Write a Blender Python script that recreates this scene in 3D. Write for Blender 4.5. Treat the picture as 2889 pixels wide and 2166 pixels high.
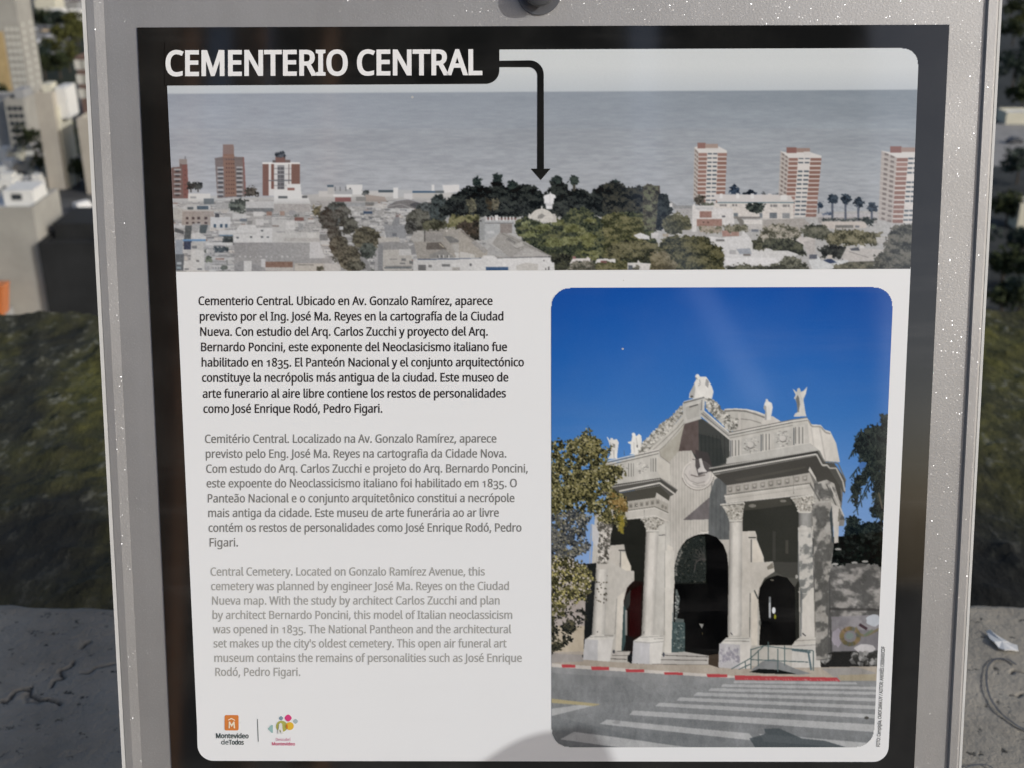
import bpy, bmesh, math, random
import numpy as np
from mathutils import Vector, Matrix
from mathutils.geometry import tessellate_polygon, delaunay_2d_cdt

# ------------------------------------------------------------------ clean scene
for _o in list(bpy.data.objects):
    bpy.data.objects.remove(_o, do_unlink=True)
SC = bpy.context.scene
COL = SC.collection
R = math.radians
rng = np.random.default_rng(11)
random.seed(5)

# ------------------------------------------------------------------ camera
FPX = 3400.0                       # focal length in photo pixels (photo is 2889 wide)
CX, CY = 1444.5, 1083.0
PITCH, ROLL, LEAN = R(23.2), R(0.2), R(14.9)
CAMP = np.array([0.0, 0.0, 1.62])
FW = np.array([0.0, math.cos(PITCH), -math.sin(PITCH)])
_r0 = np.array([1.0, 0.0, 0.0]); _u0 = np.cross(_r0, FW)
RT = math.cos(ROLL) * _r0 - math.sin(ROLL) * _u0
UP = math.cos(ROLL) * _u0 + math.sin(ROLL) * _r0
cam = bpy.data.cameras.new('camera')
cam_o = bpy.data.objects.new('camera', cam); COL.objects.link(cam_o)
cam.sensor_width = 36.0
cam.lens = 36.0 * FPX / 2889.0
cam.clip_start = 0.02; cam.clip_end = 6000.0
_m = Matrix(((RT[0], UP[0], -FW[0], CAMP[0]), (RT[1], UP[1], -FW[1], CAMP[1]), (RT[2], UP[2], -FW[2], CAMP[2]), (0, 0, 0, 1)))
cam_o.matrix_world = _m
cam.dof.use_dof = True
cam.dof.focus_distance = 0.587
cam.dof.aperture_fstop = 18.0
SC.camera = cam_o

# ------------------------------------------------------------------ sky, sun, exposure
SUNV = Vector((1.57, -1.05, 0.952)).normalized()
world = bpy.data.worlds.new('World'); SC.world = world; world.use_nodes = True
_nt = world.node_tree
_sky = _nt.nodes.new('ShaderNodeTexSky'); _sky.sky_type = 'NISHITA'; _sky.sun_disc = False
_sky.sun_elevation = math.asin(SUNV.z); _sky.sun_rotation = math.atan2(SUNV.x, SUNV.y)
_sky.altitude = 80; _sky.dust_density = 2.2; _sky.ozone_density = 0.5; _sky.air_density = 0.7
_bg = _nt.nodes['Background']; _bg.inputs[1].default_value = 0.15
_nt.links.new(_sky.outputs[0], _bg.inputs[0])
sun = bpy.data.lights.new('sun', 'SUN'); sun.energy = 2.7; sun.angle = R(0.53); sun.color = (1.0, 0.992, 0.98)
sun_o = bpy.data.objects.new('sun', sun); COL.objects.link(sun_o)
sun_o.rotation_euler = (-SUNV).to_track_quat('-Z', 'Y').to_euler()
SC.view_settings.view_transform = 'Standard'; SC.view_settings.look = 'None'
SC.view_settings.exposure = -0.22; SC.view_settings.gamma = 1.0
SC.view_settings.use_curve_mapping = False

# ------------------------------------------------------------------ pixel -> place helpers
SN = np.array([0.0, -math.cos(LEAN), math.sin(LEAN)])   # sign normal
ST = np.array([0.0, math.sin(LEAN), math.cos(LEAN)])    # up along the sign
SO = CAMP + FW * 0.587                                  # a point on the sign face

def ray(x, y):
    return FW + RT * ((x - CX) / FPX) + UP * (-(y - CY) / FPX)

def sign_pt(x, y):
    """photo pixel(s) -> (s, t) on the sign face"""
    x = np.asarray(x, float); y = np.asarray(y, float)
    d = FW + RT * ((x - CX) / FPX)[..., None] + UP * (-(y - CY) / FPX)[..., None]
    k = np.dot(SO - CAMP, SN) / (d @ SN)
    q = CAMP + d * k[..., None] - SO
    return q[..., 0], q @ ST

def at_z(x, y, z):
    d = ray(x, y); k = (z - CAMP[2]) / d[2]
    return CAMP + d * k

def at_y(x, y, Y):
    d = ray(x, y); return CAMP + d * (Y / d[1])

def lin(c):
    c = np.asarray(c, float) / 255.0
    return np.where(c <= 0.04045, c / 12.92, ((c + 0.055) / 1.055) ** 2.4)

INK_GAIN, INK_OFF = 1.10, 0.010
def ink(c):
    """colour seen on the print -> reflectance of the ink"""
    return np.clip((lin(c) - INK_OFF) * INK_GAIN, 0.002, 0.84)

# ------------------------------------------------------------------ object helpers
def tag(o, label=None, cat=None, group=None, kind=None):
    if label: o['label'] = label
    if cat: o['category'] = cat
    if group: o['group'] = group
    if kind: o['kind'] = kind
    return o

def empty(name, loc=(0, 0, 0), rz=0.0):
    o = bpy.data.objects.new(name, None); COL.objects.link(o)
    o.location = loc; o.rotation_euler = (0, 0, rz); o.empty_display_size = 0.1
    return o

class MB:
    def __init__(s): s.v = []; s.f = []
    def add(s, vs, fs):
        b = len(s.v); s.v += [tuple(map(float, v)) for v in vs]; s.f += [tuple(b + i for i in f) for f in fs]; return s
    def box(s, x0, x1, y0, y1, z0, z1):
        return s.add([(x0, y0, z0), (x1, y0, z0), (x1, y1, z0), (x0, y1, z0), (x0, y0, z1), (x1, y0, z1), (x1, y1, z1), (x0, y1, z1)],
                     [(0, 3, 2, 1), (4, 5, 6, 7), (0, 1, 5, 4), (1, 2, 6, 5), (2, 3, 7, 6), (3, 0, 4, 7)])
    def prism(s, pts, y0, y1):
        """outline in x,z pushed along y"""
        n = len(pts)
        return s.add([(p[0], y0, p[1]) for p in pts] + [(p[0], y1, p[1]) for p in pts],
                     [tuple(range(n)), tuple(range(2 * n - 1, n - 1, -1))] + [(i, i + n, (i + 1) % n + n, (i + 1) % n) for i in range(n)])
    def lathe(s, prof, n=24, axis='z', c=(0, 0, 0)):
        vs = []; fs = []
        for (r, h) in prof:
            for i in range(n):
                a = 2 * math.pi * i / n
                if axis == 'z': vs.append((c[0] + r * math.cos(a), c[1] + r * math.sin(a), c[2] + h))
                elif axis == 'y': vs.append((c[0] + r * math.cos(a), c[1] + h, c[2] + r * math.sin(a)))
                else: vs.append((c[0] + h, c[1] + r * math.cos(a), c[2] + r * math.sin(a)))
        for j in range(len(prof) - 1):
            for i in range(n):
                k = (i + 1) % n
                fs.append((j * n + i, j * n + k, (j + 1) * n + k, (j + 1) * n + i))
        fs.append(tuple(range(n))); fs.append(tuple(range(len(prof) * n - 1, (len(prof) - 1) * n - 1, -1)))
        return s.add(vs, fs)
    def build(s, name, mat, parent=None, smooth=False, fix=True):
        me = bpy.data.meshes.new(name); me.from_pydata(s.v, [], s.f); me.update()
        if fix:
            bm = bmesh.new(); bm.from_mesh(me); bmesh.ops.recalc_face_normals(bm, faces=bm.faces); bm.to_mesh(me); bm.free()
        if smooth: me.polygons.foreach_set('use_smooth', [True] * len(me.polygons))
        if mat: me.materials.append(mat)
        o = bpy.data.objects.new(name, me); COL.objects.link(o)
        if parent: o.parent = parent
        return o

def copy_tree(o, parent=None):
    c = o.copy(); COL.objects.link(c); c.parent = parent
    for ch in list(o.children): copy_tree(ch, c)
    return c

def grid_mesh(name, X, Y, Z, mat, parent=None, smooth=True, keep=None, color=None):
    h, w = X.shape
    co = np.stack([X, Y, Z], -1).reshape(-1, 3).astype(np.float32)
    idx = np.arange(h * w).reshape(h, w)
    q = np.stack([idx[:-1, :-1], idx[1:, :-1], idx[1:, 1:], idx[:-1, 1:]], -1).reshape(-1, 4)
    if keep is not None: q = q[keep.reshape(-1)]
    me = bpy.data.meshes.new(name)
    me.vertices.add(len(co)); me.vertices.foreach_set('co', co.reshape(-1))
    me.loops.add(q.size); me.loops.foreach_set('vertex_index', q.reshape(-1).astype(np.int32))
    me.polygons.add(len(q)); me.polygons.foreach_set('loop_start', (np.arange(len(q)) * 4).astype(np.int32))
    if smooth: me.polygons.foreach_set('use_smooth', np.ones(len(q), bool))
    me.update(calc_edges=True)
    if color is not None:
        a = me.color_attributes.new('ink', 'FLOAT_COLOR', 'POINT')
        c4 = np.ones((len(co), 4), np.float32); c4[:, :3] = color.reshape(-1, 3)
        a.data.foreach_set('color', c4.reshape(-1))
    me.materials.append(mat)
    o = bpy.data.objects.new(name, me); COL.objects.link(o)
    if parent: o.parent = parent
    return o

# ------------------------------------------------------------------ materials
class NT:
    def __init__(s, name):
        s.m = bpy.data.materials.new(name); s.m.use_nodes = True; s.t = s.m.node_tree
        s.p = s.t.nodes['Principled BSDF']; s.out = s.t.nodes['Material Output']
    def n(s, typ, **kw):
        n = s.t.nodes.new(typ)
        for k, v in kw.items(): setattr(n, k, v)
        return n
    def l(s, a, b): s.t.links.new(a, b)
    def coord(s, scale=(1, 1, 1)):
        tc = s.n('ShaderNodeTexCoord'); mp = s.n('ShaderNodeMapping'); mp.inputs['Scale'].default_value = scale
        s.l(tc.outputs['Object'], mp.inputs[0]); return mp.outputs[0]
    def noise(s, vec, scale, detail=4, rough=0.6):
        n = s.n('ShaderNodeTexNoise'); n.inputs['Scale'].default_value = scale; n.inputs['Detail'].default_value = detail
        n.inputs['Roughness'].default_value = rough
        if vec is not None: s.l(vec, n.inputs['Vector'])
        return n.outputs['Fac']
    def ramp(s, fac, stops):
        r = s.n('ShaderNodeValToRGB'); e = r.color_ramp.elements
        while len(e) < len(stops): e.new(0.5)
        for el, (p, c) in zip(e, stops):
            el.position = p; el.color = (c[0], c[1], c[2], 1)
        s.l(fac, r.inputs[0]); return r.outputs[0]
    def mix(s, fac, a, b, blend='MIX'):
        m = s.n('ShaderNodeMix', data_type='RGBA', blend_type=blend)
        if isinstance(fac, (int, float)): m.inputs[0].default_value = fac
        else: s.l(fac, m.inputs[0])
        for i, v in ((6, a), (7, b)):
            if isinstance(v, tuple): m.inputs[i].default_value = (v[0], v[1], v[2], 1)
            else: s.l(v, m.inputs[i])
        return m.outputs[2]
    def math(s, op, a, b=0.5):
        m = s.n('ShaderNodeMath', operation=op)
        for i, v in ((0, a), (1, b)):
            if isinstance(v, (int, float)): m.inputs[i].default_value = v
            else: s.l(v, m.inputs[i])
        return m.outputs[0]
    def bump(s, h, strength=0.4, dist=0.01):
        b = s.n('ShaderNodeBump'); b.inputs['Strength'].default_value = strength; b.inputs['Distance'].default_value = dist
        s.l(h, b.inputs['Height']); s.l(b.outputs[0], s.p.inputs['Normal']); return b
    def set(s, **kw):
        for k, v in kw.items(): s.p.inputs[k.replace('_', ' ')].default_value = v
        return s

_simple = {}
def plain(name, col, rough=0.8, var=0.25, scale=1.0, spec=0.3):
    """weathered paint / render: one colour broken up by soft grime"""
    key = (name, col, rough, var, scale)
    if key in _simple: return _simple[key]
    k = NT(name); v = k.coord()
    f = k.noise(v, scale, 6, 0.65)
    f2 = k.noise(v, scale * 6.3, 3, 0.6)
    a = tuple(c * (1 - var) for c in col); b = tuple(min(0.9, c * (1 + var * 0.55)) for c in col)
    c1 = k.ramp(f, [(0.3, a), (0.68, b)])
    c2 = k.mix(k.math('MULTIPLY', f2, 0.35), c1, tuple(c * 0.6 for c in col))
    k.l(c2, k.p.inputs['Base Color']); k.set(Roughness=rough); k.p.inputs['Specular IOR Level'].default_value = spec
    _simple[key] = k.m
    return k.m

# ================================================================== SETTING
ZG = -74.0                                           # street level, far below the lookout terrace

def mat_ground():
    k = NT('city_ground'); v = k.coord()
    a = k.noise(v, 0.02, 6, 0.7); b = k.noise(v, 0.4, 4, 0.6)
    c = k.ramp(a, [(0.35, (0.055, 0.055, 0.055)), (0.5, (0.12, 0.115, 0.105)), (0.66, (0.2, 0.185, 0.16))])
    c = k.mix(k.math('MULTIPLY', b, 0.5), c, (0.05, 0.052, 0.05))
    k.l(c, k.p.inputs['Base Color']); k.set(Roughness=0.9); return k.m

g = MB(); g.add([(-3000, -1500, ZG), (3000, -1500, ZG), (3000, 4000, ZG), (-3000, 4000, ZG)], [(0, 1, 2, 3)])
tag(g.build('ground', mat_ground(), fix=False), kind='structure')

# ---- terrace floor under the photographer
def mat_floor():
    k = NT('terrace_tiles'); v = k.coord()
    a = k.noise(v, 3.0, 5, 0.6)
    c = k.ramp(a, [(0.3, (0.2, 0.19, 0.175)), (0.7, (0.3, 0.285, 0.26))])
    k.l(c, k.p.inputs['Base Color']); k.set(Roughness=0.85); return k.m
fl = tag(MB().box(-9, 9, -9.6, 0.60, -0.4, 0.0).build('terrace_floor', mat_floor()), kind='structure')

# ---- parapet: concrete coping (near) and the lower mossy ledge outside it
COPE_Z, LEDGE_Z = 1.0, 0.88
COPE_Y0, COPE_Y1 = 0.60, 0.945
LEDGE_Y1 = float(at_z(CX, 901, LEDGE_Z)[1])

def vnoise(x, y, seed=0, octaves=4):
    """cheap smooth value noise on arrays"""
    out = np.zeros_like(x, float); amp = 1.0; tot = 0.0
    for o in range(octaves):
        r_ = np.random.default_rng(seed + o * 17); T = r_.random((64, 64))
        xs = x * 2 ** o; ys = y * 2 ** o
        xi = np.floor(xs).astype(int); yi = np.floor(ys).astype(int)
        fx = xs - xi; fy = ys - yi; fx = fx * fx * (3 - 2 * fx); fy = fy * fy * (3 - 2 * fy)
        a = T[yi % 64, xi % 64]; b = T[yi % 64, (xi + 1) % 64]; c = T[(yi + 1) % 64, xi % 64]; d = T[(yi + 1) % 64, (xi + 1) % 64]
        out += amp * ((a * (1 - fx) + b * fx) * (1 - fy) + (c * (1 - fx) + d * fx) * fy); tot += amp; amp *= 0.55
    return out / tot

def mat_concrete():
    k = NT('old_concrete'); v = k.coord()
    a = k.noise(v, 9, 6, 0.62); b = k.noise(v, 70, 4, 0.7); d = k.noise(v, 3.2, 3, 0.5)
    c = k.ramp(a, [(0.28, (0.205, 0.187, 0.152)), (0.5, (0.315, 0.290, 0.240)), (0.75, (0.40, 0.372, 0.315))])
    c = k.mix(k.ramp(d, [(0.42, (0, 0, 0)), (0.68, (0.55, 0.55, 0.55))]), c, (0.15, 0.147, 0.13))
    at = k.n('ShaderNodeVertexColor'); at.layer_name = 'ink'
    pit = k.ramp(b, [(0.33, (1, 1, 1)), (0.40, (0, 0, 0))])
    c = k.mix(pit, c, (0.05, 0.05, 0.045))
    c = k.mix(at.outputs[0], c, (0.022, 0.021, 0.019))      # cracks darkened by their carved depth
    k.l(c, k.p.inputs['Base Color']); k.set(Roughness=0.93); k.p.inputs['Specular IOR Level'].default_value = 0.15
    k.bump(k.math('ADD', k.math('MULTIPLY', k.noise(v, 220, 4, 0.7), 0.5), b), 0.7, 0.003); return k.m

def mat_moss():
    k = NT('mossy_dark_concrete'); v = k.coord((1, 0.55, 1))
    tc = k.n('ShaderNodeTexCoord')
    a = k.noise(v, 16, 7, 0.72); b = k.noise(v, 45, 5, 0.7); d = k.noise(v, 5, 4, 0.6); e = k.noise(v, 60, 3, 0.55)
    base = k.ramp(a, [(0.3, (0.012, 0.012, 0.009)), (0.55, (0.034, 0.035, 0.024)), (0.75, (0.07, 0.07, 0.05))])
    moss = k.ramp(b, [(0.35, (0.038, 0.04, 0.011)), (0.65, (0.135, 0.128, 0.034))])
    c = k.mix(k.ramp(d, [(0.4, (0, 0, 0)), (0.6, (1, 1, 1))]), base, moss)
    lich = k.math('MULTIPLY', k.ramp(e, [(0.54, (0, 0, 0)), (0.62, (1, 1, 1))]), k.ramp(a, [(0.48, (0, 0, 0)), (0.6, (1, 1, 1))]))
    c = k.mix(k.math('MULTIPLY', lich, 0.7), c, (0.19, 0.19, 0.15))
    # moss fades to near black towards the foot of the step
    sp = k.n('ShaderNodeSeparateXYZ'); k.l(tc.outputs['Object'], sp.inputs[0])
    step_dist = k.math('ADD', sp.outputs[1], k.math('MULTIPLY', d, 0.25))
    w = k.ramp(step_dist, [(0.0, (1, 1, 1)), (0.5, (0, 0, 0))]); 
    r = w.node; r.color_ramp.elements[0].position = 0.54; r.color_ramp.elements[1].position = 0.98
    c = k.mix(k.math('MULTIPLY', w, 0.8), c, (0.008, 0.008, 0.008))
    k.l(c, k.p.inputs['Base Color']); k.set(Roughness=0.9); k.p.inputs['Specular IOR Level'].default_value = 0.2
    k.bump(k.math('ADD', b, e), 0.8, 0.006); return k.m

parapet = empty('parapet_wall', (0, 0.77, 0))
tag(parapet, 'long concrete parapet with cracked pale coping and a dark mossy outer ledge behind the sign', 'parapet')

# coping top: a fine grid so that the cracks and the crumbling far edge are real
xs = np.concatenate([np.linspace(-6, -0.70, 40), np.arange(-0.69, -0.491, 0.006), np.arange(-0.49, -0.21, 0.0017), np.arange(-0.209, 0.21, 0.006), np.arange(0.212, 0.48, 0.0017), np.arange(0.482, 0.70, 0.006), np.linspace(0.71, 6, 40)])
ys = np.concatenate([np.arange(COPE_Y0, COPE_Y1 - 1e-6, 0.0017), [COPE_Y1]])
X, Y = np.meshgrid(xs, ys)
edge_in = (vnoise(X * 14, X * 0 + 3, 5, 4) - 0.5) * 0.03 * np.clip((Y - COPE_Y1 + 0.03) / 0.03, 0, 1)
Y2 = Y + edge_in
Z = COPE_Z + (vnoise(X * 9, Y * 9, 2, 4) - 0.5) * 0.0022 + (vnoise(X * 60, Y * 60, 8, 3) - 0.5) * 0.0012
Z -= 0.012 * np.clip((Y - COPE_Y1 + 0.02) / 0.02, 0, 1) ** 2
Z0 = Z.copy()
def carve(pix, width, depth):
    global Z
    pts = [at_z(a, b, COPE_Z)[:2] for a, b in pix]
    # jitter between the points
    fine = []
    r_ = np.random.default_rng(len(pix) * 7 + int(pix[0][0]))
    for (p, q) in zip(pts[:-1], pts[1:]):
        n = max(2, int(np.linalg.norm(np.array(q) - np.array(p)) / 0.0045))
        for i in range(n):
            t = i / n; fine.append(np.array(p) * (1 - t) + np.array(q) * t + r_.normal(0, 0.0016, 2))
    fine.append(np.array(pts[-1]))
    for p, q in zip(fine[:-1], fine[1:]):
        d = q - p; L = max(1e-9, d @ d)
        t = np.clip(((X - p[0]) * d[0] + (Y - p[1]) * d[1]) / L, 0, 1)
        dist = np.hypot(X - p[0] - t * d[0], Y - p[1] - t * d[1])
        Z = np.minimum(Z, Z0 - depth * np.clip(1 - dist / width, 0, 1))
carve([(210, 1865), (195, 1885), (175, 1890), (178, 1908), (150, 1918), (145, 1935)], 0.0021, 0.007)
carve([(0, 1980), (30, 1968), (48, 1942), (70, 1945), (95, 1965), (115, 1975), (170, 1985)], 0.0022, 0.008)
carve([(230, 1898), (260, 1885), (320, 1872)], 0.0018, 0.006)
carve([(75, 1962), (95, 1980), (110, 1980)], 0.0035, 0.004)
carve([(232, 1826), (252, 1812)], 0.0024, 0.007)
carve([(2850, 1895), (2889, 1890), (2960, 1900)], 0.0018, 0.006)
carve([(2870, 1960), (2900, 1952)], 0.0018, 0.006)
_crack_dark = np.clip((Z0 - Z - 0.0015) / 0.0045, 0, 1) * 0.8; Z = Z0 - (Z0 - Z) * 0.45
coping = grid_mesh('coping', X, Y2 - 0.77, Z, mat_concrete(), parapet, color=np.repeat(_crack_dark[..., None], 3, -1))
MB().box(-6, 6, COPE_Y0 - 0.77, COPE_Y1 - 0.77 - 0.006, 0.0, COPE_Z - 0.016).build('wall_body', plain('parapet_render', (0.24, 0.235, 0.22), scale=3), parapet)

lx = np.concatenate([np.linspace(-6, -1.3, 40), np.arange(-1.29, 1.29, 0.011), np.linspace(1.3, 6, 40)])
ly = np.arange(COPE_Y1 - 0.02, LEDGE_Y1 + 0.006, 0.011); ly[-1] = LEDGE_Y1
LX, LY = np.meshgrid(lx, ly)
LZ = LEDGE_Z + (vnoise(LX * 7, LY * 9, 31, 5) - 0.5) * 0.012 + np.maximum(0, vnoise(LX * 38, LY * 38, 40, 3) - 0.52) * 0.035
LZ -= 0.03 * np.exp(-((LY - COPE_Y1 - 0.06) / 0.07) ** 2)
LZ += 0.010 * np.exp(-((LY - LEDGE_Y1) / 0.03) ** 2) * (0.6 + vnoise(LX * 20, LY * 3, 77, 3))
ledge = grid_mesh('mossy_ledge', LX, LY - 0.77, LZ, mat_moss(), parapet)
MB().box(-6, 6, COPE_Y1 - 0.77, LEDGE_Y1 - 0.77, -1.2, LEDGE_Z - 0.05).build('ledge_body', plain('ledge_render', (0.10, 0.10, 0.09), scale=2), parapet)

# scrawled pencil-grey loops on the coping, right of the sign
def mark_strip(pix, w_px, name, parent, z, mat):
    pts = [np.array(at_z(a, b, z)) for a, b in pix]
    sm = []
    n = len(pts)
    for i in range(n - 1):
        p0, p1, p2, p3 = pts[max(0, i - 1)], pts[i], pts[i + 1], pts[min(n - 1, i + 2)]
        for j in range(5):
            t = j / 5
            sm.append(0.5 * ((2 * p1) + (-p0 + p2) * t + (2 * p0 - 5 * p1 + 4 * p2 - p3) * t * t + (-p0 + 3 * p1 - 3 * p2 + p3) * t ** 3))
    sm.append(pts[-1])
    mb = MB(); vs = []
    for i, p in enumerate(sm):
        d = sm[min(i + 1, len(sm) - 1)] - sm[max(i - 1, 0)]; nn = np.array([-d[1], d[0], 0]); nn = nn / max(1e-9, np.linalg.norm(nn))
        w = w_px / FPX * 0.85 * (0.7 + 0.5 * random.random())
        vs += [p + nn * w / 2, p - nn * w / 2]
    mb.add([(v[0], v[1] - 0.77, v[2]) for v in vs], [(2 * i, 2 * i + 1, 2 * i + 3, 2 * i + 2) for i in range(len(sm) - 1)])
    return mb.build(name, mat, parent, fix=False)
def cz(p): return [(2389 + a / 2.49, 1500 + b / 2.49) for a, b in p]
m_scrawl = plain('faded_marker', (0.12, 0.125, 0.13), scale=60, var=0.5)
mark_strip(cz([(1190, 930), (1130, 893), (1050, 890), (995, 935), (980, 1030), (1000, 1140), (1060, 1245), (1150, 1325), (1250, 1385), (1400, 1420)]), 8, 'scrawled_loop', parapet, COPE_Z + 0.0016, m_scrawl)
mark_strip(cz([(830, 1655), (880, 1638), (950, 1630), (1010, 1645), (1060, 1690)]), 6, 'scrawled_loop', parapet, COPE_Z + 0.0016, m_scrawl)

# a curled white paper scrap lying on the coping
sc_pts = cz([(978, 708), (1000, 712), (1045, 742), (1085, 768), (1120, 792), (1160, 800), (1192, 822), (1203, 850), (1150, 852), (1105, 852), (1065, 832), (1030, 798), (1002, 760)])
sp3 = [np.array(at_z(a, b, COPE_Z)) for a, b in sc_pts]
cen = np.mean(sp3, 0)
mb = MB(); n = len(sp3); vs = []
for h in (0.0012, 0.0020):
    for i, p in enumerate(sp3): vs.append((p[0] - cen[0], p[1] - cen[1], h + 0.0025 * abs(math.sin(i * 1.3)) ))
for h in (0.0030, 0.0038): vs.append((0, 0, h))
fs = [(i, (i + 1) % n, 2 * n) for i in range(n)] + [(n + i, n + (i + 1) % n, 2 * n + 1) for i in range(n)] + [(i, (i + 1) % n, n + (i + 1) % n, n + i) for i in range(n)]
mb.add(vs, fs); ps = mb.build('paper_scrap', plain('torn_paper', (0.72, 0.72, 0.69), scale=40, var=0.1))
ps.location = (cen[0], cen[1], COPE_Z)
tag(ps, 'small torn white scrap of paper lying on the grey concrete coping', 'paper scrap')

# ---- the lookout building behind the photographer (seen only in the gloss; its wall gaps are shaped for pale streaks)
hall = empty('lookout_hall', (0, -9.2, 0)); tag(hall, 'dark lookout building behind the photographer, seen only reflected, its wall gaps shaped for pale streaks in the glossy sign', 'building')
m_hw = plain('hall_wall', (0.05, 0.05, 0.05), scale=1)
for pts in ([(-6.5, 0), (-2.80, 0), (-2.80, 6.8), (-6.5, 6.8)], [(-2.48, 0), (-2.34, 0), (-2.34, 6.8), (-2.48, 6.8)], [(-2.12, 0), (-1.74, 0), (-1.74, 6.8), (-2.12, 6.8)],
            [(-1.58, 0), (2.05, 0), (2.05, 2.3), (1.05, 4.2), (1.05, 6.8), (-1.58, 6.8)], [(2.053, 0), (3.2, 0), (3.2, 6.8), (1.36, 6.8), (1.36, 4.3), (2.36, 2.4), (2.053, 2.3)]):
    MB().prism(pts, -0.4, 0).build('wall', m_hw, hall)
MB().box(-6.7, 3.4, -0.6, 0.25, 6.802, 7.0).build('roof_slab', plain('hall_roof', (0.2, 0.2, 0.2), scale=1), hall)
m_post = plain('brown_timber', (0.52, 0.27, 0.14), scale=4, var=0.3)
perg = empty('streak_pergola', (0, -3.4, 0)); tag(perg, 'brown timber pergola posts added out of view to reflect as brown streaks in the sign', 'pergola')  # posts added behind the camera to reflect as brown streaks
for px, wd in ((-1.62, 0.26), (-1.30, 0.16), (-1.02, 0.12), (-0.74, 0.18), (-2.1, 0.2)):
    MB().box(px - 0.04, px + 0.04, -wd, wd, 0.0, 3.3).build('post', m_post, perg)
MB().box(-2.3, -0.5, -0.06, 0.06, 3.302, 3.5).build('beam', m_post, perg)

# an unseen steel post added right of the photographer so its rounded top throws the soft shadow on the foot of the sign
_sp = sign_pt(1478.0, 2098.0); _q = SO + np.array([1, 0, 0]) * float(_sp[0]) + ST * float(_sp[1]) + np.array(SUNV) * 0.50
hp = empty('shadow_post', (float(_q[0]), float(_q[1]), 0.0)); tag(hp, 'round steel post added out of view so its soft shadow falls on the foot of the sign', 'post')
_h = float(_q[2]) - 0.0
MB().lathe([(0.023, 0.012), (0.023, _h - 0.02), (0.021, _h - 0.008), (0.010, _h - 0.001), (0.002, _h + 0.001)], 24).build('tube', plain('post_steel', (0.4, 0.4, 0.41), rough=0.4, scale=8), hp, smooth=True)
MB().lathe([(0.06, 0.0), (0.06, 0.011)], 24).build('base_plate', plain('post_steel', (0.4, 0.4, 0.41), rough=0.4, scale=8), hp)

# ================================================================== CITY FAR BELOW
def base_pt(x, y): return at_z(x, y, ZG)

M_GLASS = NT('dark_window'); M_GLASS.set(Roughness=0.25); M_GLASS.p.inputs['Base Color'].default_value = (0.035, 0.04, 0.045, 1); M_GLASS = M_GLASS.m
M_LITEWIN = plain('pale_blind', (0.62, 0.60, 0.52), scale=0.6)
M_TAR = plain('grey_roof_felt', (0.20, 0.195, 0.185), scale=0.2)
M_WHITE_ROOF = plain('white_roof_membrane', (0.66, 0.66, 0.64), scale=0.25, var=0.18)
_winmesh = {}
def win_mesh(w, h, mat, key):
    k = (round(w, 2), round(h, 2), key)
    if k not in _winmesh:
        o = MB().box(-w / 2, w / 2, -0.12, 0.25, 0, h).build('window', mat)
        _winmesh[k] = o.data; bpy.data.objects.remove(o)
    return _winmesh[k]

def building(name, label, xl, xr, yb, yt, depth, wall, roof=None, win=None, side=None, extra=None, group=None, yoff=0.0):
    a = base_pt(xl, yb); b = base_pt(xr, yb)
    Yd = a[1] + yoff
    a = at_y(xl, yb, Yd); b = at_y(xr, yb, Yd)
    top = at_y((xl + xr) / 2, yt, Yd)[2]
    W = b[0] - a[0]; H = top - ZG
    o = empty(name, (a[0], Yd, ZG)); tag(o, label, 'building', group)
    mb = MB().box(0, W, 0, depth, 0, H)
    wl = mb.build('wall', wall, o)
    t = min(0.5, W * 0.07)
    rb = MB()
    rb.box(t, W - t, t, depth - t, H + 0.02, H + 0.25)
    rf = rb.build('roof', roof or M_TAR, o)
    pr = MB()
    pr.box(0, W, 0, t, H, H + 0.9); pr.box(0, W, depth - t, depth, H, H + 0.9); pr.box(0, t, t, depth - t, H, H + 0.9); pr.box(W - t, W, t, depth - t, H, H + 0.9)
    pr.build('roof_kerb', wall, o)
    if win:
        rows, cols, x0, x1, z0, z1, w, h, mat = win
        me = win_mesh(w, h, mat, mat.name)
        for i in range(rows):
            for j in range(cols):
                q = bpy.data.objects.new('window', me); COL.objects.link(q); q.parent = o
                q.location = (W * (x0 + (x1 - x0) * (j + 0.5) / cols), 0, H * (z0 + (z1 - z0) * (i + 0.5) / rows))
    if side:
        rows, cols, z0, z1, w, h, mat = side
        me = win_mesh(w, h, mat, mat.name)
        for i in range(rows):
            for j in range(cols):
                q = bpy.data.objects.new('window', me); COL.objects.link(q); q.parent = o
                q.location = (W, depth * (j + 0.5) / cols, H * (z0 + (z1 - z0) * (i + 0.5) / rows)); q.rotation_euler = (0, 0, R(90))
    if extra: extra(o, W, depth, H)
    return o

C_TAN = plain('tan_render', (0.44, 0.40, 0.33), scale=0.12, var=0.2)
C_TAN2 = plain('warm_grey_render', (0.36, 0.345, 0.30), scale=0.1, var=0.2)
C_CREAM = plain('cream_render', (0.60, 0.57, 0.45), scale=0.15, var=0.12)
C_WHITE = plain('white_render', (0.70, 0.69, 0.64), scale=0.2, var=0.12)
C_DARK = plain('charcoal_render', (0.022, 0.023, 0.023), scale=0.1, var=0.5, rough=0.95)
C_BRICK = plain('brown_brick', (0.16, 0.105, 0.085), scale=0.4, var=0.25)
C_OCHRE = plain('ochre_panel', (0.45, 0.33, 0.16), scale=0.3, var=0.2)
C_GREY = plain('grey_render', (0.33, 0.33, 0.32), scale=0.15)
C_BLUE = plain('blue_grey_render', (0.16, 0.18, 0.21), scale=0.3)

def penthouse(mat, x0, x1, y0, y1, h):
    def f(o, W, D, H):
        MB().box(W * x0, W * x1, D * y0, D * y1, H + 0.25, H + h).build('rooftop_room', mat, o)
    return f

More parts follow.
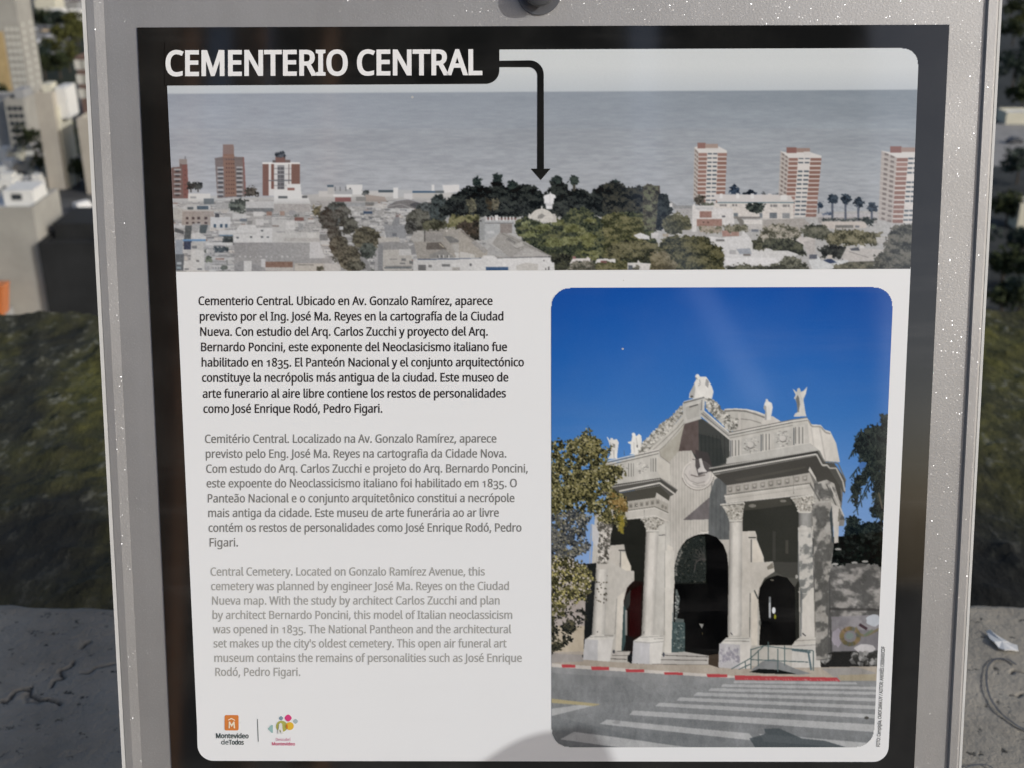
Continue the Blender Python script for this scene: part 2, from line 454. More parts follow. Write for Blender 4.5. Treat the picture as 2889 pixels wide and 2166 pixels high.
M_TANK = plain('grey_tank', (0.28, 0.29, 0.3), scale=1)
def house_top(mat):
    def f(o, W, D, H):
        MB().box(W * .55, W * .9, D * .4, D * .85, H + .25, H + 1.9).build('rooftop_room', mat, o)
        MB().lathe([(0.55, 0), (0.6, 0.9), (0.35, 1.15)], 12, 'z', (W * .28, D * .55, H + .26)).build('water_tank', M_TANK, o)
        MB().box(W * .42, W * .42 + .08, D * .3, D * .3 + .08, H + .26, H + 3.0).build('aerial', M_TANK, o)
    return f
# --- left strip, from the near wall up to the far towers
def near_wall_bits(o, W, D, H):
    MB().box(W * 0.80, W * 0.97, D * 0.25, D * 0.75, H + 0.25, H + 3.0).build('rooftop_room', C_WHITE, o)
    MB().box(W * 0.845, W * 0.905, D * 0.245, D * 0.25, H + 1.3, H + 2.4).build('window', M_GLASS, o)
    for x in (0.55, 0.68): MB().box(W * x, W * x + 0.25, 0.6, D - 0.6, H + 0.25, H + 0.7).build('roof_rib', C_WHITE, o)
building('tan_block', 'blank tan building with flat white roof just beyond the mossy ledge', -330, 147, 925, 600, 13.0, C_TAN2, M_WHITE_ROOF, extra=near_wall_bits)
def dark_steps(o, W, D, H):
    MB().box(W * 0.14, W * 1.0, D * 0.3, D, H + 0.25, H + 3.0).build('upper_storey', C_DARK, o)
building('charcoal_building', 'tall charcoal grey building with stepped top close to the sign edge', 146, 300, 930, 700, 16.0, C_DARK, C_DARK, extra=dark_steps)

def tower_bits(o, W, D, H):
    MB().box(W * 1.004, W * 1.12, 1.0, D * 0.9, 0, H - 3.0).build('lit_side_wing', C_CREAM, o)  # cream strip paints the tower's lit side lighter
    MB().box(W * 1.004, W * 1.6, 2.5, D * 0.9, H - 6.0, H + 1.6).build('roof_wing', C_WHITE, o)
    MB().box(W * 0.2, W * 0.7, D * 0.3, D * 0.7, H + 0.25, H + 2.4).build('rooftop_room', C_CREAM, o)
building('party_wall_tower', 'slim tan tower with a blank front wall and white roof rooms', 139, 187, 536, 272, 11.0, C_TAN, M_WHITE_ROOF, extra=tower_bits)
building('grey_apartment_block', 'warm grey apartment block left of the slim tan tower', 36, 92, 436, 288, 12.0, C_TAN2, M_TAR, win=(6, 3, 0.1, 0.9, 0.06, 0.9, 1.2, 1.3, M_GLASS), extra=penthouse(C_GREY, 0.4, 0.9, 0.2, 0.7, 3.0))
building('pale_tall_block', 'pale plain tall block cut by the left photo edge beside the grey apartment block', -70, 40, 430, 292, 14.0, C_GREY, M_TAR)
for i, (xl, xr, yb, yt, dp, w, rf, lab) in enumerate([
    (-40, 22, 474, 445, 7, C_WHITE, M_WHITE_ROOF, 'low white house with flat white roof, farthest up the left edge'),
    (24, 62, 470, 440, 6, C_CREAM, C_OCHRE, 'low cream house with ochre roof among the white houses'),
    (64, 104, 462, 432, 7, C_WHITE, M_TAR, 'low white house with grey roof right under the grey apartment block'),
    (-40, 38, 512, 480, 7, C_WHITE, M_WHITE_ROOF, 'long white flat roofed house at the left photo edge, middle one'),
    (42, 84, 508, 476, 6, C_TAN, C_OCHRE, 'tan house with ochre roof in the middle of the small houses'),
    (86, 122, 520, 492, 7, C_CREAM, M_WHITE_ROOF, 'cream house with white roof at the foot of the slim tan tower'),
    (-60, 40, 548, 520, 7, C_WHITE, M_WHITE_ROOF, 'long white house nearest to the blank tan building'),
    (46, 116, 545, 522, 6, C_WHITE, M_TAR, 'white house with grey roof just behind the blank tan building')]):
    building('small_house', lab, xl, xr, yb, yt, dp, w, rf, win=(1, 3, 0.1, 0.9, 0.2, 0.6, 0.9, 1.0, M_GLASS), group='small flat roofed houses', extra=house_top(w))
building('pale_side_building', 'pale tan building at the street edge next to the sign rim', 246, 330, 548, 345, 12.0, C_TAN, C_CREAM)
building('brick_building', 'brown brick building with pale windows half hidden by the sign rim', 236, 300, 330, 168, 12.0, C_BRICK, C_BRICK, win=(3, 2, 0.02, 0.5, 0.2, 0.95, 3.2, 3.0, M_LITEWIN))
def slab_bits(o, W, D, H):
    MB().box(W * 0.66, W * 0.80, -0.35, -0.002, 0, H * 0.36).build('ochre_strip', C_OCHRE, o)
building('slab_block', 'huge warm grey slab block with rows of pale windows at the left photo edge', -150, 86, 276, -260, 14.0, C_TAN2, M_TAR,
         win=(9, 3, 0.82, 0.99, 0.03, 0.38, 1.1, 1.3, M_LITEWIN), side=(9, 2, 0.03, 0.4, 1.3, 1.3, M_LITEWIN), extra=slab_bits)
building('cream_tower', 'cream tower rising beyond the dark trees, left of the two pale towers', 44, 76, 46, -160, 12.0, C_CREAM, M_TAR, side=(5, 3, 0.02, 0.3, 2.2, 1.8, C_BLUE))
building('two_tone_tower', 'tan and white tower rising beyond the dark trees, right of the cream one', 104, 162, 52, -120, 14.0, C_CREAM, M_TAR, extra=penthouse(C_WHITE, 0.1, 0.9, 0.2, 0.8, 3))
building('low_white_hall', 'low white hall with flat roof at the foot of the tan and white tower', 112, 166, 55, 36, 14.0, C_WHITE, M_WHITE_ROOF, yoff=-12)
building('red_roof_block', 'dark block with a reddish roof at the top beside the sign rim', 172, 222, 40, 12, 20.0, C_GREY, C_BRICK)
building('little_white_house', 'little white house with a dark window below the reddish roof', 192, 228, 60, 36, 9.0, C_WHITE, M_WHITE_ROOF, win=(1, 1, 0.3, 0.8, 0.3, 0.4, 1.6, 1.8, M_GLASS))

# --- right strip
def low_wall(o, W, D, H): pass
building('pale_low_building', 'pale low building with flat roof seen past the right rim of the sign', 2836, 3020, 352, 326, 8.0, C_CREAM, M_WHITE_ROOF)
building('cream_hut', 'small cream hut among dark trees right of the sign', 2868, 2920, 650, 585, 6.0, C_CREAM, M_WHITE_ROOF)

# --- parking lot and street sheets
def sheet(name, pix, z, mat):
    v = [base_pt(a, b) for a, b in pix]
    o = MB().add([(p[0], p[1], ZG + z) for p in v], [tuple(range(len(v)))]).build(name, mat, fix=False)
    return tag(o, kind='structure')
sheet('parking_lot', [(66, 165), (190, 165), (210, 72), (80, 72)], 0.05, plain('lot_asphalt', (0.27, 0.26, 0.24), scale=0.2))
sheet('street', [(150, 560), (248, 560), (225, 330), (120, 330)], 0.06, plain('shaded_street_asphalt', (0.05, 0.05, 0.05), scale=0.2))  # near-black tone paints in the shadow lying over the street
sheet('yard', [(2800, 470), (2960, 470), (2960, 350), (2800, 350)], 0.05, plain('yard_concrete', (0.3, 0.29, 0.27), scale=0.3))

sheet('park_lawn', [(40, 240), (250, 240), (240, 30), (50, 30)], 0.03, plain('dark_lawn', (0.025, 0.03, 0.014), scale=0.2, var=0.4))
sheet('scrub', [(2790, 1000), (3010, 1000), (3010, 20), (2790, 20)], 0.03, plain('dark_scrub_soil', (0.045, 0.047, 0.042), scale=0.25, var=0.5))
# --- cars
def paint(name, c):
    k = NT(name); k.set(Roughness=0.3); k.p.inputs['Base Color'].default_value = (*c, 1)
    v = k.coord(); f = k.noise(v, 1.5, 3); k.l(k.mix(k.math('MULTIPLY', f, 0.3), (*c,), tuple(x * 0.6 for x in c)), k.p.inputs['Base Color']); return k.m
M_TYRE = plain('tyre_rubber', (0.02, 0.02, 0.02))
def make_car(mat, van=False):
    o = empty('parked_car')
    if van: prof = [(-2.4, .35), (2.3, .35), (2.4, .9), (2.2, 1.25), (1.65, 2.05), (-2.35, 2.1), (-2.4, .9)]
    else: prof = [(-2.05, .35), (2.0, .35), (2.1, .75), (1.1, .95), (0.55, 1.42), (-0.9, 1.45), (-1.6, 1.0), (-2.1, .92)]
    mb = MB().prism(prof, -0.85, 0.85); b = mb.build('body', mat, o)
    if van: gl = [(1.72, 1.35), (2.12, 1.3), (1.66, 1.95), (1.5, 1.95)]
    else: gl = [(-1.45, 1.0), (0.98, 0.98), (0.5, 1.36), (-0.85, 1.38)]
    MB().prism(gl, -0.87, 0.87).build('windows', M_GLASS, o)
    for x in (-1.3, 1.3):
        for y in (-0.8, 0.8):
            MB().lathe([(0.33, -0.12), (0.33, 0.12)], 12, 'y', (x, y, 0.33)).build('wheel', M_TYRE, o)
    return o
car_specs = [(92, 88, 0.3, 0, 'white', 'white car parked at the back left of the lot'), (128, 92, 1.2, 1, 'tan', 'sandy car parked at the back of the lot, near its middle'),
             (150, 98, 0.2, 2, 'dark', 'dark car parked towards the back right of the lot'), (95, 110, 1.9, 0, 'white', 'white car parked in the middle of the lot on its left'),
             (118, 122, 0.9, 0, 'white', 'white car parked in the middle of the lot on its right'), (142, 108, 1.5, 3, 'silver', 'silver car parked in the middle of the lot by the trees'),
             (100, 130, 0.4, 2, 'dark', 'dark car parked at the near end of the lot'), (120, 138, 1.3, 0, 'white', 'white car parked at the near end of the lot')]
car_paints = [paint('white_paint', (0.7, 0.7, 0.68)), paint('sand_paint', (0.42, 0.34, 0.24)), paint('dark_paint', (0.05, 0.055, 0.065)), paint('silver_paint', (0.4, 0.4, 0.4))]
for (px, py, rz, ci, cn, lab) in car_specs:
    c = make_car(car_paints[ci]); p = base_pt(px, py); c.location = (p[0], p[1], ZG + 0.06); c.rotation_euler = (0, 0, rz); c.scale = (1.25,) * 3
    tag(c, lab, 'car', 'cars in the parking lot')
v = make_car(car_paints[0], True); v.name = 'white_van'; v.location = tuple(at_y(238, 612, 232)); v.rotation_euler = (0, 0, 1.0)
p = base_pt(236, 596); v.location = (p[0], p[1], ZG + 0.09); v.scale = (0.95, 0.95, 1.1); tag(v, 'white van parked in the dark street close to the left rim of the sign', 'van')
c = make_car(car_paints[2]); p = base_pt(2862, 405); c.location = (p[0], p[1], ZG + 0.06); c.rotation_euler = (0, 0, 0.3); c.scale = (1.2,) * 3
tag(c, 'dark car in the pale yard right of the sign', 'car')
# orange skip at the left edge, in front of the blank wall
sk = empty('orange_skip'); mo = paint('orange_paint', (0.55, 0.17, 0.05))
MB().prism([(-1.6, 0), (1.3, 0), (1.9, 1.6), (-1.9, 1.6)], -1.0, 1.0).build('tub', mo, sk)
for x in (-1.0, 0.0, 1.0): MB().box(x - .06, x + .06, -1.08, -1.002, 0.05, 1.5).build('rib', mo, sk)
MB().box(-1.95, 1.95, -1.06, 1.06, 1.602, 1.7).build('rim', mo, sk)
p = at_y(-12, 885, base_pt(0, 925)[1] - 4.0); sk.location = (p[0] - 0.2, p[1], p[2]); sk.location.z = p[2]; sk.scale = (1.5, 1.5, 3.2)
# it stands on a low terrace slab
tb = empty('low_terrace', (p[0] - 6, p[1] - 2.5, ZG)); MB().box(0, 7.6, 0, 6.2, 0, p[2] - ZG - 0.01).build('slab', C_GREY, tb); tag(tb, 'low grey terrace block under the orange skip', 'building')
tag(sk, 'orange ribbed skip at the left photo edge in front of the blank tan wall', 'skip')

# --- trees
def mat_leaf(name, a, b):
    k = NT(name); oi = k.n('ShaderNodeNewGeometry'); v = k.coord()
    f = k.noise(v, 0.5, 3)
    k.l(k.ramp(f, [(0.3, a), (0.7, b)]), k.p.inputs['Base Color']); k.set(Roughness=0.8); k.p.inputs['Specular IOR Level'].default_value = 0.2
    return k.m
LEAFS = [mat_leaf('dark_foliage', (0.012, 0.018, 0.008), (0.045, 0.055, 0.02)), mat_leaf('olive_foliage', (0.03, 0.034, 0.008), (0.09, 0.09, 0.025)), mat_leaf('blue_green_foliage', (0.012, 0.02, 0.016), (0.04, 0.055, 0.04))]
M_BARK = plain('bark', (0.07, 0.055, 0.04), scale=1.5)
def tree(px, py, h, r, kind, label, group, n=520):
    p = base_pt(px, py); o = empty('tree', (p[0], p[1], ZG)); tag(o, label, 'tree', group)
    tr = MB(); tr.lathe([(0.35, 0), (0.28, h * 0.3), (0.16, h * 0.6), (0.05, h * 0.85)], 8)
    for a in range(4):
        th = a * 1.6 + px; dx, dy = math.cos(th), math.sin(th)
        b0 = np.array([0, 0, h * 0.35]); b1 = np.array([dx * r * 0.6, dy * r * 0.6, h * 0.65]); w = 0.12
        tr.add([b0 + (w, 0, 0), b0 + (-w, 0, 0), b0 + (0, w, 0), b1 + (w * .3, 0, 0), b1 + (-w * .3, 0, 0), b1 + (0, w * .3, 0)], [(0, 1, 4, 3), (1, 2, 5, 4), (2, 0, 3, 5)])
    tr.build('trunk', M_BARK, o, fix=False)
    r_ = np.random.default_rng(int(px * 7 + py * 13) & 0xffff)
    lobes = [(r_.normal(0, r * 0.38, 2), h * r_.uniform(0.45, 0.85), r * r_.uniform(0.35, 0.6)) for _ in range(9)]
    cr = MB()
    for i in range(n):
        (lc, lz, lr) = lobes[r_.integers(len(lobes))]
        d = r_.normal(0, 1, 3); d /= np.linalg.norm(d); d *= lr * r_.uniform(0.55, 1.05)
        c0 = np.array([lc[0], lc[1], lz]) + d * (1, 1, 0.8)
        a = r_.normal(0, 1, 3); a /= np.linalg.norm(a); b = np.cross(a, r_.normal(0, 1, 3)); b /= np.linalg.norm(b)
        s = r_.uniform(0.25, 0.6) * r / 4
        cr.add([c0 - a * s - b * s * .6, c0 + a * s - b * s * .5, c0 + a * s * .7 + b * s * .6, c0 - a * s * .8 + b * s * .5], [(0, 1, 2, 3)])
    cr.build('crown', LEAFS[kind], o, fix=False)
    return o
GRPL = 'trees left of the sign'; GRPR = 'trees right of the sign'
for (px, py, h, r, k, lab) in [
    (60, 112, 13, 5.5, 0, 'dark tree hugging the right side of the huge slab block, upper one'), (92, 84, 10, 5.5, 2, 'dark blue green tree at the back of the lot, leftmost of the row'),
    (128, 84, 9, 6, 0, 'dark tree at the back of the lot, second of the row'), (165, 84, 10, 6, 2, 'blue green tree at the back of the lot, third of the row'), (205, 86, 9, 6, 1, 'olive tree at the back of the lot, last of the row by the sign rim'),
    (222, 130, 12, 5.5, 1, 'olive tree by the sign rim, halfway down the lot'), (196, 150, 12, 6, 1, 'olive tree at the right end of the parking lot'), (160, 172, 11, 5, 1, 'olive tree in front of the lot, in its middle'),
    (122, 190, 11, 4.5, 2, 'blue green tree in front of the lot, on its left'), (92, 215, 12, 4.5, 2, 'blue green tree at the lower right of the slab block'), (130, 228, 11, 4.5, 0, 'dark tree just behind the white roof of the slim tan tower'),
    (172, 224, 11, 5, 0, 'dark tree between the white roof and the brick building'), (198, 205, 12, 5, 1, 'olive tree just left of the brick building'), (76, 150, 10, 3.5, 0, 'dark tree hugging the right side of the huge slab block, lower one'),
    (104, 470, 13, 3.4, 0, 'dark tree in the gap left of the slim tan tower, upper one'), (120, 520, 12, 3.2, 0, 'dark tree in the gap left of the slim tan tower, lower one'),
    (200, 420, 9, 3.2, 0, 'dark street tree right of the slim tan tower, farthest of three'), (212, 470, 9, 3.2, 2, 'dark street tree right of the slim tan tower, middle of three'), (222, 530, 9, 3.4, 0, 'dark street tree right of the slim tan tower, nearest of three'),
    (8, 300, 8, 4, 0, 'small dark tree at the left photo edge under the slab block')]:
    tree(px, py, h, r, k, lab, GRPL)
for (px, py, h, r, k, lab) in [
    (2850, 60, 12, 6.5, 0, 'dark tree at the top right photo corner, the left one'), (2885, 90, 12, 6.5, 1, 'olive tree at the top right photo corner, the right one'), (2856, 130, 12, 6, 0, 'dark tree at the upper right behind the pale low building, top one'),
    (2890, 200, 13, 6, 2, 'blue green tree at the upper right behind the pale low building, middle one'), (2855, 250, 13, 6, 2, 'blue green tree at the upper right by the sign rim'), (2880, 320, 12, 6, 0, 'dark tree directly behind the pale low building'),
    (2868, 520, 9, 5, 2, 'blue green tree above the cream hut'), (2838, 640, 8, 4.6, 0, 'dark tree left of the cream hut'), (2880, 740, 8, 4.6, 2, 'blue green tree below the cream hut'),
    (2825, 800, 8, 4.4, 0, 'dark tree below the cream hut by the sign rim'), (2870, 900, 8, 4.4, 2, 'blue green tree right above the mossy ledge'), (2905, 830, 8, 4.4, 0, 'dark tree cut by the right photo edge above the ledge'), (2820, 905, 7, 4, 0, 'dark tree above the ledge, hidden mostly by the sign')]:
    tree(px, py, h, r, k, lab, GRPR)

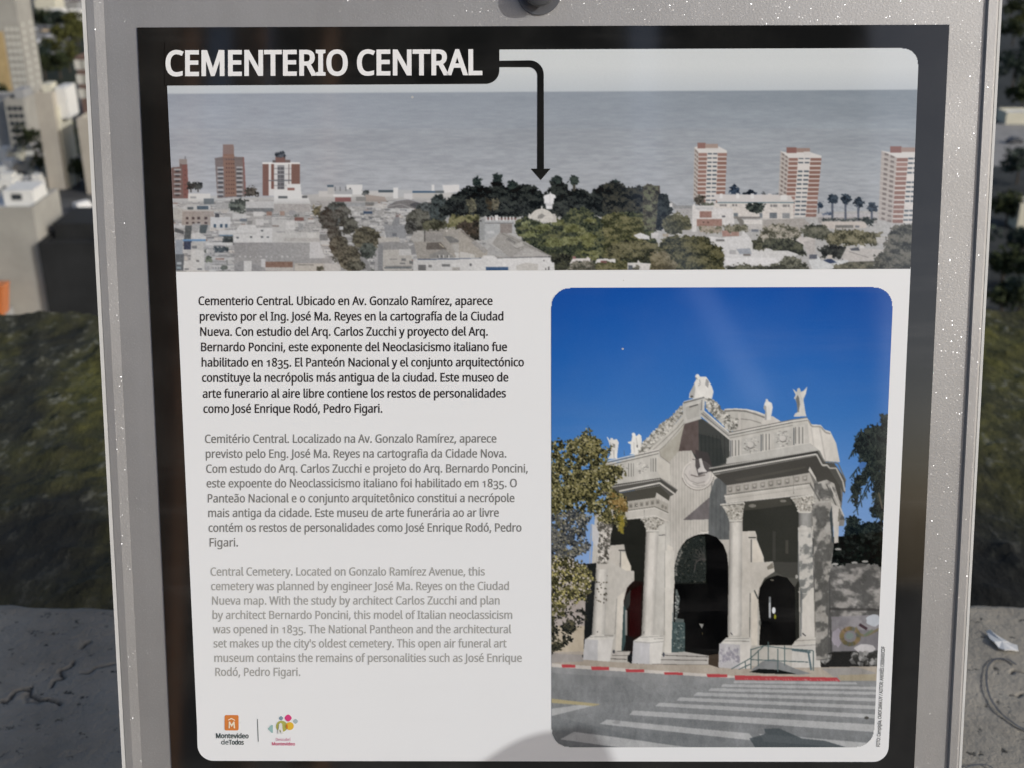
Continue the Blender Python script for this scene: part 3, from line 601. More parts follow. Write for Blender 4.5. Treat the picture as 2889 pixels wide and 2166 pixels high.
# ================================================================== LETTER SHAPES (outlines in thousandths of an em)
GLYPH_SRC = r"""'180:128 573,112 366,68 366,52 573
,215:154 84,136 23,111 -42,85 -103,33 -103,49 -38,63 31,73 93,148 93
.215:58 43,61 69,72 85,88 94,107 97,126 94,142 85,153 69,157 43,153 18,142 2,126 -8,107 -11,88 -8,72 2,61 18
/298:290 573,77 0,8 0,221 573
1459:285 0,216 0,216 400,216 439,217 470,219 499,196 477,169 455,108 405,71 452,226 573,285 573
3459:395 439,392 403,381 372,363 347,340 326,310 311,277 302,277 298,337 283,379 255,405 214,413 163,407 116,390 74,360 40,318 14,263 -3,193 -8,110 -1,36 23,36 89,114 61,194 51,260 59,305 81,331 117,339 164,335 197,320 223,297 242,265 255,226 263,179 265,123 265,123 326,180 326,223 329,259 339,286 356,307 377,319 404,323 434,316 471,295 498,262 516,219 521,164 515,117 498,75 473,39 521,73 544,115 563,163 576,218 581,296 571,352 540,384 495
5459:221 351,275 346,322 331,361 307,389 274,407 232,413 183,407 128,387 81,356 43,314 15,261 -2,199 -8,116 0,51 23,51 90,121 62,200 52,239 55,274 65,302 82,323 106,336 137,341 176,332 225,306 262,262 284,197 292,146 288,99 280,64 302,86 573,373 573,373 508,146 508,132 342,169 348
8459:229 581,276 577,318 565,352 546,378 519,395 485,400 443,396 411,385 383,346 338,291 303,355 265,381 242,401 216,414 185,419 148,413 104,395 65,367 34,330 11,284 -3,231 -8,174 -3,126 10,89 33,61 63,45 101,39 146,43 183,56 214,75 241,99 264,158 299,107 336,71 383,61 411,58 444,63 485,80 518,107 545,141 565,182 577;108 145,116 107,138 76,176 55,229 48,281 55,319 76,342 108,350 148,346 174,335 197,293 235,229 265,217 270,157 237,121 197,111 173;228 524,188 518,155 502,134 476,127 441,130 414,141 391,179 357,232 330,282 357,317 392,327 414,330 441,323 476,302 502,270 518
:215:58 43,61 69,72 85,88 94,107 97,126 94,142 85,153 69,157 43,153 18,142 2,126 -8,107 -11,88 -8,72 2,61 18;58 387,61 412,72 429,88 438,107 441,126 438,142 429,153 412,157 387,153 362,142 345,126 335,107 332,88 335,72 345,61 362
A512:437 0,368 177,141 177,73 0,0 0,224 575,289 575,512 0;282 415,274 438,263 473,255 500,247 468,238 438,230 415,165 241,346 241
B521:241 573,336 565,404 541,434 515,453 478,459 431,456 399,446 371,431 347,409 328,382 313,350 304,350 300,415 279,441 261,461 236,474 203,478 163,472 115,454 74,425 42,385 19,337 5,279 0,78 0,78 573;256 329,318 335,357 352,377 382,384 423,376 463,351 490,308 506,245 511,150 511,150 329;150 269,150 61,265 61,330 68,371 91,394 125,401 168,398 197,388 221,370 241,344 256,307 266,260 269
C507:323 517,280 513,241 502,206 482,178 456,155 423,139 383,129 337,125 286,131 220,147 164,175 117,213 83,262 62,322 55,394 62,460 78,460 15,393 -2,312 -8,232 1,166 28,115 72,78 131,56 203,49 287,53 349,67 406,89 456,120 499,159 534,206 559,261 575,324 581,409 572,482 547,453 486,394 508
D585:536 292,528 203,501 131,457 74,399 33,325 8,237 0,78 0,78 573,254 573,335 565,404 540,460 501,502 446,528 377;460 289,454 359,435 415,404 457,361 487,308 505,244 511,150 511,150 62,228 62,299 68,357 87,402 119,434 164,454 220
E446:398 0,78 0,78 573,398 573,398 509,150 509,150 330,383 330,383 268,150 268,150 63,398 63
F416:150 0,78 0,78 573,398 573,398 509,150 509,150 306,383 306,383 243,150 243
G584:326 302,524 302,524 22,431 -1,323 -8,241 1,173 28,120 71,81 130,57 202,49 286,58 370,84 442,127 500,186 544,259 571,346 581,437 572,516 547,489 484,421 508,342 517,278 510,225 489,181 455,150 409,131 353,124 286,130 222,146 166,175 119,216 84,270 62,340 55,404 59,452 68,452 238,326 238
I272:239 0,32 0,32 42,99 57,99 515,32 531,32 573,239 573,239 531,172 515,172 57,239 42
J219:-3 -152,-37 -150,-63 -142,-63 -81,-35 -87,-5 -89,33 -81,50 -70,63 -53,71 -29,74 3,74 573,146 573,146 9,141 -42,128 -82,105 -113,75 -135,39 -148
L420:78 0,78 573,150 573,150 64,400 64,400 0
M727:330 0,142 502,139 502,142 461,144 407,144 347,144 0,78 0,78 573,184 573,361 103,364 103,544 573,650 573,650 0,578 0,578 352,579 408,581 460,584 501,581 501,390 0
N609:532 0,447 0,141 476,138 476,141 432,143 378,144 320,144 0,78 0,78 573,161 573,467 99,470 99,468 137,466 193,464 249,464 573,532 573
O626:577 287,573 224,561 166,540 116,510 73,473 38,428 13,375 -3,314 -8,251 -3,196 13,151 39,114 73,85 116,65 167,53 224,49 288,56 370,78 442,114 500,166 545,232 572,314 581,393 572,459 545,510 501,547 442,570 370;125 287,130 220,145 163,171 117,207 83,255 62,314 55,373 62,420 83,456 117,481 163,496 220,501 287,490 384,456 457,421 491,373 511,314 518,255 511,207 490,171 457,145 411,130 354
P485:229 573,326 562,393 528,421 495,439 454,444 404,433 336,417 306,395 278,364 255,324 238,275 227,216 223,150 223,150 0,78 0,78 573;223 511,150 511,150 285,208 285,258 288,298 296,330 311,352 334,365 363,370 401,361 449,334 484,289 504
R499:236 573,301 568,353 555,393 532,422 500,439 460,444 410,440 368,427 334,408 306,385 285,330 257,487 0,403 0,264 237,150 237,150 0,78 0,78 573;232 510,150 510,150 298,236 298,296 304,338 325,362 359,370 407,366 440,355 467,336 486,310 500,275 507
S440:403 153,396 106,378 66,348 35,307 11,257 -3,198 -8,137 -5,83 4,41 19,41 88,113 65,201 55,240 57,273 66,298 79,316 98,327 120,330 147,327 173,318 194,302 213,277 230,196 265,131 294,85 330,57 375,48 435,54 477,71 513,99 542,136 563,180 576,231 581,318 572,389 549,366 487,302 508,229 517,196 515,169 507,148 494,133 478,124 457,121 434,124 407,133 386,149 367,172 351,246 318,332 279,362 255,385 228,398 194
T446:259 0,187 0,187 509,8 509,8 573,437 573,437 509,259 509
U586:513 202,507 146,489 95,459 52,416 20,360 -1,290 -8,225 -2,171 18,128 50,97 93,78 144,72 204,72 573,144 573,144 201,154 139,182 93,228 64,294 55,342 59,379 73,407 96,427 126,438 161,442 202,442 573,513 573
W746:735 573,583 0,510 0,399 375,389 410,380 443,373 471,370 488,367 471,361 443,352 409,342 373,234 0,161 0,10 573,85 573,174 223,183 186,190 151,196 118,201 87,206 119,213 154,222 191,232 227,333 573,407 573,512 225,523 187,532 151,538 117,544 87,550 129,560 175,572 224,660 573
Y454:227 291,376 573,454 573,263 222,263 0,191 0,191 219,0 573,79 573
Z459:427 0,30 0,30 55,332 508,40 508,40 573,419 573,419 518,118 64,427 64
a450:231 437,299 428,347 403,376 358,385 293,385 0,334 0,320 61,317 61,279 22,234 -1,172 -8,136 -5,103 6,75 23,55 48,41 80,37 119,50 176,87 219,152 245,243 257,316 259,316 285,310 330,293 359,265 375,227 380,163 370,106 347,84 400,151 426;252 208,184 200,141 182,118 155,110 119,115 87,132 66,157 53,188 49,238 56,279 79,306 117,315 172,315 210
b493:139 461,138 410,135 373,139 373,161 398,189 419,226 432,272 437,322 431,365 412,401 381,428 338,444 283,449 215,444 147,427 91,400 48,365 17,322 -2,272 -8,226 -3,189 10,161 31,139 55,133 55,119 0,68 0,68 609,139 609;260 379,219 374,188 361,165 339,150 308,142 268,139 217,139 214,145 144,165 93,202 61,261 51,312 61,348 93,369 145,376 216,369 287,348 338,311 368
c385:241 -8,187 -2,139 15,99 45,69 87,50 143,44 213,51 284,71 342,102 385,142 415,191 432,245 438,309 431,358 415,337 356,292 370,244 376,204 371,172 358,148 335,131 303,120 263,117 213,120 166,131 126,148 94,172 71,202 58,240 53,302 60,351 78,351 15,304 -2
d493:221 -8,171 -2,128 17,92 48,65 91,49 146,44 214,49 282,66 338,93 381,128 413,171 432,221 438,280 429,323 407,354 374,359 374,356 405,354 438,354 609,425 609,425 0,368 0,358 58,354 58,323 24,279 1;232 51,290 60,328 88,348 135,355 200,355 213,349 284,329 336,291 369,231 379,181 368,146 334,124 281,117 213,124 144,146 93,181 61
e452:234 438,286 432,329 414,364 385,390 346,406 299,411 244,411 201,117 201,127 137,154 90,197 62,254 52,327 60,392 82,392 20,327 -1,251 -8,194 -2,143 17,101 48,70 91,51 146,44 212,50 277,68 333,96 378,134 411,181 431;233 380,188 372,154 348,130 309,119 257,338 257,335 292,326 322,312 346,292 364,266 376
f276:266 375,158 375,158 0,87 0,87 375,12 375,12 408,87 432,87 457,92 507,104 547,124 577,152 597,186 609,227 613,274 609,310 599,292 544,262 552,228 556,197 550,175 532,162 502,158 458,158 430,266 430
g493:221 438,261 434,297 422,329 402,355 373,359 373,369 430,425 430,425 -7,420 -63,404 -109,378 -146,341 -172,293 -187,233 -192,147 -186,78 -165,78 -100,149 -125,237 -134,286 -126,324 -101,347 -63,355 -13,355 4,356 32,358 57,354 57,329 28,299 8,263 -4,221 -8,170 -2,126 18,91 51,56 121,44 214,56 306,91 377,126 411,169 431;230 379,197 374,169 359,147 336,130 303,120 262,117 213,124 143,146 92,182 60,232 50,288 58,309 69,326 85,349 131,356 197,356 214,353 267,343 309,326 340,302 362,270 374
h496:139 431,138 399,135 370,140 370,174 407,221 429,273 437,321 433,360 421,391 400,413 370,426 330,431 280,431 0,361 0,361 275,355 321,338 353,308 372,265 379,222 374,189 360,166 338,150 308,142 269,139 222,139 0,68 0,68 609,139 609
i207:139 430,139 0,68 0,68 430;104 591,133 580,142 566,145 546,142 526,133 512,104 501,88 504,75 512,66 526,63 546,66 566,75 580,88 588
j207:18 -192,-18 -190,-44 -183,-44 -126,-19 -132,9 -134,32 -130,51 -120,64 -100,68 -67,68 430,139 430,139 -64,136 -101,126 -133,110 -159,87 -177,56 -189;63 546,66 566,75 580,88 588,104 591,133 580,142 566,145 546,142 526,133 512,104 501,88 504,75 512,66 526
k428:138 291,137 257,135 221,138 221,152 240,172 264,189 285,326 430,409 430,235 246,421 0,336 0,187 200,138 158,138 0,68 0,68 609,138 609
l207:139 0,68 0,68 609,139 609
m750:540 438,603 429,649 401,676 352,685 280,685 0,615 0,615 277,610 321,594 353,567 372,528 379,474 369,438 342,418 298,411 237,411 0,342 0,342 277,332 333,320 353,303 367,281 376,253 379,215 374,185 360,164 338,150 308,141 269,139 223,139 0,68 0,68 430,125 430,136 371,140 371,173 409,217 431,266 438,312 433,349 420,378 398,398 366,402 366,427 398,461 420,499 433
n496:275 438,343 429,391 401,421 352,431 280,431 0,361 0,361 275,355 321,338 353,308 372,265 379,204 368,166 338,146 289,139 223,139 0,68 0,68 430,125 430,136 371,140 371,175 409,222 431
o485:442 216,438 165,428 121,411 82,388 51,359 25,324 7,285 -4,241 -8,200 -4,163 7,129 25,100 51,77 82,59 121,48 165,44 216,50 282,68 336,97 380,137 412,186 431,244 438,299 431,347 412,387 380,417 336,436 282;117 216,120 169,130 128,147 95,172 71,203 56,243 51,282 56,314 71,339 95,356 128,366 169,369 216,365 263,355 303,338 335,314 359,282 374,242 379,185 368,147 335,124 284
p493:273 438,322 432,365 413,401 383,428 339,444 284,449 216,444 148,427 93,401 49,365 17,322 -2,272 -8,213 1,170 24,139 55,134 55,137 20,139 -16,139 -192,68 -192,68 430,126 430,136 371,139 371,170 405,213 429;260 379,221 374,190 362,167 342,152 313,142 275,139 229,139 216,142 167,150 126,165 93,188 70,220 55,261 51,297 56,326 72,348 98,364 131,373 171,376 217,369 283,348 334,311 367
q493:354 -9,355 25,358 58,354 58,332 32,303 11,266 -3,219 -8,170 -2,128 17,93 48,66 91,49 146,44 214,50 282,67 338,93 381,129 413,172 432,221 438,267 433,304 419,333 397,355 371,358 371,369 430,425 430,425 -192,354 -192;233 51,272 55,304 67,327 87,342 116,352 153,355 199,355 213,348 285,328 337,290 369,231 379,181 368,145 334,124 281,117 213,124 145,146 93,182 61
r331:269 438,295 437,319 433,310 368,287 372,264 374,217 363,176 334,149 289,139 229,139 0,68 0,68 430,126 430,134 351,137 351,170 395,214 426,240 435
s384:348 119,343 80,327 49,302 24,268 6,226 -4,176 -8,99 -1,42 19,42 83,104 60,178 49,224 53,256 66,274 86,280 112,271 141,239 167,174 196,103 228,76 245,57 266,45 292,41 324,52 372,85 408,137 430,202 438,275 430,339 409,315 353,258 372,197 380,159 377,131 366,114 350,108 328,119 298,154 274,219 246,289 215,314 197,333 176,344 150
t289:212 50,245 53,272 59,272 5,240 -4,200 -8,167 -5,138 4,112 20,91 44,78 79,74 125,74 375,13 375,13 409,75 437,103 528,144 528,144 430,269 430,269 375,144 375,144 127,149 93,163 69,185 54
u496:427 430,427 0,370 0,359 57,356 57,321 20,273 -1,220 -8,173 -4,134 8,103 29,81 59,68 99,63 148,63 430,135 430,135 153,141 108,158 76,188 57,230 51,273 55,306 69,330 91,345 121,354 160,357 206,357 430
v407:163 0,0 430,75 430,167 176,180 137,193 96,201 63,204 63,214 96,227 138,241 176,332 430,407 430,244 0
w630:346 243,336 276,328 308,321 335,316 357,313 357,308 335,302 307,294 275,284 242,207 1,127 1,9 431,82 431,141 201,153 154,163 109,169 73,172 73,178 97,185 128,193 160,201 188,277 431,354 431,428 188,440 149,451 109,457 74,460 74,466 108,477 153,489 201,549 431,621 431,502 1,419 1
x424:170 220,22 430,102 430,213 268,322 430,402 430,253 220,410 0,330 0,213 172,94 0,14 0
y409:1 430,76 430,169 185,184 144,196 105,205 68,209 68,224 121,245 186,333 430,409 430,224 -59,188 -130,165 -156,138 -176,106 -188,67 -192,34 -190,9 -186,9 -130,30 -133,56 -135,99 -126,130 -99,152 -59,174 -2
z377:346 0,31 0,31 47,262 375,45 375,45 430,340 430,340 377,112 55,346 55
É446:398 0,78 0,78 573,398 573,398 509,150 509,150 330,383 330,383 268,150 268,150 63,398 63;363 749,342 722,312 688,279 656,249 629,202 629,202 638,228 674,256 717,278 757,363 757
á450:231 437,299 428,347 403,376 358,385 293,385 0,334 0,320 61,317 61,279 22,234 -1,172 -8,136 -5,103 6,75 23,55 48,41 80,37 119,50 176,87 219,152 245,243 257,316 259,316 285,310 330,293 359,265 375,227 380,163 370,106 347,84 400,151 426;252 208,184 200,141 182,118 155,110 119,115 87,132 66,157 53,188 49,238 56,279 79,306 117,315 172,315 210;344 606,323 579,293 546,260 513,229 486,183 486,183 496,209 532,237 575,259 614,344 614
ã450:231 437,299 428,347 403,376 358,385 293,385 0,334 0,320 61,317 61,279 22,234 -1,172 -8,136 -5,103 6,75 23,55 48,41 80,37 119,50 176,87 219,152 245,243 257,316 259,316 285,310 330,293 359,265 375,227 380,163 370,106 347,84 400,151 426;252 208,184 200,141 182,118 155,110 119,115 87,132 66,157 53,188 49,238 56,279 79,306 117,315 172,315 210;79 486,88 529,106 561,132 581,167 589,201 582,233 566,262 550,289 543,305 546,317 555,333 589,373 589,364 548,346 515,319 494,285 487,253 494,221 510,191 526,164 532,147 530,135 521,119 486
é452:234 438,286 432,329 414,364 385,390 346,406 299,411 244,411 201,117 201,127 137,154 90,197 62,254 52,327 60,392 82,392 20,327 -1,251 -8,194 -2,143 17,101 48,70 91,51 146,44 212,50 277,68 333,96 378,134 411,181 431;233 380,188 372,154 348,130 309,119 257,338 257,335 292,326 322,312 346,292 364,266 376;347 606,326 579,296 546,263 513,233 486,186 486,186 496,212 532,240 575,262 614,347 614
í207:139 0,68 0,68 430,139 430;222 606,201 579,171 546,138 513,107 486,61 486,61 496,87 532,115 575,137 614,222 614
ó485:442 216,438 165,428 121,411 82,388 51,359 25,324 7,285 -4,241 -8,200 -4,163 7,129 25,100 51,77 82,59 121,48 165,44 216,50 282,68 336,97 380,137 412,186 431,244 438,299 431,347 412,387 380,417 336,436 282;117 216,120 169,130 128,147 95,172 71,203 56,243 51,282 56,314 71,339 95,356 128,366 169,369 216,365 263,355 303,338 335,314 359,282 374,242 379,185 368,147 335,124 284;362 606,341 579,311 546,278 513,247 486,200 486,200 496,227 532,254 575,277 614,362 614
ô485:442 216,438 165,428 121,411 82,388 51,359 25,324 7,285 -4,241 -8,200 -4,163 7,129 25,100 51,77 82,59 121,48 165,44 216,50 282,68 336,97 380,137 412,186 431,244 438,299 431,347 412,387 380,417 336,436 282;117 216,120 169,130 128,147 95,172 71,203 56,243 51,282 56,314 71,339 95,356 128,366 169,369 216,365 263,355 303,338 335,314 359,282 374,242 379,185 368,147 335,124 284;278 614,306 575,344 531,379 495,379 486,329 486,285 518,241 558,198 518,156 486,107 486,107 495,142 532,178 575,206 614
 209:"""

# ================================================================== PAINTER FOR THE PRINTED PICTURES
class Canvas:
    """a flat print drawn with polygons; coordinates are photo pixels through a local zoom frame"""
    def __init__(s, x0, y0, x1, y1):
        s.x0, s.y0 = x0, y0; s.w, s.h = int(x1 - x0), int(y1 - y0)
        s.a = np.zeros((s.h, s.w, 3), np.float32); s.o = (0, 0, 1.0)
    def zoom(s, ox, oy, k): s.o = (ox, oy, k); return s
    def t(s, pts):
        ox, oy, k = s.o
        return [(ox + x / k - s.x0, oy + y / k - s.y0) for x, y in pts]
    def mask(s, p):
        p = np.asarray(p, np.float32)
        xa = max(0, int(math.floor(p[:, 0].min()))); xb = min(s.w, int(math.ceil(p[:, 0].max())) + 1)
        ya = max(0, int(math.floor(p[:, 1].min()))); yb = min(s.h, int(math.ceil(p[:, 1].max())) + 1)
        if xa >= xb or ya >= yb: return None
        X = np.arange(xa, xb, dtype=np.float32)[None, :] + 0.5; Y = np.arange(ya, yb, dtype=np.float32)[:, None] + 0.5
        m = np.zeros((yb - ya, xb - xa), bool); n = len(p)
        for i in range(n):
            x1, y1 = p[i]; x2, y2 = p[(i + 1) % n]
            if y1 == y2: continue
            c = (Y >= min(y1, y2)) & (Y < max(y1, y2))
            xi = x1 + (Y - y1) * ((x2 - x1) / (y2 - y1))
            m ^= c & (X < xi)
        return m, (slice(ya, yb), slice(xa, xb))
    def put(s, p, col, al=1.0, n=0):
        r = s.mask(p)
        if r is None: return
        m, sl = r; v = s.a[sl]
        col = np.asarray(col, np.float32)
        if n:
            col = col + rng.normal(0, n, m.shape)[..., None].astype(np.float32)
            v[m] = v[m] * (1 - al) + col[m] * al
        else: v[m] = v[m] * (1 - al) + col * al
    def poly(s, pts, col, al=1.0, n=0): s.put(s.t(pts), col, al, n)
    def rect(s, x0, y0, x1, y1, col, al=1.0, n=0): s.poly([(x0, y0), (x1, y0), (x1, y1), (x0, y1)], col, al, n)
    def ell(s, cx, cy, rx, ry, col, al=1.0, k=18, jag=0.0, n=0):
        s.poly([(cx + rx * math.cos(2 * math.pi * i / k) * (1 + jag * rng.uniform(-1, 1)), cy + ry * math.sin(2 * math.pi * i / k) * (1 + jag * rng.uniform(-1, 1))) for i in range(k)], col, al, n)
    def line(s, pts, w, col, al=1.0):
        for (a, b) in zip(pts[:-1], pts[1:]):
            d = np.array(b, float) - np.array(a, float); L = np.linalg.norm(d)
            if L < 1e-6: continue
            nn = np.array([-d[1], d[0]]) / L * w / 2; a = np.array(a, float); b = np.array(b, float)
            s.poly([tuple(a + nn), tuple(b + nn), tuple(b - nn), tuple(a - nn)], col, al)
    def grad(s, pts, c0, c1, axis=1, n=0):
        """polygon filled with a printed tone running from c0 to c1"""
        p = s.t(pts); r = s.mask(p)
        if r is None: return
        m, sl = r; h, w = m.shape
        f = (np.linspace(0, 1, h)[:, None] * np.ones((1, w))) if axis == 1 else (np.linspace(0, 1, w)[None, :] * np.ones((h, 1)))
        c = np.asarray(c0, np.float32) * (1 - f[..., None]) + np.asarray(c1, np.float32) * f[..., None]
        if n: c = c + rng.normal(0, n, m.shape)[..., None]
        s.a[sl][m] = c[m]
    def leaves(s, pts, num, size, cols, al=1.0, dens=None):
        """specks scattered inside an outline"""
        p = np.array(s.t(pts)); lo = p.min(0); hi = p.max(0); k = 1.0 / s.o[2]
        r = s.mask(p)
        if r is None: return
        m, sl = r; ys, xs = np.nonzero(m)
        if len(ys) == 0: return
        pick = rng.integers(0, len(ys), num)
        cs = np.asarray(cols, np.float32)
        for i in pick:
            x = xs[i] + sl[1].start; y = ys[i] + sl[0].start
            z = size * k * rng.uniform(0.5, 1.4); a = rng.uniform(0, 3.14); ca, sa = math.cos(a) * z, math.sin(a) * z; e = rng.uniform(0.45, 0.9)
            q = [(x + ca, y + sa), (x - sa * e, y + ca * e), (x - ca * .9, y - sa * .8), (x + sa * e, y - ca * e)]
            s.put(q, cs[rng.integers(len(cs))] + rng.normal(0, 4), al)
    def foliage(s, pts, cols, size=14, edge=10, al=1.0, holes=0.0, light=1.0):
        """printed foliage: ragged outline, clumps lit from above, dark gaps"""
        p = np.array(s.t(pts), np.float32); k = 1.0 / s.o[2]; sz = max(2.0, size * k); ed = edge * k
        pad = int(ed + 2)
        xa = max(0, int(p[:, 0].min()) - pad); xb = min(s.w, int(p[:, 0].max()) + pad); ya = max(0, int(p[:, 1].min()) - pad); yb = min(s.h, int(p[:, 1].max()) + pad)
        if xa >= xb or ya >= yb: return
        full = np.zeros((yb - ya, xb - xa), bool)
        r = s.mask(p)
        if r is None: return
        m, sl = r; full[sl[0].start - ya:sl[0].stop - ya, sl[1].start - xa:sl[1].stop - xa] = m
        Y, X = np.mgrid[ya:yb, xa:xb].astype(float); sd = int(rng.integers(1, 9999))
        dx = (vnoise(X / (sz * .8), Y / (sz * .8), sd, 3) - .5) * 2.4 * ed; dy = (vnoise(X / (sz * .8), Y / (sz * .8), sd + 5, 3) - .5) * 2.4 * ed
        xi = np.clip((X + dx - xa).astype(int), 0, full.shape[1] - 1); yi = np.clip((Y + dy - ya).astype(int), 0, full.shape[0] - 1)
        mm = full[yi, xi]
        big = vnoise(X / (sz * 3.2), Y / (sz * 2.6), sd + 9, 3); up = vnoise(X / (sz * 3.2), (Y + sz * 1.1) / (sz * 2.6), sd + 9, 3)
        fine = vnoise(X / (sz * .42), Y / (sz * .36), sd + 13, 3)
        fine2 = vnoise(X / 2.6, Y / 2.2, sd + 17, 2)
        f = np.clip(0.5 + (fine2 - .5) * .9 + (fine - .5) * 1.2 + (up - big) * 1.5 * light + (big - .5) * .9, 0, 1)
        if holes: mm &= (vnoise(X / (sz * 1.1), Y / (sz * 1.1), sd + 21, 3) + (big - .5) * .6) > holes
        cs = np.asarray(cols, np.float32); pos = np.linspace(0, 1, len(cs))
        col = np.stack([np.interp(f, pos, cs[:, i]) for i in range(3)], -1)
        v = s.a[ya:yb, xa:xb]; v[mm] = v[mm] * (1 - al) + col[mm] * al
    def blur(s, it=1):
        for _ in range(it):
            a = s.a; b = a.copy()
            b[1:-1] = a[1:-1] * 0.5 + (a[:-2] + a[2:]) * 0.25; a = b.copy()
            b[:, 1:-1] = a[:, 1:-1] * 0.5 + (a[:, :-2] + a[:, 2:]) * 0.25; s.a = b
    def mesh(s, name, mat, parent, h, corners, radii, step=2.0):
        """lay the print on the sign as a coloured sheet with rounded corners (TL, TR, BR, BL)"""
        (TL, TR, BR, BL) = [np.array(q, float) for q in corners]
        wd = (np.linalg.norm(TR - TL) + np.linalg.norm(BR - BL)) / 2; ht = (np.linalg.norm(BL - TL) + np.linalg.norm(BR - TR)) / 2
        W, H = int(wd / step), int(ht / step)
        u, v = np.meshgrid(np.linspace(0, 1, W), np.linspace(0, 1, H))
        P = [TL[i] * (1 - u) * (1 - v) + TR[i] * u * (1 - v) + BR[i] * u * v + BL[i] * (1 - u) * v for i in (0, 1)]
        a = s.a; b = a.copy(); b[:-1, :-1] = (a[:-1, :-1] + a[1:, :-1] + a[:-1, 1:] + a[1:, 1:]) / 4
        fx = np.clip(P[0] - s.x0 - 1, 0, s.w - 2.001); fy = np.clip(P[1] - s.y0 - 1, 0, s.h - 2.001)
        xi = fx.astype(int); yi = fy.astype(int); fx = (fx - xi)[..., None]; fy = (fy - yi)[..., None]
        c = (b[yi, xi] * (1 - fx) + b[yi, xi + 1] * fx) * (1 - fy) + (b[yi + 1, xi] * (1 - fx) + b[yi + 1, xi + 1] * fx) * fy
        S, T = sign_pt(P[0], P[1])
        du = u * wd; dv = v * ht; keep = np.ones(u.shape, bool)
        for (r_, ex, ey) in ((radii[0], du, dv), (radii[1], wd - du, dv), (radii[2], wd - du, ht - dv), (radii[3], du, ht - dv)):
            if r_: keep &= ~((ex < r_) & (ey < r_) & (np.hypot(r_ - ex, r_ - ey) > r_))
        keep = keep[:-1, :-1] & keep[1:, 1:] & keep[1:, :-1] & keep[:-1, 1:]
        return grid_mesh(name, S, np.full_like(S, -h), T, mat, parent, smooth=False, keep=keep, color=ink(np.clip(c, 0, 255)))


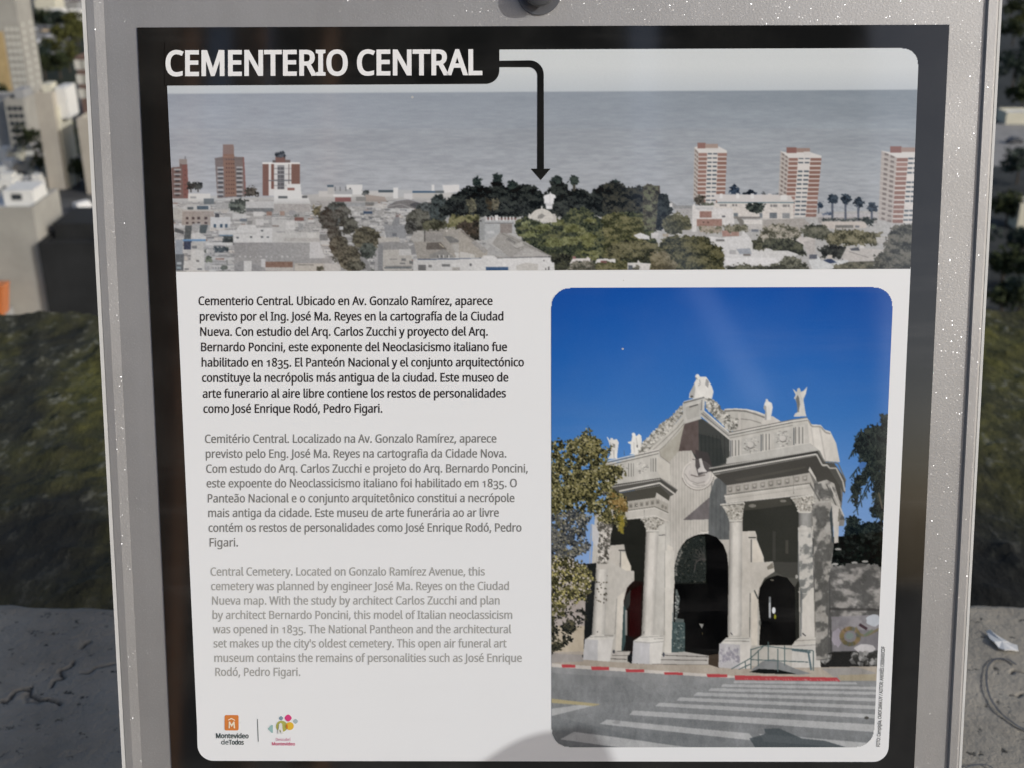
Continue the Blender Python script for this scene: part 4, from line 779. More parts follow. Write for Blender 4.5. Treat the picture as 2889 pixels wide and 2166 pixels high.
# ------------------------------------------------------------------ the wide city picture
def paint_panorama():
    c = Canvas(464, 128, 2600, 776)
    yy = np.arange(c.h)[:, None] + c.y0; xx = np.arange(c.w)[None, :] + c.x0
    hor = 264 - (xx - 470) * 0.0055
    def lerp3(a, b, f): return np.asarray(a, np.float32) * (1 - f[..., None]) + np.asarray(b, np.float32) * f[..., None]
    f = np.clip((yy - 190) / (hor - 190), 0, 1) * np.ones_like(xx, float)
    sky = lerp3((203, 208, 208), (186, 193, 197), f)
    g = np.clip((yy - hor) / 300.0, 0, 1); lx = np.clip((xx - 470) / 2100.0, 0, 1) * np.ones_like(yy, float)
    sea = lerp3((150, 157, 167), (135, 145, 153), lx)
    sea = sea * (1 - g[..., None]) + lerp3((165, 169, 175), (162, 168, 174), lx) * g[..., None]
    w = vnoise(xx / 30.0 + 0 * yy, yy / 4.5 + 0 * xx, 3, 4) - 0.5; w2 = vnoise(xx / 300.0 + 0 * yy, yy / 40.0 + 0 * xx, 9, 3) - 0.5
    sea = sea + (w * 26 * (0.35 + g))[..., None] + (w2 * 14)[..., None]
    band = np.clip((yy - hor) / 3.0, 0, 1)
    c.a[:] = sky * (1 - band[..., None]) + sea * band[..., None]
    def sat(col, f=0.82):
        col = np.asarray(col, float); g_ = col.mean(); return g_ + (col - g_) * f
    def fol(z, pts, size, num, cols, al=1.0):
        cs = sorted([np.asarray(q, float) for q in cols], key=lambda q: q.sum()); lo, hi = cs[0], cs[-1]; mid = np.mean(cs, 0)
        z.foliage(pts, [lo * .70, lo * .9, mid, hi * 1.0, hi * 1.10], size * 1.5, size * 1.5, al, light=1.7)
    W = (206, 207, 206); G = (165, 166, 166); D = (70, 74, 76)
    # ---- generic low roofs along the whole foreground
    c.zoom(0, 0, 1)
    c.poly([(464, 566), (800, 556), (900, 548), (1150, 540), (1320, 548), (1620, 600), (2300, 600), (2600, 590), (2600, 776), (464, 776)], (172, 172, 170), n=5)
    c.poly([(464, 560), (620, 552), (640, 566), (464, 580)], (176, 178, 178), n=5)
    hs = sorted([(558 + (rng.random() ** 0.85) * 206, rng.uniform(466, 1340)) for _ in range(560)])
    for (y, x) in hs:
        k = 0.45 + (y - 550) / 190; w_ = rng.uniform(14, 46) * k; h_ = rng.uniform(5, 12) * k; rf = rng.uniform(2, 6) * k; sl = rng.uniform(-6, 6) * k
        tone = rng.choice([206, 198, 190, 178, 164, 150], p=[.26, .24, .18, .14, .1, .08]); wall = np.array((tone, tone, tone - 2.0)) + (np.array((2, -4, -10)) if rng.random() < .18 else 0)
        c.poly([(x + sl, y - rf), (x + w_ + sl, y - rf), (x + w_, y), (x, y)], np.array((176, 177, 177)) * rng.uniform(.72, 1.1))
        c.rect(x, y, x + w_, y + h_, wall); c.rect(x, y - 1, x + w_, y + 1.2, (212, 212, 210), .55)
        c.rect(x + w_ * .82, y, x + w_, y + h_, wall * .84, .8); c.rect(x, y + h_, x + w_, y + h_ + 1.6 * k, (104, 106, 108), .8)
        if h_ > 6 and rng.random() < .6:
            n_ = int(rng.integers(2, 5))
            for q in range(n_): xx_ = x + w_ * (q + .6) / (n_ + 1); c.rect(xx_, y + h_ * .35, xx_ + 2.4 * k, y + h_ * .35 + 2.8 * k, (98, 102, 108), .85)
        if rng.random() < .22: c.rect(x + w_ * .2, y - rf - 4 * k, x + w_ * .2 + 7 * k, y - rf * .5, wall * .96); 
        if rng.random() < .06: c.rect(x, y - rf, x + w_ * .7, y, (150, 108, 92), .8)
        if rng.random() < .10: c.ell(x + w_, y + h_ * .4, 7 * k, 5 * k, (92, 98, 90), .9, jag=.2)
    # ---- first zoom frame: left towers
    z = c.zoom(460, 380, 4.144)
    z.poly([(95, 390), (200, 380), (200, 345), (290, 350), (305, 750), (112, 750)], (112, 92, 88), n=4)
    z.rect(195, 290, 287, 345, (138, 130, 126)); z.line([(265, 290), (265, 255)], 6, (95, 95, 98))
    z.poly([(232, 360), (290, 352), (306, 745), (245, 745)], (134, 80, 74))
    for y in range(402, 730, 56):
        z.rect(132, y, 216, y + 20, (156, 156, 157)); z.rect(150, y + 20, 200, y + 40, (64, 60, 62)); z.rect(255, y + 12, 272, y + 30, (100, 70, 68))
    for (x, y) in ((332, 608), (414, 604)):
        z.rect(x - 8, y, x + 8, y + 70, (72, 74, 72)); fol(z, [(x - 46, y - 46), (x + 46, y - 46), (x + 46, y + 36), (x - 46, y + 36)], 14, 60, [(52, 58, 58), (66, 70, 68), (44, 50, 52)])
    z.poly([(610, 278), (705, 262), (705, 120), (830, 120), (836, 262), (945, 266), (972, 725), (640, 748)], (118, 108, 106), n=4)
    z.poly([(708, 122), (830, 122), (836, 260), (866, 722), (732, 730), (704, 262)], (140, 101, 84), n=4); z.rect(710, 124, 828, 232, (132, 112, 106))
    z.line([(700, 262), (840, 258)], 6, (160, 120, 100))
    for y in range(288, 700, 49):
        for x in range(742, 842, 28): z.rect(x, y, x + 13, y + 15, (80, 62, 56))
    for y in (380, 425, 480, 530, 585, 640, 690):
        z.rect(640, y, 712, y + 22, (160, 161, 164)); z.rect(650, y + 22, 705, y + 44, (74, 76, 80)); z.rect(862, y - 4, 936, y + 18, (166, 166, 168)); z.rect(866, y + 18, 925, y + 42, (78, 78, 80))
    z.poly([(935, 268), (952, 268), (976, 700), (960, 700)], (150, 86, 80)); z.rect(612, 280, 945, 300, (104, 96, 96), 0.6)
    fol(z, [(962, 640), (1010, 612), (1075, 612), (1115, 690), (1100, 722), (965, 722)], 18, 160, [(74, 70, 66), (60, 58, 54), (90, 86, 80)])
    z.rect(1168, 344, 1242, 716, (158, 76, 55), n=4); z.rect(1504, 344, 1604, 586, (163, 80, 56), n=4)
    z.rect(1240, 348, 1506, 716, (200, 200, 199)); z.rect(1266, 350, 1300, 640, (150, 76, 56)); z.rect(1344, 364, 1420, 642, (96, 96, 100))
    for y in range(374, 640, 46): z.rect(1340, y, 1424, y + 7, (178, 180, 182)); z.rect(1370, y, 1376, y + 40, (150, 152, 155))
    for y in range(395, 640, 66): z.rect(1300, y, 1344, y + 10, (150, 150, 152)); z.rect(1424, y, 1504, y + 10, (168, 168, 170))
    z.rect(1470, 350, 1481, 586, (98, 84, 80)); z.rect(1240, 536, 1504, 548, (110, 112, 116)); z.rect(1163, 328, 1604, 350, (216, 216, 214))
    z.rect(1318, 262, 1432, 330, (122, 92, 86)); fol(z, [(1312, 205), (1426, 205), (1430, 266), (1318, 266)], 13, 60, [(62, 68, 78), (84, 90, 98), (52, 58, 66)])
    z.rect(1284, 304, 1322, 330, (98, 92, 92)); z.rect(1430, 300, 1492, 330, (112, 100, 98))
    z.poly([(1320, 650), (1450, 640), (1450, 582), (1610, 582), (1622, 700), (1700, 740), (1726, 800), (1726, 912), (1300, 912), (1300, 660)], (207, 208, 207))
    z.rect(1458, 626, 1540, 656, (154, 96, 84)); z.rect(1350, 720, 1460, 748, (96, 102, 104)); z.rect(1300, 798, 1724, 912, (178, 175, 172)); z.rect(1300, 792, 1724, 812, W)
    z.rect(1630, 716, 1690, 745, (96, 98, 100))
    z.rect(300, 690, 560, 782, (199, 199, 196)); z.rect(325, 725, 395, 750, (150, 152, 152)); z.rect(480, 750, 600, 815, (104, 112, 116))
    z.poly([(170, 880), (300, 815), (560, 830), (560, 890), (170, 900)], (196, 197, 196)); z.rect(400, 838, 536, 884, (74, 92, 106)); z.rect(290, 850, 360, 882, (86, 96, 100))
    fol(z, [(775, 900), (780, 800), (880, 755), (1010, 770), (985, 850), (960, 915)], 20, 260, [(86, 95, 90), (104, 112, 104), (70, 78, 74)])
    z.rect(970, 782, 1300, 864, (198, 199, 199)); z.rect(980, 864, 1290, 906, (118, 122, 124)); z.rect(1215, 905, 1275, 948, (176, 118, 92)); z.rect(1062, 902, 1172, 958, (214, 214, 212))
    z.rect(225, 892, 600, 1062, (166, 156, 148), n=3); z.rect(225, 880, 770, 900, (190, 186, 180)); z.rect(120, 870, 230, 1000, (186, 183, 176))
    for y in (965, 1022):
        for x in (272, 342, 408, 490): z.rect(x, y, x + 32, y + 28, (76, 62, 62))
    z.rect(560, 965, 792, 1086, (208, 210, 211))
    for x in (596, 672, 728): z.rect(x, 1048, x + 30, 1088, (62, 84, 104))
    z.rect(615, 930, 665, 970, (70, 70, 74)); z.rect(818, 930, 980, 990, (204, 205, 204)); z.rect(905, 985, 985, 1020, (110, 120, 130))
    z.poly([(438, 1060), (532, 1056), (505, 1155), (428, 1155)], (76, 86, 88)); z.poly([(350, 1046), (455, 1036), (408, 1140), (338, 1125)], (166, 167, 167)); z.poly([(266, 1066), (342, 1066), (332, 1222), (250, 1226)], (82, 90, 92))
    z.poly([(330, 1165), (420, 1140), (512, 1200), (505, 1228), (330, 1228)], (206, 206, 204)); z.rect(238, 1226, 505, 1246, (92, 142, 190)); z.rect(248, 1246, 338, 1348, (48, 60, 84))
    z.rect(130, 1060, 260, 1100, (196, 198, 199)); z.poly([(140, 1090), (250, 1130), (250, 1170), (140, 1140)], (88, 92, 94)); z.rect(150, 1230, 235, 1420, (150, 160, 170)); z.rect(150, 1400, 250, 1590, (96, 104, 110))
    z.rect(165, 1490, 220, 1520, (170, 180, 186)); z.rect(165, 1545, 215, 1570, (140, 160, 170))
    z.rect(330, 1262, 480, 1352, (190, 190, 187)); z.poly([(330, 1350), (482, 1350), (492, 1595), (242, 1595), (250, 1482), (332, 1470)], (208, 208, 205))
    for x in (258, 408): z.rect(x, 1566, x + 50, 1584, (100, 104, 108))
    z.rect(345, 1300, 400, 1335, (120, 124, 126)); z.rect(395, 1465, 425, 1490, (120, 120, 118)); fol(z, [(500, 1430), (560, 1420), (580, 1490), (500, 1490)], 16, 40, [(110, 118, 98), (90, 98, 84)])
    fol(z, [(690, 1175), (830, 1170), (820, 1282), (700, 1282)], 18, 120, [(92, 98, 96), (112, 116, 112), (74, 80, 78)]); fol(z, [(590, 1310), (760, 1316), (755, 1374), (600, 1370)], 16, 80, [(62, 72, 78), (80, 88, 90)])
    z.rect(655, 1118, 850, 1172, W); z.rect(665, 1172, 820, 1190, (110, 136, 156)); z.rect(505, 1262, 820, 1296, W); z.rect(600, 1200, 700, 1240, (196, 192, 186))
    z.poly([(826, 1160), (900, 1062), (1085, 1060), (1100, 1096), (1282, 1096), (1282, 1262), (826, 1262)], (213, 214, 213)); z.rect(826, 1150, 1090, 1168, (196, 197, 196))
    for (x, y) in ((862, 1198), (1018, 1190), (1146, 1116), (1148, 1190), (1214, 1192), (1310, 1198)): z.rect(x, y, x + 30, y + 20, (98, 104, 106))
    z.rect(1282, 1142, 1832, 1262, (200, 200, 197)); z.rect(1420, 1210, 1830, 1250, (184, 182, 178)); z.rect(1690, 1150, 1790, 1210, (214, 214, 210)); z.rect(1836, 1170, 1930, 1240, (130, 132, 132))
    z.rect(1280, 1000, 1540, 1140, (196, 196, 194)); z.rect(1085, 990, 1180, 1060, (206, 206, 205)); z.rect(1440, 1010, 1550, 1110, (212, 212, 210)); z.rect(1282, 1060, 1360, 1082, (150, 140, 134)); z.rect(1582, 1045, 1640, 1110, (160, 162, 162)); z.rect(1540, 968, 1648, 1012, (142, 92, 82)); z.rect(1480, 890, 1550, 950, (160, 160, 162)); z.rect(1372, 900, 1425, 950, (172, 140, 124))
    z.grad([(836, 1262), (1730, 1266), (1730, 1446), (836, 1446)], (150, 150, 150), (168, 168, 167), 0, n=4); z.poly([(1722, 1258), (1832, 1258), (1902, 1446), (1715, 1446)], (206, 206, 206)); z.rect(1850, 1260, 1975, 1290, W)
    for x in range(890, 1540, 62): z.rect(x, 1410 + rng.integers(0, 20), x + 24, 1440, (196, 196, 195))
    z.rect(836, 1446, 1980, 1600, (160, 160, 159), n=3); z.poly([(836, 1520), (940, 1470), (1160, 1545), (1160, 1600), (836, 1600)], (148, 149, 150)); z.rect(950, 1480, 1042, 1600, (211, 212, 211)); z.rect(1152, 1460, 1202, 1550, (206, 206, 206))
    z.rect(1200, 1488, 1522, 1552, (152, 104, 80)); z.rect(1200, 1552, 1530, 1600, (190, 186, 180)); z.rect(1540, 1508, 1885, 1600, (196, 190, 180)); z.rect(1580, 1520, 1765, 1530, (110, 110, 108)); z.rect(1890, 1510, 2080, 1600, (196, 194, 190))
    fol(z, [(1790, 1600), (1800, 1545), (1870, 1535), (1905, 1600)], 18, 60, [(112, 112, 96), (96, 96, 84)])
    fol(z, [(1740, 840), (1850, 830), (1850, 960), (1760, 960)], 18, 130, [(126, 116, 82), (104, 100, 80)])
    fol(z, [(1850, 900), (1960, 800), (2100, 800), (2100, 1120), (1880, 1110)], 24, 420, [(78, 86, 86), (94, 100, 98), (64, 70, 70)])
    fol(z, [(1950, 1110), (2100, 1080), (2100, 1500), (2000, 1480), (1940, 1240)], 24, 320, [(96, 96, 88), (110, 110, 102), (82, 84, 80)])
    # ---- second zoom frame: shore and market
    z = c.zoom(900, 450, 4.424)
    z.rect(0, 400, 1650, 470, (186, 186, 184)); z.rect(345, 320, 542, 442, (205, 206, 205)); z.rect(380, 358, 402, 376, (92, 92, 92)); z.rect(104, 324, 186, 350, (70, 92, 108)); z.rect(110, 350, 190, 440, (172, 173, 172)); z.rect(195, 375, 420, 440, (158, 162, 165)); z.rect(180, 440, 412, 468, W)
    for x in (200, 262, 330): z.rect(x, 345, x + 14, 400, (112, 114, 118))
    z.rect(204, 478, 402, 532, (140, 84, 84)); fol(z, [(545, 380), (630, 385), (625, 445), (545, 445)], 18, 60, [(82, 88, 90), (100, 104, 104)])
    z.rect(745, 384, 932, 416, (78, 90, 98)); z.rect(930, 356, 990, 490, W); z.rect(985, 384, 1172, 472, (174, 177, 179)); z.rect(1170, 396, 1456, 420, (64, 92, 118)); z.rect(1170, 420, 1456, 480, (178, 176, 172)); z.rect(1408, 318, 1444, 400, W); z.poly([(1540, 325), (1750, 318), (1750, 410), (1560, 420)], (206, 206, 205))
    z.rect(1450, 395, 1560, 425, (96, 104, 108)); z.poly([(580, 440), (820, 470), (855, 530), (580, 530)], (158, 148, 140)); z.rect(465, 470, 590, 520, (132, 132, 130)); z.rect(1060, 430, 1170, 490, (196, 196, 196)); z.rect(330, 545, 580, 590, (160, 163, 165)); z.rect(580, 540, 690, 580, (124, 124, 122))
    z.poly([(640, 600), (730, 555), (860, 570), (820, 620)], (204, 202, 198))
    z.poly([(850, 585), (960, 520), (1110, 498), (1295, 548), (1185, 628), (868, 618)], (126, 124, 124)); z.poly([(1130, 572), (1200, 538), (1288, 556), (1195, 608)], (86, 86, 90)); z.line([(860, 590), (1030, 560), (1180, 624)], 8, (170, 170, 170)); z.line([(850, 585), (960, 520), (1110, 498), (1295, 548)], 9, (176, 178, 182))
    z.rect(870, 615, 1190, 660, W)
    for i in range(90):
        x, y = rng.uniform(400, 1100), rng.uniform(600, 860); z.rect(x, y, x + rng.uniform(20, 90), y + rng.uniform(8, 34), [(206, 206, 205), (190, 190, 188), (164, 164, 163), (110, 114, 118)][rng.integers(4)], 0.85)
    z.rect(558, 650, 668, 682, (62, 80, 106)); z.rect(620, 718, 690, 734, (110, 112, 114)); z.rect(960, 700, 1000, 780, (130, 112, 110))
    z.poly([(815, 830), (1085, 820), (1090, 990), (840, 985)], (150, 153, 156)); z.poly([(960, 720), (1010, 720), (1000, 830), (900, 830)], (140, 143, 146)); z.rect(915, 925, 975, 960, (112, 116, 122))
    z.poly([(400, 950), (480, 950), (660, 1390), (540, 1390)], (142, 142, 142)); z.poly([(690, 1040), (720, 1030), (790, 1390), (700, 1390)], (170, 170, 170))
    for (x, y, rx, ry, col) in ((230, 590, 112, 58, (76, 84, 82)), (300, 665, 105, 72, (94, 94, 88)), (115, 745, 105, 118, (72, 74, 70)), (190, 930, 80, 84, (84, 84, 78)), (370, 830, 112, 100, (84, 84, 76)), (250, 1080, 112, 124, (88, 85, 73)), (385, 1240, 135, 160, (100, 95, 80)), (590, 990, 170, 140, (94, 90, 74)), (610, 1140, 100, 95, (78, 84, 78)), (470, 1330, 110, 60, (90, 88, 76))):
        z.ell(x, y, rx, ry, col, 0.85, jag=0.12)
        fol(z, [(x + rx * math.cos(a / 3.0) * 1.05, y + ry * math.sin(a / 3.0) * 1.05) for a in range(19)], 20, int(rx * ry / 42), [np.array(col) * 0.8, np.array(col) * 1.15, np.array(col)], 0.9)
    z.rect(255, 840, 305, 880, (190, 194, 198)); z.rect(370, 690, 395, 730, (186, 186, 186))
    z.poly([(735, 985), (1000, 972), (1015, 1050), (1120, 1060), (1150, 1120), (1170, 1390), (800, 1390)], (186, 183, 176)); z.poly([(745, 1040), (960, 1028), (1122, 1062), (1122, 1122), (802, 1132)], (150, 150, 149)); z.poly([(1120, 1092), (1210, 1050), (1330, 1170), (1160, 1185)], (142, 143, 144)); z.rect(1000, 1122, 1152, 1200, (202, 202, 200)); z.rect(740, 1060, 800, 1390, (136, 138, 140))
    for (x, y, w_, h_) in ((1010, 1290, 70, 20), (1130, 1270, 70, 34), (880, 1245, 100, 8), (830, 1330, 330, 16), (1030, 1240, 60, 30)): z.rect(x, y, x + w_, y + h_, (118, 120, 120))
    z.rect(820, 1350, 1160, 1362, (84, 94, 100))
    z.poly([(1140, 1005), (1215, 865), (1762, 865), (1835, 920), (2062, 1190), (2034, 1232), (1230, 1246), (1185, 1040)], (162, 158, 150), n=4); z.poly([(1215, 868), (1320, 868), (1320, 1030), (1180, 1035), (1150, 1000)], (176, 174, 168)); z.line([(1320, 870), (1320, 1030)], 10, (84, 82, 80)); z.line([(1330, 890), (1552, 900)], 9, (120, 118, 112)); z.rect(1330, 915, 1552, 1030, (152, 149, 144))
    z.poly([(1345, 1045), (1520, 1035), (1600, 1130), (1340, 1130)], (106, 100, 94)); z.line([(1500, 1050), (1560, 1100)], 10, (196, 186, 160)); z.poly([(1560, 960), (1640, 960), (1790, 1030), (1640, 1050)], (122, 122, 120)); z.poly([(1650, 1060), (1830, 1050), (1900, 1160), (1700, 1160)], (176, 174, 168)); z.poly([(1380, 1190), (1560, 1120), (1700, 1230), (1380, 1236)], (142, 141, 137)); z.poly([(1690, 1165), (1900, 1160), (1940, 1225), (1720, 1230)], (200, 199, 195))
    z.line([(1830, 915), (2060, 1190)], 24, (128, 124, 116)); z.poly([(1900, 1030), (1955, 1003), (2105, 1150), (2070, 1182)], (176, 176, 172))
    for i in range(12): z.line([(1902 + i * 14, 1034 + i * 12.4), (1954 + i * 12.6, 1006 + i * 12)], 6, (104, 102, 98))
    for x in (1480, 1530, 1600): z.rect(x, 1200, x + 12, 1228, (66, 64, 62)); z.rect(x + 14, 1196, x + 30, 1230, (206, 206, 204))
    z.poly([(1178, 1250), (2220, 1206), (2220, 1400), (1178, 1400)], (207, 207, 205)); z.line([(1228, 1252), (2034, 1238)], 13, (76, 90, 112)); z.rect(1238, 1318, 1336, 1390, (112, 112, 112)); z.rect(1365, 1318, 1412, 1350, (122, 122, 120)); z.rect(1535, 1310, 1636, 1342, (118, 120, 120)); z.rect(1662, 1350, 1900, 1390, (168, 166, 160)); z.rect(1875, 1302, 1910, 1332, (92, 92, 92)); z.rect(1660, 1298, 1870, 1346, (212, 212, 210)); z.rect(2085, 1348, 2220, 1392, (54, 82, 120))
    for (x, y, rx, ry, col, n_) in ((1330, 620, 110, 80, (84, 90, 90), 220), (1240, 760, 150, 130, (92, 92, 84), 420), (1490, 640, 110, 190, (64, 72, 72), 420), (1450, 820, 160, 60, (84, 84, 66), 240), (1140, 850, 70, 80, (84, 84, 80), 120)):
        z.ell(x, y, rx, ry, col, 0.8, jag=0.15); fol(z, [(x + rx * math.cos(a / 3.0) * 1.06, y + ry * math.sin(a / 3.0) * 1.06) for a in range(19)], 20, n_, [np.array(col) * 0.78, np.array(col) * 1.14, np.array(col)])
    # ---- third zoom frame: the dark cemetery trees, dome and market roofs
    z = c.zoom(1300, 450, 4.424)
    dark = [(-260, 590), (-170, 520), (-60, 400), (0, 392), (60, 358), (150, 322), (172, 262), (235, 264), (262, 340), (380, 350), (392, 240), (460, 213), (516, 250), (510, 332), (560, 330), (600, 298), (690, 308), (750, 330), (820, 308), (900, 328), (980, 370), (1030, 430), (1098, 380), (1110, 282), (1160, 238), (1240, 233), (1270, 290), (1340, 298), (1352, 390), (1450, 358), (1550, 380), (1602, 430), (1640, 390), (1720, 330), (1830, 328), (1860, 298), (1990, 298), (2010, 360), (2090, 350), (2105, 390), (2150, 360), (2230, 340), (2300, 330), (2420, 420), (2460, 560), (2440, 720), (-260, 720)]
    fol(z, dark, 24, 0, [(30, 34, 35), (40, 46, 45), (52, 57, 54), (28, 32, 34)])
    for (x, y) in ((200, 270), (455, 230), (1195, 255), (640, 315), (1920, 310)): fol(z, [(x - 62, y - 30), (x, y - 62), (x + 62, y - 30), (x + 50, y + 50), (x - 50, y + 50)], 16, 90, [(40, 52, 52), (52, 62, 58), (34, 42, 44)])
    z.rect(1396, 300, 1430, 400, (72, 70, 62)); fol(z, [(1350, 262), (1370, 212), (1412, 196), (1458, 212), (1478, 262), (1440, 322), (1385, 322)], 15, 190, [(46, 58, 56), (58, 68, 62), (36, 44, 46)])
    fol(z, [(60, 500), (190, 490), (190, 660), (110, 660)], 20, 120, [(112, 110, 88), (92, 92, 78), (74, 74, 62)]); fol(z, [(370, 500), (480, 490), (470, 640), (400, 640)], 20, 120, [(104, 100, 82), (84, 82, 70)]); fol(z, [(290, 460), (390, 520), (390, 660), (330, 600)], 18, 90, [(70, 62, 48), (58, 54, 44)])
    def bush(pts, n_, cols, size=22):
        fol(z, pts, size, n_, cols)
    bush([(-180, 800), (-120, 700), (60, 690), (240, 690), (250, 860), (-180, 860)], 700, [(112, 110, 62), (96, 96, 56), (128, 124, 76), (80, 82, 52)])
    bush([(-60, 850), (20, 780), (230, 760), (235, 1000), (130, 1010), (40, 900)], 500, [(58, 52, 44), (72, 62, 52), (46, 44, 38)])
    green = [(670, 760), (800, 715), (1000, 790), (1200, 790), (1380, 620), (1520, 600), (1640, 680), (1740, 720), (1900, 690), (2100, 650), (2300, 680), (2420, 730), (2420, 1400), (1170, 1400), (1150, 1240), (1060, 1180), (860, 1060), (690, 940)]
    fol(z, green, 26, 0, [(64, 74, 58), (76, 84, 58), (86, 90, 58), (50, 58, 48), (92, 94, 62)])
    for i in range(46):
        x, y = rng.uniform(700, 2350), rng.uniform(760, 1280)
        if x < 1150 and y > 1000: continue
        rr = rng.uniform(60, 120); col = np.array((92, 98, 62)) + np.array((18, 12, -4)) * (x - 700) / 1600 + rng.normal(0, 6)
        fol(z, [(x + rr * math.cos(a), y - rr * .25 + rr * .5 * math.sin(a)) for a in np.linspace(0, 6.28, 12)[:-1]], 20, 70, [col * 1.05, col * 1.18, col]); fol(z, [(x + rr * math.cos(a), y + rr * .5 + rr * .22 * math.sin(a)) for a in np.linspace(0, 6.28, 12)[:-1]], 20, 46, [(46, 52, 42), (56, 62, 48)])
    bush([(1050, 1180), (1380, 1180), (1380, 1390), (1170, 1390), (1110, 1250)], 420, [(54, 56, 46), (66, 68, 52), (42, 44, 38)])
    z.poly([(1028, 482), (1042, 452), (1108, 430), (1118, 402), (1130, 430), (1178, 448), (1188, 480), (1162, 494), (1160, 556), (1146, 562), (1140, 624), (1066, 624), (1056, 560), (1040, 552), (1040, 500)], (216, 217, 218)); z.rect(1060, 566, 1144, 580, (170, 172, 174)); z.line([(1112, 440), (1112, 552)], 8, (196, 197, 200)); z.line([(1040, 552), (1160, 556)], 8, (176, 178, 180))
    arch = [(1010 + 150 * math.cos(a), 770 - 148 * math.sin(a)) for a in np.linspace(3.0, 0.15, 14)]
    z.poly([(838, 735), (852, 672), (872, 690)] + arch + [(1192, 700), (1198, 785), (1010, 790), (940, 755)], (197, 194, 186)); z.poly([(958, 742), (962, 705), (1010, 678), (1056, 706), (1010, 745)], (134, 133, 128)); z.rect(1000, 582, 1022, 630, (190, 190, 186)); z.line(arch, 10, (216, 212, 202)); z.rect(1140, 680, 1180, 780, (182, 178, 172))
    fol(z, [(840, 740), (1000, 790), (1000, 830), (840, 830)], 20, 120, [(72, 80, 60), (60, 68, 54)])
    z.poly([(236, 742), (262, 730), (300, 772), (668, 764), (672, 930), (520, 930), (470, 930), (330, 1010), (232, 1010)], (168, 171, 172), n=3); z.rect(232, 742, 300, 1010, (150, 153, 153)); z.rect(300, 790, 660, 806, (120, 121, 120)); z.rect(490, 805, 640, 925, (134, 127, 122)); z.rect(240, 760, 262, 780, (66, 66, 66))
    for i, x in enumerate(range(310, 650, 42)): z.rect(x, 716, x + 24, 768, (205, 206, 206) if i % 2 else (190, 190, 190)); z.rect(x + 24, 732, x + 42, 758, (116, 76, 70))
    z.rect(425, 700, 470, 760, (214, 214, 212)); z.rect(320, 900, 420, 930, (186, 188, 188))
    z.poly([(-20, 885), (180, 1010), (335, 1150), (335, 1192), (262, 1232), (-20, 1232)], (166, 161, 151), n=4); z.line([(0, 890), (330, 1150)], 22, (132, 126, 118)); z.poly([(130, 1040), (180, 1003), (330, 1150), (300, 1182)], (180, 178, 174))
    for i in range(13): z.line([(134 + i * 13, 1044 + i * 11), (182 + i * 11.6, 1008 + i * 11.5)], 6, (102, 100, 96))
    z.poly([(-10, 1150), (170, 1190), (180, 1230), (-10, 1234)], (196, 194, 188))
    z.poly([(330, 1140), (480, 918), (565, 918), (740, 1000), (1135, 1212), (640, 1228), (450, 1228), (335, 1190)], (152, 150, 145), n=4); z.poly([(330, 1150), (380, 1060), (450, 1110), (620, 1225), (330, 1200)], (160, 160, 158)); z.poly([(640, 1218), (812, 1104), (1125, 1206)], (166, 164, 160)); z.line([(500, 925), (1132, 1212)], 12, (126, 124, 118))
    for i in range(6): z.line([(566 + i * 20, 1004 + i * 10), (600 + i * 16, 982 + i * 9)], 9, (84, 84, 82))
    z.poly([(646, 1082), (762, 1030), (804, 1078), (700, 1118)], (170, 168, 163)); z.line([(646, 1082), (700, 1118), (804, 1078)], 6, (116, 114, 110)); z.line([(380, 1060), (520, 1150)], 8, (186, 186, 184))
    z.poly([(-10, 1242), (250, 1240), (280, 1205), (420, 1205), (450, 1238), (1122, 1226), (1128, 1285), (1168, 1290), (1168, 1400), (-10, 1400)], (207, 207, 205)); z.line([(450, 1234), (1130, 1218)], 8, (98, 100, 104)); z.rect(314, 1346, 592, 1392, (58, 84, 120)); z.poly([(690, 1330), (820, 1290), (970, 1310), (960, 1390), (700, 1390)], (186, 184, 178)); z.rect(1030, 1256, 1046, 1274, (80, 80, 80)); z.rect(1052, 1360, 1066, 1390, (90, 90, 90)); z.rect(1090, 1340, 1104, 1390, (90, 90, 90)); z.rect(110, 1300, 138, 1330, (96, 96, 98))
    z.poly([(1352, 1310), (1400, 1236), (1560, 1240), (1580, 1215), (1614, 1240), (1614, 1300), (1480, 1270), (1420, 1290)], (206, 200, 196)); z.rect(1392, 1214, 1432, 1242, (168, 92, 84)); z.poly([(1672, 1300), (1700, 1246), (1800, 1240), (1820, 1215), (1840, 1250), (1930, 1240), (1930, 1310), (1800, 1280)], (208, 206, 202)); z.rect(1742, 1264, 1822, 1296, (138, 76, 72)); fol(z, [(1690, 1290), (2080, 1260), (2080, 1400), (1690, 1400)], 22, 260, [(92, 92, 56), (76, 78, 50), (104, 100, 66)]); fol(z, [(1400, 1280), (1660, 1270), (1680, 1390), (1330, 1390)], 22, 200, [(108, 106, 90), (88, 88, 74), (126, 122, 110)])
    # ---- fourth and fifth zoom frames: right-hand towers, palms, long white school
    z = c.zoom(1700, 380, 4.144)
    fol(z, [(0, 600), (80, 560), (200, 560), (260, 620), (430, 600), (470, 700), (470, 900), (0, 900)], 18, 900, [(40, 44, 44), (52, 56, 52), (32, 36, 38), (62, 62, 54)])
    z.poly([(468, 640), (520, 575), (600, 600), (665, 600), (676, 760), (650, 1110), (470, 1110)], (78, 72, 63)); fol(z, [(468, 640), (520, 575), (600, 600), (665, 600), (676, 760), (650, 1110), (470, 1110)], 20, 420, [(80, 74, 66), (94, 86, 74), (64, 62, 54), (96, 100, 76)])  # brown reflection off the gloss, painted into the print among the trees
